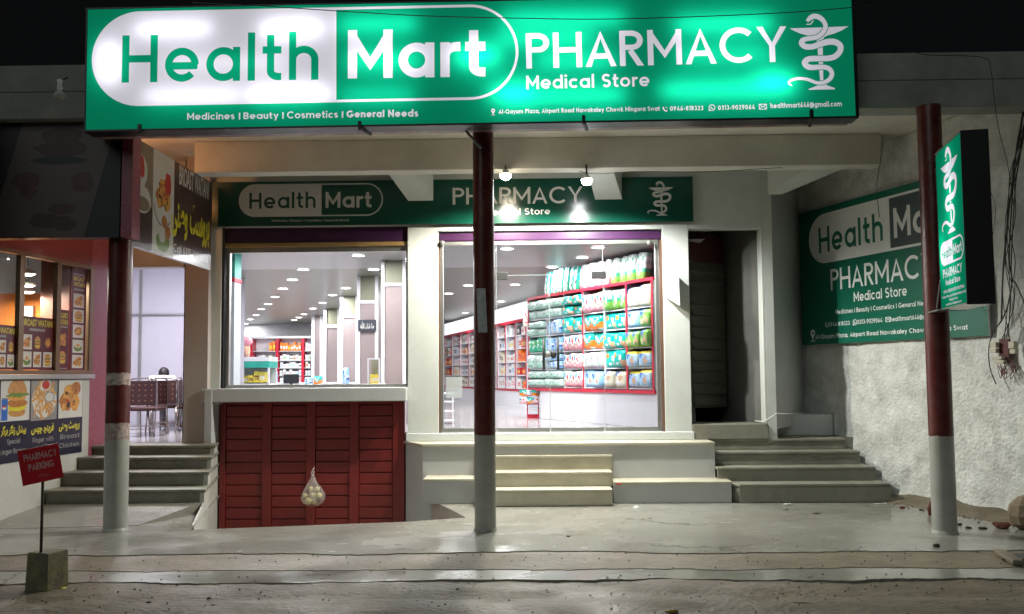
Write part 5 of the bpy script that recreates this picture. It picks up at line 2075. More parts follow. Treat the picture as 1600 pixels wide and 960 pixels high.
W_, H_ = A.W, A.H


def sbox(m, x0, x1, y0, y1, d0, d1, mi=0):
    q0 = [A.O + u * x + vv * y - A.n * d for x, y, d in ((x0, y0, d0), (x1, y0, d0), (x1, y0, d1), (x0, y0, d1))]
    q1 = [A.O + u * x + vv * y - A.n * d for x, y, d in ((x0, y1, d0), (x1, y1, d0), (x1, y1, d1), (x0, y1, d1))]
    m.hexa(q0, q1, mi)


m = MB()
t_ = .022
dp = .20
sbox(m, -t_, W_ + t_ * 1.3, -t_, -.001, -.012, dp)
sbox(m, -t_, W_ + t_ * 1.3, H_ + .001, H_ + t_ * .6, -.012, dp)
sbox(m, -t_ * .6, -.001, 0, H_, -.012, dp)
sbox(m, W_ + .001, W_ + t_ * 1.5, 0, H_, -.012, dp)
sbox(m, 0, W_, 0, H_, dp - .01, dp - .002)
m.build('casing', M['black'], BS)
# tubes inside the box (real lamps shining through the flex)
tubes = [(170, 98, 26, 60, 5), (270, 45, 120, 8, 6), (300, 150, 150, 8, 6), (455, 45, 90, 8, 7), (450, 148, 120, 8, 9), (350, 98, 200, 8, 4),
         (590, 38, 120, 8, 5), (600, 95, 110, 8, 5), (590, 150, 110, 8, 3), (745, 88, 60, 10, 6), (880, 30, 190, 8, 7), (850, 60, 150, 8, 5), (880, 150, 190, 8, 9),
         (900, 95, 120, 8, 4), (1130, 38, 150, 8, 7), (1130, 85, 140, 8, 4), (1110, 140, 150, 8, 8), (1210, 130, 50, 8, 6), (800, 145, 60, 8, 5)]
for (cx, cy, wpx, hpx, p) in tubes:
    c = A.px(cx, cy)
    l = bpy.data.lights.new('tube', 'AREA')
    l.shape = 'RECTANGLE'
    l.size = wpx * .0067
    l.size_y = max(.03, hpx * .0067)
    l.energy = p * ((.20) if cx < 520 else .34)
    l.color = (.96, .97, 1)
    o = bpy.data.objects.new('tube', l)
    C.objects.link(o)
    o.parent = BS
    o.location = (A.O + u * c.x + vv * c.y - A.n * .155) - wl(BS)
    zax = -A.n   # light shines along local -Z, towards the flex
    o.rotation_euler = Matrix((u, (zax).cross(u), zax)).transposed().to_euler()
# steel arms under the sign
for k, (x_, y_, x2, y2) in enumerate(((562, 197, 579, 210), (218, 202, 236, 212), (912, 188, 917, 203), (1268, 179, 1265, 197))):
    q = MB()
    a = at(x_, y_, 8.99)
    b = at(x2, y2, 9.3 if k < 2 else 9.12)
    q.bar(a + V((0, 0, .05)), a - V((0, 0, .03)), .035, .03)
    q.bar(a - V((0, 0, .03)), b, .03, .03)
    q.build('support_arm', M['black'], BS)
q = MB()
q.bar(at(727, 204, 9.25), at(752, 232, 9.27), .018, .025)
q.build('brace', M['steel'], BS)

# ---- inner sign on the wall under the porch
Yi = FY - .08
bl, br, tl = at(331, 354, Yi), at(1083.5, 346, Yi), at(331, 285, Yi)
u = (br - bl).normalized()
vv = u.cross(V((0, -1, 0)))
if vv.z < 0: vv = -vv
A = Art(bl, u, vv, (br - bl).length, (tl - bl).dot(vv))
fx = lambda x, y: (320 + x / 4.57, 240 + y / 4.57)
gx = lambda x, y: (660 + x / 3.636, 240 + y / 3.636)
A.capsule(A.px(*fx(242, 340)).x, A.px(*fx(700, 450)).y, A.px(*fx(1272, 330)).x, A.px(*fx(700, 217)).y, A.px(*fx(834, 330)).x, 1, 0, .018, 30)
A.textpx('Health', fx(318, 396), fx(791, 388), fx(0, 282)[1], 0, w=.16, gap=.15, seg=30)
A.textpx('Mart', fx(862, 389), fx(1190, 385), fx(0, 276)[1], 1, w=.18, gap=.12, seg=30)
A.textpx('Medicines | Beauty | Cosmetics | General Needs', fx(478, 488), fx(1030, 484), fx(0, 472)[1], 1, w=.15, seg=10)
A.textpx('PHARMACY', gx(172, 291), gx(910, 282), gx(0, 196)[1], 1, w=.14, gap=.10, seg=30)
# "Medical Store": "edical Store" seen from x=422..726, M sits behind the column
A.textpx('Medical Store', gx(352, 352), gx(726, 345), gx(0, 316)[1], 1, w=.15, seg=20)
e0, e1 = A.px(*gx(1275, 356)), A.px(*gx(1427, 157))
A.hygieia(e0.x, e0.y, e1.x, e1.y, 1, 0, 5)
A.build('wall_signboard', [GP, WP], back=.035, backmat=M['black'], label='long unlit dark green sign fixed on the wall above the shop window and door', cat='sign')

# ---- sign on the rough side wall
P0 = wallpt(0, 0, .085)
nW2 = wd2 * -1
uW = -wd2   # left on the photo is far; right is near


class WA(Art):
    pass


O0 = atp(1254, 540, P0, NW)
W3 = Art(O0, uW, (0, 0, 1), 1, 1)
tr_ = W3.px(1545, 524)
tlp = W3.px(1249, 335)
W3 = Art(O0, uW, (0, 0, 1), tr_.x, tlp.y)
assert W3.n.dot(NW) > 0
s3 = lambda x, y: (1240 + x / 3.556, 280 + y / 3.556)
cx0 = W3.px(*s3(85, 350)).x
cyt, cyb = W3.px(*s3(530, 95)).y, W3.px(*s3(535, 400)).y
cxm = W3.px(*s3(532, 200)).x
hh0, hh1 = W3.px(*s3(142, 412)), W3.px(*s3(497, 344))
hw_ = hh1.x - hh0.x
m0 = W3.px(*s3(558, 322))
base_y = (hh0.y + hh1.y) / 2
mx1 = m0.x + hw_ * .69
W3.capsule(cx0, cyb, mx1 + (hh0.x - cx0) * 1.15, cyt, cxm, 1, 2, .035, 36)
capH = (W3.px(*s3(140, 270)) - hh0).length
W3.text('Health', (hh0.x, base_y), (hh1.x, base_y), capH, 0, .155, .16, 30)
W3.text('Mart', (m0.x, base_y), (mx1, base_y), capH * 1.04, 1, .18, .12, 30)
p0 = W3.px(*s3(207, 620)); p1 = W3.px(*s3(705, 549))
W3.text('PHARMACY', (p0.x, p0.y), (p0.x + (p1.x - p0.x) / .88, p0.y), (W3.px(*s3(205, 502)) - p0).length, 1, .14, .10, 30)
p0 = W3.px(*s3(335, 682)); p1 = W3.px(*s3(630, 647))
W3.text('Medical Store', (p0.x, p0.y), (p1.x, p0.y), (W3.px(*s3(335, 628)) - p0).length, 1, .15, .13, 20)
p0 = W3.px(*s3(233, 752)); p1 = W3.px(*s3(725, 700))
W3.text('Medicines | Beauty | Cosmetics | General Needs', (p0.x, p0.y), (p0.x + (p1.x - p0.x) / .93, p0.y), (W3.px(*s3(233, 727)) - p0).length, 1, .15, .13, 14)
p0 = W3.px(*s3(194, 820)); p1 = W3.px(*s3(312, 808))
ch_ = (W3.px(*s3(194, 797)) - p0).length
yl = p0.y
W3.text('0946-818323', (p0.x, yl), (p1.x, yl), ch_, 1, .15, .13, 14)
p0 = W3.px(*s3(355, 806)); p1 = W3.px(*s3(493, 790))
W3.text('0313-9029064', (p0.x, yl), (p1.x, yl), ch_, 1, .15, .13, 14)
W3.phone((W3.px(*s3(184, 812)).x, yl + ch_ * .5), ch_ * .7, 1)
W3.chat((W3.px(*s3(341, 800)).x, yl + ch_ * .5), ch_ * .75, 1)
W3.mail((W3.px(*s3(524, 775)).x, yl + ch_ * .5), ch_ * .7, 1)
p0 = W3.px(*s3(538, 780)); p1 = W3.px(*s3(722, 757))
W3.text('healthmart646@gmail.com', (p0.x, yl), (p0.x + (p1.x - p0.x) / .63, yl), ch_, 1, .15, .13, 14)
p0 = W3.px(*s3(122, 889)); p1 = W3.px(*s3(968, 827))
W3.text('Al-Qayum Plaza, Airport Road Nawakaley Chowk Mingora Swat', (p0.x, p0.y), (p1.x, p0.y), (W3.px(*s3(122, 866)) - p0).length, 1, .15, .13, 14)
W3.pin((W3.px(*s3(107, 880)).x, p0.y + .05), .085, 1, 0)
M['slate'] = mat('slate_capsule', (.06, .085, .09), .3, var=.1, scale=2)  # greyer fill for the right half of the side sign's capsule
W3.build('side_signboard', [GP2, WP2, M['slate']], back=.03, backmat=M['steel'], label='large dark green sign hung on the rough whitewashed side wall behind the right column', cat='sign')

# ---- lit blade sign on the right column
nearT, nearB = at(1502.5, 208, 8.14), at(1509.5, 473.5, 8.14)
farT, farB = at(1462, 243, 9.0), at(1469.5, 482.5, 9.0)
nb = V(((nearT.x + nearB.x) / 2, 8.14, 0))
fb_ = V(((farT.x + farB.x) / 2, 8.99, 0))
z0, z1 = (nearB.z + farB.z) / 2, (nearT.z + farT.z) / 2
uB = (nb - fb_).normalized()
Wb = (nb - fb_).length
A = Art((fb_.x, fb_.y, z0), uB, (0, 0, 1), Wb, z1 - z0)
Hb = A.H
fy = lambda t: Hb * (1 - t)
A.hygieia(Wb * .14, fy(.555), Wb * .86, fy(.015), 1, 0, 5)
A.capsule(Wb * .05, fy(.735), Wb * .95, fy(.585), Wb * .54, 1, 0, .02, 24)
A.text('Health', (Wb * .10, fy(.69)), (Wb * .51, fy(.69)), Hb * .062, 0, .16, .15, 24)
A.text('Mart', (Wb * .57, fy(.69)), (Wb * .88, fy(.69)), Hb * .064, 1, .18, .12, 24)
A.text('PHARMACY', (Wb * .12, fy(.812)), (Wb * .86, fy(.812)), Hb * .056, 1, .17, .10, 24)
A.text('Medical Store', (Wb * .22, fy(.862)), (Wb * .78, fy(.862)), Hb * .036, 1, .2, .13, 16)
A.text('0946-818323 0313-9029064', (Wb * .12, fy(.908)), (Wb * .92, fy(.908)), Hb * .020, 1, .2, .13, 10)
A.text('Al-Qayum Plaza, Airport Road Nawakaley Chowk', (Wb * .05, fy(.938)), (Wb * .97, fy(.938)), Hb * .016, 1, .18, .13, 10)
A.text('Mingora Swat', (Wb * .34, fy(.963)), (Wb * .66, fy(.963)), Hb * .016, 1, .18, .13, 10)
A.text('healthmart646@gmail.com', (Wb * .2, fy(.988)), (Wb * .8, fy(.988)), Hb * .014, 1, .18, .13, 10)
BL = thing('blade_sign', 'narrow upright lightbox with snake and cup emblem, sticking out from the right column', 'sign', (nb.x, nb.y, z0))
A.build('face', [GLIT, WLIT], BL)
nB = A.n
th = .24
m = MB()
c4 = [fb_, nb, nb - nB * th, fb_ - nB * th]
back_ = [fb_ - nB * (th - .01), nb - nB * (th - .01), nb - nB * th, fb_ - nB * th]
m.slab([(p.x, p.y) for p in back_], z0, z1)
o1 = uB * .006
for a_, b_ in ((nb, nb + uB * .012), (fb_ - uB * .012, fb_)):
    q4 = [a_ + nB * .004, b_ + nB * .004, b_ - nB * th, a_ - nB * th]
    m.slab([(p.x, p.y) for p in q4], z0 - .02, z1 + .02)
m.build('casing', M['black'], BL)
m = MB()
q4 = [fb_ + nB * .012, nb + nB * .012 , nb - nB * th, fb_ - nB * th]
m.slab([(p.x, p.y) for p in q4], z1 + .001, z1 + .012)
m.slab([(p.x, p.y) for p in q4], z0 - .014, z0 - .001)
m.build('trim', M['steel'], BL)
for (tx, tz, p) in ((.5, .25, 1.6), (.5, .6, 2.2), (.1, .35, 2.2), (.5, .88, 1.2)):
    l = bpy.data.lights.new('tube', 'AREA')
    l.shape = 'RECTANGLE'
    l.size = .04
    l.size_y = .5 if tx > .2 else .3
    l.energy = p * ((.20) if cx < 520 else .34)
    o = bpy.data.objects.new('tube', l)
    C.objects.link(o)
    o.parent = BL
    o.location = (A.O + uB * Wb * tx + V((0, 0, Hb * tz)) - nB * .18) - wl(BL)
    zax = -nB
    o.rotation_euler = Matrix((uB, zax.cross(uB), zax)).transposed().to_euler()
q = MB()
q.bar(V((bR.x, bR.y - .1, z1 - .02)), V((fb_.x, fb_.y, z1 - .01)) + uB * .05, .02, .02)
q.build('support_arm', M['steel'], BL)
q = MB()
q.bar(V((bR.x, bR.y - .1, z1 - .08)), V((fb_.x, fb_.y, z1 - .35)) , .012, .012)
q.build('support_arm', M['steel'], BL)
q = MB()
q.bar(V((bR.x - .05, bR.y - .05, z0 - .02)), V((fb_.x, fb_.y, z0 - .015)) + uB * .1, .12, .012)
q.build('support_arm', M['steel'], BL)
q = MB()
q.bar(V((bR.x - .05, bR.y - .12, z0 + .02)), V((fb_.x, fb_.y, z0 + .3)), .012, .012)
q.build('support_arm', M['steel'], BL)

# ---- Arabic presentation-form strings, drawn left to right
UR = {'masha': '\uFEEA\uFEE0\uFEDF\uFE8D \uFE80\uFE8E\uFEB7\uFE8E\uFEE3'.replace('\uFEEA\uFEE0\uFEDF\uFE8D', '\uFDF2'),
      'broast': '\uFBFD\uFEE8\uFEC3\uFEED \uFB66\uFEB4\uFEED\uFEAE\uFE91'}
# بروسٹ وطنی  reversed glyph order: yeh(final) noon(medial) tah(initial) waw  tteh(final) seen(initial) waw reh(final) beh(initial)
UR['broast'] = '\uFBFD\uFEE8\uFEC3\uFEED\u00A0\uFB67\uFEB3\uFEED\uFEAE\uFE91'
UR['special'] = '\uFEAE\uFB94\uFEAE\uFE91 \uFEAE\uFB94\uFEE7\uFEAF \uFEDE\uFEB8\uFEF4\uFB58'
UR['fries'] = '\uFEB2\uFB58\uFB7C \uFB7C\uFEE8\uFEF3\uFEAE\uFED3'

M['aYellow'] = mat('yellow_print', (.62, .55, .02), .4, var=.05)
M['aBrown'] = mat('dark_brown_print', (.055, .028, .024), .3, var=.1)
M['aBeige'] = mat('beige_print', (.22, .17, .11), .4, var=.15, scale=3)
M['aWhite'] = mat('white_print', (.58, .57, .53), .4, var=.04)
M['aChick'] = mat('fried_chicken_print', (.40, .15, .03), .4, var=.45, scale=26)
M['aGold'] = mat('golden_print', (.60, .30, .06), .4, var=.35, scale=24)
M['aRed'] = mat('red_print', (.42, .03, .02), .4, var=.2, scale=12)
M['aGreen'] = mat('lettuce_print', (.14, .22, .04), .4, var=.45, scale=30)
M['aMar'] = mat('maroon_print', (.10, .012, .022), .35, var=.06)
M['aNavy'] = mat('navy_print', (.018, .016, .035), .35, var=.06)
M['aGrey'] = mat('grey_print', (.25, .24, .23), .4, var=.15, scale=10)
M['aBun'] = mat('bun_print', (.50, .24, .07), .4, var=.2, scale=14)
M['aBlue'] = mat('blue_print', (.02, .12, .45), .4, var=.1)
PAL_ = ['aBrown', 'aWhite', 'aYellow', 'aChick', 'aGold', 'aRed', 'aGreen', 'aBeige', 'aMar', 'aNavy', 'aGrey', 'aBun', 'aBlue']
IX = {n: i for i, n in enumerate(PAL_)}
PM_ = [M[n] for n in PAL_]


def blob(A, cx, cy, rx, ry, m, seed=0, n=22, wob=.16):
    A.add([(cx + rx * math.cos(2 * math.pi * i / n) * (1 + wob * noise.noise(V((math.cos(2 * math.pi * i / n) * 1.7, math.sin(2 * math.pi * i / n) * 1.7, seed * 3.1)))),
            cy + ry * math.sin(2 * math.pi * i / n) * (1 + wob * noise.noise(V((math.sin(2 * math.pi * i / n) * 1.7, math.cos(2 * math.pi * i / n) * 1.7, seed * 5.3))))) for i in range(n)], m)


def burger(A, x0, y0, w, h):
    blob(A, x0 + w * .5, y0 + h * .10, w * .38, h * .12, IX['aBun'], 1)
    blob(A, x0 + w * .5, y0 + h * .22, w * .44, h * .09, IX['aYellow'], 2, wob=.3)
    blob(A, x0 + w * .5, y0 + h * .34, w * .44, h * .11, IX['aChick'], 3)
    blob(A, x0 + w * .5, y0 + h * .47, w * .42, h * .07, IX['aGold'], 4, wob=.3)
    blob(A, x0 + w * .5, y0 + h * .56, w * .48, h * .07, IX['aGreen'], 5, 30, .4)
    A.add([(x0 + w * (.5 + .42 * math.cos(R(a))), y0 + h * (.60 + .38 * math.sin(R(a)))) for a in range(0, 181, 12)], IX['aBun'])


def chicken(A, x0, y0, w, h, seed=0):
    for i, (a, b, c, d, m) in enumerate(((.3, .35, .28, .26, 'aChick'), (.68, .3, .22, .25, 'aGold'), (.45, .6, .3, .24, 'aGold'), (.72, .72, .2, .2, 'aChick'), (.5, .42, .14, .1, 'aBun'), (.2, .2, .1, .12, 'aGold'))):
        blob(A, x0 + w * a, y0 + h * b, w * c, h * d, IX[m], seed + i, 18, .35)
    r3 = random.Random(seed)
    for i in range(26):
        a, b = r3.gauss(.5, .2), r3.gauss(.47, .17)
        if (a - .5) ** 2 + (b - .48) ** 2 > .13: continue
        blob(A, x0 + w * a, y0 + h * b, w * r3.uniform(.03, .09), h * r3.uniform(.02, .06), IX[r3.choice(('aBun', 'aGold', 'aChick', 'aChick', 'aBrown', 'aRed'))], seed + i, 9, .5)


def fries(A, x0, y0, w, h):
    blob(A, x0 + w * .5, y0 + h * .45, w * .46, h * .40, IX['aWhite'], 3, 26, .1)
    rnd = random.Random(3)
    for i in range(30):
        cx, cy = x0 + w * rnd.uniform(.15, .85), y0 + h * rnd.uniform(.12, .75)
        a = rnd.uniform(.4, 2.7)
        l = w * .17
        A.strip([(cx - l * math.cos(a), cy - l * math.sin(a)), (cx + l * math.cos(a), cy + l * math.sin(a))], w * .055, IX['aGold'] if i % 2 else IX['aBun'])
    A.disc((x0 + w * .55, y0 + h * .80), w * .20, IX['aWhite'], 20, h * .13)
    A.disc((x0 + w * .55, y0 + h * .80), w * .15, IX['aRed'], 20, h * .10)
    A.disc((x0 + w * .70, y0 + h * .52), w * .20, IX['aGrey'], 20, h * .13)
    A.disc((x0 + w * .70, y0 + h * .52), w * .16, IX['aWhite'], 20, h * .10)


# ---- perpendicular brown banner at the left
p1, p2 = at(206, 290, 9.62), at(330, 360, 12.05)
uS = V((p2.x - p1.x, p2.y - p1.y, 0)).normalized()
nS = uS.cross(V((0, 0, 1)))
zt1 = (at(206, 205, 9.62).z + at(329, 292, 12.05).z) / 2
zb1 = (at(206, 374, 9.62).z + at(330, 430, 12.05).z) / 2
A = Art((p1.x, p1.y, zb1), uS, (0, 0, 1), (V((p2.x, p2.y, 0)) - V((p1.x, p1.y, 0))).length, zt1 - zb1, base=IX['aBrown'])
t6 = lambda x, y: (200 + x / 4.364, 200 + y / 4.364)
xa_, xb_ = A.px(239, 300).x, A.px(271.5, 330).x
A.rect(0, 0, xa_, A.H, IX['aBrown'])
A.rect(0, A.H * .42, xa_, A.H, IX['aBeige'])
A.rect(xa_, 0, xb_, A.H, IX['aWhite'])
blob(A, xa_ * .5, A.H * .46, xa_ * .42, A.H * .13, IX['aWhite'], 2, 20, .1)
blob(A, xa_ * .5, A.H * .42, xa_ * .36, A.H * .07, IX['aBeige'], 2, 20, .1)
blob(A, xa_ * .45, A.H * .72, xa_ * .25, A.H * .16, IX['aWhite'], 5, 20, .2)
blob(A, xa_ * .45, A.H * .76, xa_ * .13, A.H * .10, IX['aRed'], 6, 20, .3)
ww = xb_ - xa_
chicken(A, xa_ + ww * .12, A.H * .42, ww * .80, A.H * .40, 3)
blob(A, xa_ + ww * .7, A.H * .72, ww * .16, A.H * .12, IX['aRed'], 9, 18, .3)
A.strip([(xa_ + ww * (.5 + .46 * math.cos(R(a))), A.H * (.52 + .24 * math.sin(R(a)))) for a in range(190, 330, 14)], .03, IX['aGrey'])
blob(A, xa_ + ww * .5, A.H * .13, ww * .30, A.H * .10, IX['aGreen'], 11, 20, .4)
blob(A, xa_ + ww * .45, A.H * .20, ww * .16, A.H * .08, IX['aWhite'], 12, 20, .3)
blob(A, xa_ + ww * .72, A.H * .24, ww * .14, A.H * .07, IX['aChick'], 13, 20, .3)
blob(A, xa_ + ww * .55, A.H * .33, ww * .12, A.H * .06, IX['aChick'], 14, 20, .3)
q0, q1 = A.px(*t6(350, 375)), A.px(*t6(550, 525))
A.font('BROAST WATANI', (q0.x, q0.y - .02, q1.x, q0.y + .24), IX['aWhite'], .02)
q0, q1 = A.px(*t6(300, 700)), A.px(*t6(555, 740))
A.font(UR['broast'], (q0.x - .02, A.H * .22, q1.x, A.H * .66), IX['aYellow'], .035)
q0, q1 = A.px(*t6(312, 812)), A.px(*t6(545, 915))
A.text('Call 0315', (q0.x, q0.y - .06), (q0.x + (q1.x - q0.x) * .48, q0.y - .06), .11, IX['aWhite'], .15, .13, 12)
for k in range(7):
    x_ = q0.x + (q1.x - q0.x) * (.55 + .065 * k)
    A.rect(x_, q0.y - .06, x_ + .06, q0.y + .04, IX['aGrey'])
A.build('hanging_banner', PM_, back=.06, backmat=M['steel'], label='brown and white chicken banner hung under the porch, with yellow Urdu lettering', cat='banner')

# ---- dark restaurant signboard facing the street
YD = 9.42
a, b = at(-70, 380, YD), at(186, 370.5, YD)
A = Art((a.x, YD, b.z), (1, 0, 0), (0, 0, 1), b.x - a.x, at(100, 168, YD).z - b.z, base=0)
M['dGrey'] = mat('unlit_grey_print', (.085, .065, .06), .5, var=.1)
M['dBlack'] = mat('unlit_black_print', (.008, .008, .009), .5)
M['dBurger'] = mat('unlit_burger_print', (.04, .014, .010), .5, var=.4, scale=9)
M['dChick'] = mat('unlit_chicken_print', (.06, .018, .014), .5, var=.4, scale=9)
g5 = lambda x, y: (x / 4.363, 180 + y / 4.363)
A.addpx([g5(165, 30), g5(770, 30), g5(770, 140), g5(570, 830), g5(-20, 830), g5(0, 560)], 1)
for (x_, y_, rx, ry, mm, sd) in ((420, 140, 150, 60, 2, 1), (420, 230, 190, 60, 2, 2), (400, 310, 190, 30, 0, 3), (180, 450, 100, 60, 3, 4), (190, 530, 60, 50, 3, 5), (560, 460, 85, 65, 3, 6), (300, 720, 110, 55, 2, 7), (440, 740, 80, 50, 2, 8), (420, 640, 100, 40, 3, 9)):
    c = A.px(*g5(x_, y_))
    blob(A, c.x, c.y, rx / 4.363 * .0070, ry / 4.363 * .0070, mm, sd, 22, .25)
A.build('restaurant_signboard', [M['dBlack'], M['dGrey'], M['dBurger'], M['dChick']], back=.16, backmat=M['black'], label='big unlit black sign with faint burger picture, over the restaurant at far left', cat='sign')
q = MB()
q.box(X(187, YD), X(204, YD), YD - .02, YD + .18, at(195, 371, YD).z, at(195, 200, YD).z)
q.build('mosaic_post', M['pinkstone'], label='narrow pink mosaic post between the black restaurant sign and the brown banner', cat='post')

# ---- banner on the restaurant wall
O1 = atp(0, 722.5, Pn + nw * .012, nw)
Ab = Art((O1.x, O1.y, 0), uw, (0, 0, 1), 1, 1)
xr = Ab.px(129, 640).x
zbn, ztn = .70, 1.675
ext = -1.0
O1 = V((O1.x, O1.y, zbn)) + uw * ext
A = Art(O1, uw, (0, 0, 1), xr - ext, ztn - zbn, base=IX['aNavy'])
h5 = lambda x, y: (x / 4.573, 570 + y / 4.573)
for (x0, x1, y0, y1, kd) in ((5, 212, 75, 402, 'burger'), (222, 408, 82, 396, 'fries'), (420, 590, 84, 378, 'chicken')):
    a, b = A.px(*h5(x0, (y0 + y1) / 2)).x, A.px(*h5(x1, (y0 + y1) / 2)).x
    za_, zb_ = A.px(*h5((x0 + x1) / 2, y1)).y, A.px(*h5((x0 + x1) / 2, y0)).y
    A.rect(a, za_, b, zb_, IX['aWhite'] if kd != 'fries' else IX['aGrey'])
    w_, h_ = b - a, zb_ - za_
    if kd == 'burger':
        burger(A, a + w_ * .16, za_ + h_ * .10, w_ * .80, h_ * .84)
        A.rect(a + w_ * .03, za_ + h_ * .02, a + w_ * .24, za_ + h_ * .48, IX['aBlue'])
        A.rect(a + w_ * .04, za_ + h_ * .48, a + w_ * .23, za_ + h_ * .51, IX['aGrey'])
        A.disc((a + w_ * .13, za_ + h_ * .30), w_ * .07, IX['aWhite'], 16, h_ * .05)
        A.add([(a + w_ * (.13 + .065 * math.cos(R(t))), za_ + h_ * (.305 + .045 * math.sin(R(t)))) for t in range(0, 181, 20)], IX['aRed'])
    elif kd == 'fries':
        fries(A, a, za_, w_, h_)
    else:
        chicken(A, a + w_ * .02, za_ + h_ * .1, w_ * .96, h_ * .85, 8)
    xm_ = (a + b) / 2
    A.font({'burger': UR['special'], 'fries': UR['fries'], 'chicken': UR['broast']}[kd], (a + w_ * .04, za_ - .175, b - w_ * .10, za_ - .045), IX['aYellow'], .03)
    l1, l2 = {'burger': ('Special', 'Zinger Burger'), 'fries': ('Finger with', 'chips'), 'chicken': ('Broast', 'Chicken')}[kd]
    A.text(l1, (a + w_ * (.25 if kd == 'burger' else .1), za_ - .27), (b - w_ * (.3 if kd == 'burger' else .1), za_ - .27), .062, IX['aGrey'], .17, .13, 12)
    A.text(l2, (a + w_ * .05, za_ - .385), (b - w_ * .12, za_ - .385), .062, IX['aGrey'], .17, .13, 12)
A.build('food_banner', PM_, back=.008, backmat=M['aNavy'], label='navy banner with burger, fries and chicken pictures below the restaurant window', cat='banner')

# ---- posters inside the restaurant window
Pg = Pn - nw * .012


def poster(x0, x1, y0a, y0b, y1a, y1b, lab, items, head):
    """x range, top row at both ends, bottom row at both ends"""
    O2 = atp(x0, y1a, Pg, nw)
    T = Art((O2.x, O2.y, 0), uw, (0, 0, 1), 1, 1)
    w_ = T.px(x1, (y0a + y1b) / 2).x
    zt_1 = T.px(x0, y0a).y
    O3 = V((O2.x, O2.y, zs_ + .055))
    A = Art(O3, uw, (0, 0, 1), w_, zt_1 - zs_ - .055, base=IX['aMar'])
    hh = A.H
    for (a, b, c, d, t) in head:
        if t:
            A.font(t, (w_ * a, hh * b, w_ * c, hh * d), IX['aYellow'], .02)
        else:
            k = 0
            A.rect(w_ * a, hh * b, w_ * c, hh * d, IX['aGrey'])
    for i, (a, b, c, d, kd) in enumerate(items):
        if kd != 'bare':
            A.rect(w_ * a, hh * b, w_ * c, hh * d, IX['aWhite'])
        e = .08
        X0, Y0_, W0, H0 = w_ * (a + (c - a) * e), hh * (b + (d - b) * e), w_ * (c - a) * (1 - 2 * e), hh * (d - b) * (1 - 2 * e)
        if i % 4 == 0: chicken(A, X0, Y0_, W0, H0, i)
        elif i % 4 == 1: burger(A, X0, Y0_, W0, H0)
        elif i % 4 == 2:
            blob(A, X0 + W0 / 2, Y0_ + H0 / 2, W0 * .42, H0 * .4, IX['aChick'], i)
            blob(A, X0 + W0 / 2, Y0_ + H0 / 2, W0 * .25, H0 * .22, IX['aGold'], i + 3)
        else:
            blob(A, X0 + W0 / 2, Y0_ + H0 * .35, W0 * .45, H0 * .3, IX['aGreen'], i)
            blob(A, X0 + W0 / 2, Y0_ + H0 * .6, W0 * .36, H0 * .24, IX['aWhite'], i + 2)
            blob(A, X0 + W0 / 2, Y0_ + H0 * .6, W0 * .22, H0 * .14, IX['aGold'], i + 5)
    A.build('menu_poster', PM_, back=.006, backmat=M['aMar'], label=lab, cat='poster', group='menu posters in the restaurant window')


poster(109, 134, 419, 425, 578, 578, 'tallest narrow maroon menu poster, at the right end of the restaurant window',
       [(.14, .62 - .0, .86, .76, ''), (.14, .47, .86, .60, ''), (.14, .32, .86, .45, ''), (.14, .17, .86, .30, ''), (.14, .02, .86, .15, '')], [(.12, .885, .88, .93, 'BROAST'), (.12, .83, .88, .875, 'WATANI'), (.12, .94, .88, .96, None), (.15, .79, .85, .81, None)])
poster(88, 107, 483, 484, 578, 578, 'short narrow maroon menu poster beside the tall one', [(.1, .36, .9, .66, 'bare'), (.1, .08, .9, .34, 'bare')],
       [(.1, .86, .9, .95, 'BROAST'), (.1, .75, .9, .84, 'WATANI'), (.1, .70, .9, .73, None), (.1, .02, .9, .035, None)])
poster(31, 84, 493, 499, 578, 578, 'wide maroon menu poster with six dishes, in the middle pane of the restaurant window',
       [(.05, .38, .33, .66, ''), (.38, .38, .62, .66, 'bare'), (.68, .38, .95, .66, 'bare'), (.05, .05, .33, .34, ''), (.38, .05, .62, .34, ''), (.68, .05, .95, .34, '')],
       [(.05, .82, .95, .95, 'BROAST WATANI'), (.25, .73, .72, .78, None)])
poster(-28, 24, 505, 511, 578, 578, 'maroon menu poster cut off by the left edge of the photo', [(.5, .38, .70, .66, ''), (.75, .38, .97, .66, 'bare'), (.5, .05, .70, .34, ''), (.75, .05, .97, .34, '')],
       [(.05, .80, .97, .94, 'BROAST WATANI'), (.3, .72, .7, .77, None)])

# ---- plaque in the shop
A = Art(at(559.5, 517.5, 16.74), (1, 0, 0), (0, 0, 1), X(587.5, 16.74) - X(559.5, 16.74), Z(500, 16.74, 573) - Z(517.5, 16.74, 573), base=0)
A.font('\uFDF2 \uFE80\uFE8E\uFEB7 \uFE8E\uFEE3', (A.W * .12, A.H * .18, A.W * .88, A.H * .85), 1, .02)
A.build('calligraphy_plaque', [mat('plaque_dark', (.04, .045, .06), .3), M['aWhite']], back=.03, backmat=M['black'], label='small dark plaque with white Arabic calligraphy on the second framed pillar', cat='plaque')
A = Art(at(817, 510, 17.4), (1, 0, 0), (0, 0, 1), X(835, 17.4) - X(817, 17.4), .38, base=1)
A.strip([(A.W * .2, A.H * .7), (A.W * .4, A.H * .3), (A.W * .5, A.H * .7), (A.W * .6, A.H * .3), (A.W * .8, A.H * .6)], .02, 0)
A.strip([(A.W * .2, A.H * .2), (A.W * .8, A.H * .2)], .025, 0)
A.build('price_card', [M['pkR'], M['aWhite']], back=.01, backmat=M['aWhite'], label='white card with red scribble at the top left corner of the nappy shelf', cat='card')
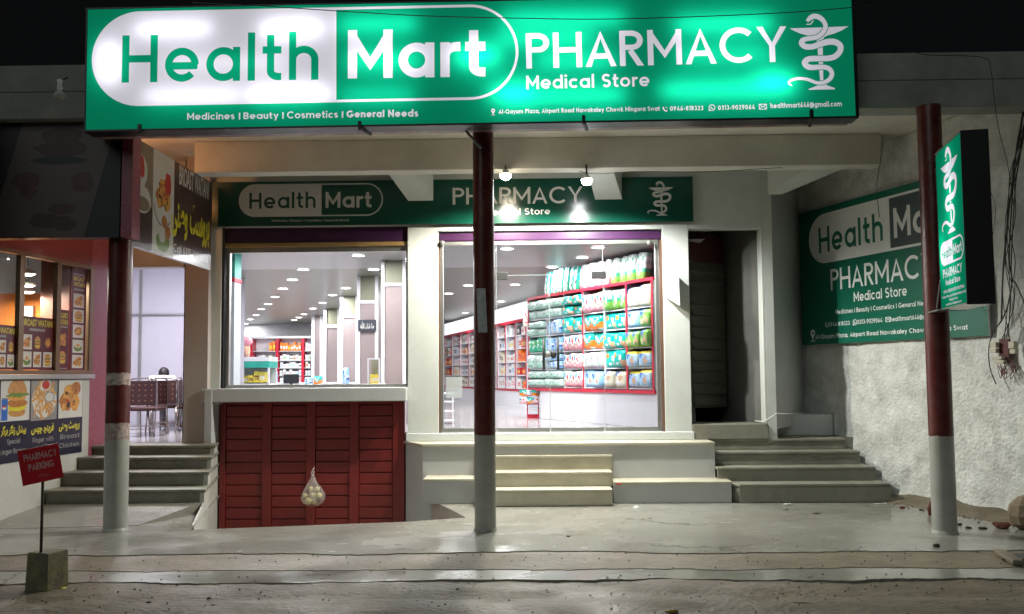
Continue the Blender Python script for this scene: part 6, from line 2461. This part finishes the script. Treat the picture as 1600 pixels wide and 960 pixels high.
# transparent notice on the left pane
q = MB()
a, b = at(697, 622, GY - .012), at(722, 589, GY - .012)
q.box(a.x, b.x, GY - .014, GY - .010, a.z, b.z)
q.build('glass_notice', film('clear_notice', (.55, .6, .6), .45), label='faint clear notice taped low on the left glass pane', cat='notice')

# ---- parking sign
yq = 7.12
bz = -.035
pb = at(64, 862, yq)
PS = thing('parking_sign', 'red pharmacy parking board on a thin pole set in a square concrete block', 'sign', (at(58, 925, 6.98).x, yq, bz))
tl_, tr2, bl2, br2 = at(40, 704, yq - .09), at(102, 695, yq + .08), at(36, 760, yq - .09), at(99.5, 746, yq + .08)
uu = V((br2.x - bl2.x, br2.y - bl2.y, 0)).normalized()
up_ = V((0, 0, 1))
tilt = (br2.z - bl2.z) / (V((br2.x, br2.y)) - V((bl2.x, bl2.y))).length
uu3 = (br2 - bl2).normalized()
vv3 = (up_ - uu3 * up_.dot(uu3)).normalized()
A = Art(bl2, uu3, vv3, (br2 - bl2).length, (tl_ - bl2).length, base=0)
w_, h_ = A.W, A.H
A.text('PHARMACY', (w_ * .12, h_ * .66), (w_ * .93, h_ * .66), h_ * .20, 1, .16, .10, 16)
A.text('PARKING', (w_ * .20, h_ * .37), (w_ * .82, h_ * .37), h_ * .20, 1, .16, .10, 16)
A.text('(Only)', (w_ * .40, h_ * .14), (w_ * .66, h_ * .14), h_ * .09, 2, .15, .12, 12)
A.build('board', [mat('parking_red', (.78, .03, .05), .35, var=.06), mat('parking_letters', (.75, .6, .62), .4), mat('faded_letters', (.6, .25, .26), .4)], PS, back=.012, backmat=mat('board_edge_navy', (.03, .02, .06), .4))
q = MB()
tp = at(67, 752, yq + .02)
q.tube([(pb.x, yq + .0, pb.z - .05), (tp.x, yq + .02, tp.z), (tp.x + .005, yq + .025, tp.z + .3)], .012, 8)
q.build('pole', mat('rusty_pole', (.10, .085, .07), .5, metal=.4, var=.3), PS)
q = MB()
cb0, cb1 = at(22, 930, 6.95), at(92, 925, 7.05)
cxm_, hw = (cb0.x + cb1.x) / 2, (cb1.x - cb0.x) / 2
yc = 7.2
# square block seen on a corner
z_t = at(55, 864, 7.1).z
rot = [(-.145, -.09), (.065, -.145), (.145, .06), (-.06, .12)]
cxm_ -= .02
bot = [(cxm_ + x * 1.02, yc + y * 1.02) for x, y in rot]
top = [(cxm_ + x * .93, yc + y * .93) for x, y in rot]
q.hexa([(x, y, bz - .03) for x, y in bot], [(x, y, z_t) for x, y in top])
q.build('concrete_base', mat('mossy_concrete', (.13, .115, .085), .8, var=.25, scale=9, bump=.006, bscale=25, stain=(.26, .26, .04), stain_amt=.6, stain_scale=5), PS, bevel=.012)

# ================================================================ lamps under the porch, cables, small things
for k, (px_, py_, lb, cl_) in enumerate(((790, 275, 'left lit bulb under the cross beam, just right of the middle column', (1, .93, .80)), (917, 283, 'right lit bulb under the cross beam, beside the white bracket', (.97, 1, .95)))):
    c = at(px_, py_, 11.33)
    t = thing('porch_bulb', lb, 'lamp', c, group='lit bulbs under the porch')
    q = MB()
    q.tube([(c.x, 11.399, Z(258, 11.4, 900)), (c.x, 11.36, c.z + .13), (c.x, 11.335, c.z + .07)], .011, 8)
    q.build('arm', M['rubber'], t)
    q = MB()
    q.lathe([(.001, .085), (.03, .08), (.045, .05), (.074, .022), (.077, .018)], (c.x, c.y, c.z), 20)
    q.build('shade', M['shade'], t)
    q = MB()
    q.ball((c.x, c.y, c.z), .072, 14, 0, (1, 1, .8))
    q.build('bulb', M['bulb'] if k else emis('lit_bulb_warm', (1, .90, .66), 75), t)
    l = lamp('bulb_glow', (c.x, c.y, c.z - .062), 800, .06, cl_, t, 'SPOT')
    l.data.spot_size = R(163)
    l.data.spot_blend = .42
# warm lamp of the restaurant, behind the brown banner
c = V((-5.25, 10.7, 4.45))
t = thing('warm_bulb', 'orange bulb glowing behind the brown banner, lighting the left of the porch ceiling', 'lamp', c)
q = MB(); q.ball(c, .04, 12); q.build('bulb', emis('orange_bulb', (1, .42, .14), 380), t)
q = MB(); q.tube([c + V((0, 0, .03)), (c.x, c.y, CZ)], .008, 6); q.build('cord', M['rubber'], t)
# unlit bulb hanging at top left
c = at(93, 150, 8.9)
t = thing('hanging_bulb', 'unlit white globe bulb hanging under the roof edge at top left', 'lamp', c)
q = MB(); q.ball(c, .058, 16, 0, (1, 1, .9)); q.build('globe', mat('milky_globe', (.42, .38, .35), .4), t)
q = MB(); q.lathe([(.02, .0), (.028, .03), (.02, .08), (.03, .12), (.012, .13)], c + V((0, 0, .05)), 14); q.build('socket', M['shade'], t)
q = MB(); q.tube([c + V((0, 0, .16)), c + V((.02, .12, .24))], .007, 6); q.build('cord', M['rubber'], t)

# little dark plate projecting beside the door
q = MB()
a, b = at(1037, 413, FY - .015), at(1060, 432, FY - .16)
a2, b2 = at(1040, 465, FY - .015), at(1062, 478, FY - .16)
n_ = V((.008, 0, 0))
q.hexa([a2, b2, b2 + n_, a2 + n_], [a, b, b + n_, a + n_])
q.build('metal_plate', M['grey'], label='small grey plate sticking out of the white wall right of the glass door', cat='plate')
# white conduit along the foot of the grey return wall
q = MB()
pp = [at(1180, 658, 12.6), at(1194, 660, 12.25), at(1213, 647, 12.2), at(1256, 646, 13.3), at(1258, 540, 13.45), at(1255, 543, 13.5)]
q.tube(pp[:5], .012, 8)
q.build('conduit', M['white'], label='thin white conduit bent round the corner right of the dark entrance', cat='pipe')


def cable(name, pts, r, label, m='rubber', k=6, grp=None):
    q = MB()
    q.tube(crom([tuple(V(p)) for p in pts], k), r, 6)
    return q.build(name, M[m], label=label, cat='cable', group=grp)


cable('overhead_cable', [at(300, 4, 8.5), at(400, 9, 8.5), at(520, 17, 8.5), at(660, 25, 8.5), at(800, 28.5, 8.5), at(960, 30, 8.5), at(1190, 22, 8.5), at(1330, 12, 8.5), at(1480, -6, 8.5)], .0045, 'thin black cable sagging across the top of the big green sign')
wp = lambda px_, py_, off=.10: atp(px_, py_, A0 + NW * off, NW)
cable('wall_cable', [wp(1606, 130, .3), wp(1596, 190, .2), wp(1586, 250), wp(1580, 300), wp(1574, 350), wp(1567, 430, .12), wp(1565, 500, .1)], .010, 'thick black cable, leftmost of the bundle dropping down the rough wall at right', grp='black cables on the rough wall')
cable('wall_cable', [wp(1612, 110, .35), wp(1600, 200, .2), wp(1590, 250), wp(1583, 290), wp(1577, 400, .14), wp(1581, 440, .12), wp(1574, 480, .12), wp(1563, 505, .1)], .008, 'black cable looping right then back left above the meter boxes', grp='black cables on the rough wall')
cable('wall_cable', [wp(1608, 170, .3), wp(1592, 255), wp(1586, 300), wp(1580, 420), wp(1588, 445), wp(1597, 465, .14), wp(1606, 490, .14)], .007, 'black cable swinging off the right edge of the photo beside the meter boxes', grp='black cables on the rough wall')
cable('wall_cable', [wp(1566, 500, .12), wp(1552, 520, .12), wp(1545, 545, .12), wp(1547, 575, .12), wp(1556, 600, .12)], .007, 'black cable end curving down left of the meter boxes', grp='black cables on the rough wall')
for k in range(5):
    r2 = random.Random(40 + k)
    cable('wall_cable', [wp(1600 + 6 * k, 120, .3), wp(1594 + r2.uniform(-4, 6), 215, .2), wp(1584 + r2.uniform(-6, 6), 270, .16), wp(1579 + r2.uniform(-8, 10), 340, .14), wp(1574 + r2.uniform(-8, 14), 410, .14), wp(1570 + r2.uniform(-8, 16), 470, .14), wp(1566 + 3 * k, 530, .13)], .005,
          ['thinner black cable hugging the left of the bundle', 'thinner black cable second in the bundle', 'thinner black cable in the middle of the bundle', 'thinner black cable right of the middle of the bundle', 'rightmost thin black cable of the bundle'][k] + ' on the rough wall', grp='black cables on the rough wall')
cable('wall_cable', [wp(1548, 485, .2), wp(1535, 470, .3), wp(1555, 340, .1), wp(1548, 300, .08)], .003, 'thin wire behind the blade sign at right', grp='black cables on the rough wall')
cable('roof_wire', [at(1420, 79, 8.98), at(1450, 86, 8.98), at(1535, 90, 8.98), at(1548, 110, 8.97), at(1553, 150, 8.96), at(1560, 200, 8.96), at(1575, 260, 8.96), at(1585, 330, 8.96)], .004, 'thin wire drooping over the roof edge above the right column')
cable('porch_wire', [at(905, 268, 11.36), at(935, 272, 11.36), at(1000, 268, 11.36), at(1100, 269, 11.36), at(1222, 262, 11.36)], .004, 'thin wire running right from the bulb along the cross beam')
cable('wall_wire', [at(1380, 212, 11.3), at(1376, 250, 11.35), at(1370, 290, 11.6), at(1374, 340, 11.3)], .004, 'short wire hanging at the right end of the cross beam')

# meter boxes
MBX = thing('meter_board', 'maroon board with small cream switch boxes and tangled wires on the rough wall', 'meter board', wp(1575, 570, .08))
def wbox(m, x0, y0, x1, y1, o0, o1, mi=0):
    a, b, c, d = wp(x0, y1, o0), wp(x1, y1, o0), wp(x1, y0, o0), wp(x0, y0, o0)
    dz = NW * (o1 - o0)
    m.hexa([a, b, b + dz, a + dz], [d, c, c + dz, d + dz], mi)
q = MB(); wbox(q, 1564, 530, 1579, 568, .06, .09); q.build('board', M['maroon'], MBX)
M['cream'] = mat('cream_plastic', (.50, .47, .36), .5, var=.1)
for (x0, y0, x1, y1) in ((1552, 535, 1562, 543.5), (1552, 544.5, 1562, 552), (1555, 557, 1571, 562), (1560, 563, 1574, 569), (1581, 534, 1590, 545), (1583, 546, 1592, 553)):
    q = MB(); wbox(q, x0, y0, x1, y1, .092, .15); q.build('switch_box', M['cream'], MBX, bevel=.006)
rnd = random.Random(5)
q = MB()
for k in range(9):
    x_ = 1558 + 4 * k
    q.tube(crom([tuple(wp(x_, 560, .12)), tuple(wp(x_ + rnd.uniform(-8, 8), 580, .14)), tuple(wp(x_ + rnd.uniform(-12, 12), 587 + rnd.uniform(-4, 6), .12)), tuple(wp(x_ + rnd.uniform(-8, 8), 572, .12))], 5), .004, 5)
q.build('wires', M['maroon'], MBX)

# plastic bag hanging on the red shutter
bc = at(488, 735, FY - .02)
BG = thing('plastic_bag', 'clear knotted plastic bag of onions hanging on the red basement shutter', 'bag', bc)
q = MB()
prof = [(.004, 0), (.03, -.03), (.012, -.075), (.035, -.12), (.075, -.19), (.125, -.27), (.15, -.34), (.155, -.40), (.13, -.455), (.07, -.49), (.002, -.50)]
q.lathe(prof, bc, 60)
q.v = [p + V((noise.noise(p * 14) * .018, noise.noise(p * 15 + V((3, 0, 0))) * .015, noise.noise(p * 12) * .012)) for p in q.v]
q.v = [V((bc.x + (p.x - bc.x) * (1 + .13 * math.sin(7 * math.atan2(p.y - bc.y, p.x - bc.x) + 9 * p.z)), bc.y + (p.y - bc.y) * (1 + .13 * math.sin(7 * math.atan2(p.y - bc.y, p.x - bc.x) + 9 * p.z)), p.z)) for p in q.v]
q.v = [V((p.x + .008, min(FY + .10, p.y * .75 + (FY - .03) * .25), p.z)) for p in q.v]
q.build('skin', film('bag_film', (.85, .85, .84), .20), BG)
q = MB(); q.tube([bc + V((0, .0, -.01)), bc + V((.0, .13, .03))], .006, 6); q.ball(bc + V((0, 0, -.075)), .02, 8); q.build('knot', M['aWhite'], BG)
ONI = mat('onion_skin', (.60, .52, .24), .45, var=.25, scale=20)
lab = ['lowest left', 'lowest right', 'far left', 'middle', 'right-hand', 'upper middle', 'topmost']
for k, (dx_, dz_, r) in enumerate(((-.055, -.43, .058), (.03, -.435, .055), (-.105, -.35, .045), (.0, -.345, .05), (.09, -.36, .055), (.05, -.27, .045), (-.03, -.26, .04))):
    q = MB()
    c_ = bc + V((dx_ + .005, .0 + .02 * (k % 2), dz_))
    q.ball(c_, r, 14, 0, (1, .9, .9))
    q.build('onion', ONI, label=f'{lab[k]} yellow onion inside the hanging plastic bag', cat='onion', group='onions in the hanging bag')

# ---- debris on the ground
rnd = random.Random(9)


def pebble(name, px_, py_, z, r, m, label, cat, grp=None, sc=(1, .8, .6)):
    c_ = atz(px_, py_, z)
    q = MB()
    q.ball((c_.x, c_.y, z + r * sc[2] * .7), r, 10, 0, sc)
    q.v = [p + V((noise.noise(p * 9 / r * .1), noise.noise(p * 7 / r * .1 + V((5, 0, 0))), noise.noise(p * 8 / r * .1 + V((0, 9, 0))))) * r * .45 for p in q.v]
    q.sm = [False] * len(q.f)
    return q.build(name, m, label=label, cat=cat, group=grp)


STN = mat('brown_stone', (.20, .155, .105), .85, var=.25, scale=9, bump=.01, bscale=18)
DRK = mat('dark_rubbish', (.03, .025, .02), .8)
BRK = mat('broken_brick', (.16, .055, .035), .85, var=.3, scale=12, bump=.006)
PAP = mat('litter_paper', (.55, .56, .5), .7, var=.1)
# boulder at right edge
c_ = atz(1596, 832, .0)
q = MB()
q.ball((c_.x + .20, c_.y + .15, .17), .20, 12, 0, (1.25, .9, 1.0))
q.v = [p + V((noise.noise(p * 3.1), noise.noise(p * 3.1 + V((7, 0, 0))), noise.noise(p * 3.1 + V((0, 7, 0))))) * .06 for p in q.v]
q.sm = [False] * len(q.f)
q.build('boulder', STN, label='rounded brown boulder against the rough wall at the right edge', cat='rock')
pebble('brick_piece', 1565, 826, .0, .085, BRK, 'dark broken brick beside the boulder', 'brick', None, (1.2, .7, .55))
pebble('brick_piece', 1454, 806, .0, .06, BRK, 'upright brick piece left of the right column foot', 'brick', None, (.5, .6, 1.7))
pebble('crumpled_bag', 1384, 778, .0, .05, mat('lime_plastic', (.12, .42, .03), .4, var=.2), 'crumpled bright green plastic bag at the foot of the right-hand steps', 'litter', None, (1.1, .8, .8))
pebble('litter', 967, 757.5, .28, .035, mat('pinkred_plastic', (.45, .07, .05), .5), 'scrap of red plastic at the left end of the right ledge', 'litter', None, (1.2, .7, .4))
LL = [(1230, 789, 'white paper scrap on the cement before the right-hand steps', PAP, (1.5, 1, .15), .05, 0), (1228, 797, 'thin dark wire loop below the white paper scrap', DRK, (1.4, .5, .15), .03, 0), (1276, 803, 'dark twig on the cement, right of the paper scrap', DRK, (1.6, .4, .2), .03, 0),
      (995, 793, 'small white scrap on the cement below the right ledge', PAP, (1.3, .8, .15), .04, 0), (1375, 788, 'flat pale scrap left of the green bag', PAP, (2, .8, .15), .045, 0), (888, 839, 'small dark pebble on the shiny cement right of the middle column', DRK, (1.2, .8, .4), .02, 0),
      (650, 925, 'pale wrapper lying on the dirt, left of centre', PAP, (1.6, .7, .2), .04, -.04), (458, 954, 'torn pale wrapper at the bottom edge left of centre', PAP, (1.8, .8, .25), .045, -.04), (117, 926, 'dark pebble right of the parking sign block', DRK, (1, .8, .6), .018, -.04),
      (233, 944, 'dark pebble at the bottom, second from the left', DRK, (1, .8, .6), .022, -.04), (326, 936, 'brown pebble on the dirt below the shiny strip', BRK, (1, .8, .6), .016, -.04), (915, 909, 'dark pebble on the dirt below the bright strip', DRK, (1, .8, .6), .018, -.04),
      (1050, 957, 'yellow-brown leaf at the bottom edge', mat('dry_leaf', (.35, .22, .04), .7), (1.5, .8, .3), .03, -.04), (1255, 945, 'dark stick on the road, right of centre', DRK, (2.6, .4, .2), .04, -.04), (348, 948, 'thin black strip at the bottom left', DRK, (2.8, .3, .15), .035, -.04),
      (96, 921, 'yellow leaf beside the parking sign block', M['aYellow'], (1.4, .7, .3), .03, -.04), (1463, 855, 'dark pebble in front of the right column', DRK, (1.2, .8, .7), .025, 0), (1515, 793, 'pale pebble at the foot of the rough wall', PAP, (1, .8, .6), .02, 0),
      (1410, 795, 'brown clod near the rough wall foot', BRK, (1.2, .8, .6), .03, 0), (1440, 798, 'dark chip beside the brick piece', DRK, (1.5, .8, .4), .02, 0), (1498, 821, 'dark clod right of the right column', DRK, (1.4, .8, .5), .025, 0), (1513, 826, 'second dark clod right of the right column', DRK, (1.4, .8, .5), .03, 0),
      (1535, 827, 'third dark clod, nearest the brick', DRK, (1.8, .8, .4), .03, 0)]
for (a_, b_, lb, mm, sc_, r_, z_) in LL:
    pebble('litter' if mm in (PAP,) else 'pebble', a_, b_, z_, r_, mm, lb, 'litter' if mm in (PAP,) else 'pebble', None, sc_)
# loose grit as stuff
q = MB()
for k in range(2600):
    x_ = rnd.uniform(-6.5, 5.5)
    y_ = rnd.uniform(5.2, 8.6)
    z_ = -.026 if y_ < 7.30 else (-.014 if y_ < 7.70 else (-.009 if y_ < 8.36 else 0))
    if z_ == 0 or abs(y_ - 7.65) < .15:
        if rnd.random() < .7: continue
    r_ = rnd.choice((.002, .003, .004, .009)) * rnd.uniform(.7, 1.3)
    q.add([(x_ - r_, y_ - r_, z_), (x_ + r_, y_ - r_ * .6, z_), (x_ + r_ * .5, y_ + r_, z_), (x_, y_, z_ + r_ * 1.1)], [(0, 1, 3), (1, 2, 3), (2, 0, 3)])
for k in range(500):
    s_ = rnd.uniform(-4.2, .2)
    o_ = abs(rnd.gauss(0, .22)) + .08
    p_ = wallpt(s_, 0, o_)
    r_ = rnd.uniform(.005, .02)
    q.add([(p_.x - r_, p_.y - r_, 0), (p_.x + r_, p_.y - r_ * .6, 0), (p_.x + r_ * .5, p_.y + r_, 0), (p_.x, p_.y, r_ * 1.1)], [(0, 1, 3), (1, 2, 3), (2, 0, 3)])
q.build('grit', mat('grit', (.12, .10, .075), .9, var=.4, scale=30), kind='stuff', fix=False)
# dirt heap along the wall foot
q = MB()
nn = 60
for i in range(nn + 1):
    s_ = -4.4 + 4.5 * i / nn
    for j, (o_, h_) in enumerate(((.0, .10), (.10, .075), (.22, .04), (.36, .012), (.46, -.01))):
        nz_ = noise.noise(V((s_ * 2.3, j * 1.3, 4)))
        p_ = wallpt(s_, 0, o_ + .1 * nz_ * (j > 1))
        q.v.append(V((p_.x, p_.y, h_ * (1 + .8 * nz_) * min(1, (.3 - s_) * 1.2 + .1))))
for i in range(nn):
    for j in range(4):
        a_ = i * 5 + j
        q.f.append([a_, a_ + 1, a_ + 6, a_ + 5]); q.m.append(0); q.sm.append(True)
q.build('dirt_heap', M['dirt'], kind='stuff', fix=False)
# broken drain opening at right, inner shade painted as a black slab
q = MB()
c_ = atz(1588, 872, 0)
q.slab([(c_.x - .18, c_.y - .1), (c_.x + .5, c_.y - .16), (c_.x + .5, c_.y + .12), (c_.x - .05, c_.y + .14)], .0, .012)
q.build('drain_hole_dark', M['black'], label='black slab painting the shade inside a broken drain opening at the right edge', cat='drain')
q = MB()
c0_ = atz(1562, 866, 0); c1_ = atz(1592, 884, 0)
q.bar(c0_ + V((0, 0, .02)), c1_ + V((0, 0, .02)), .10, .05)
q.build('drain_kerb', M['screed'], label='short broken cement edge beside the drain opening', cat='kerb', bevel=.015)
bpy.context.view_layer.update()
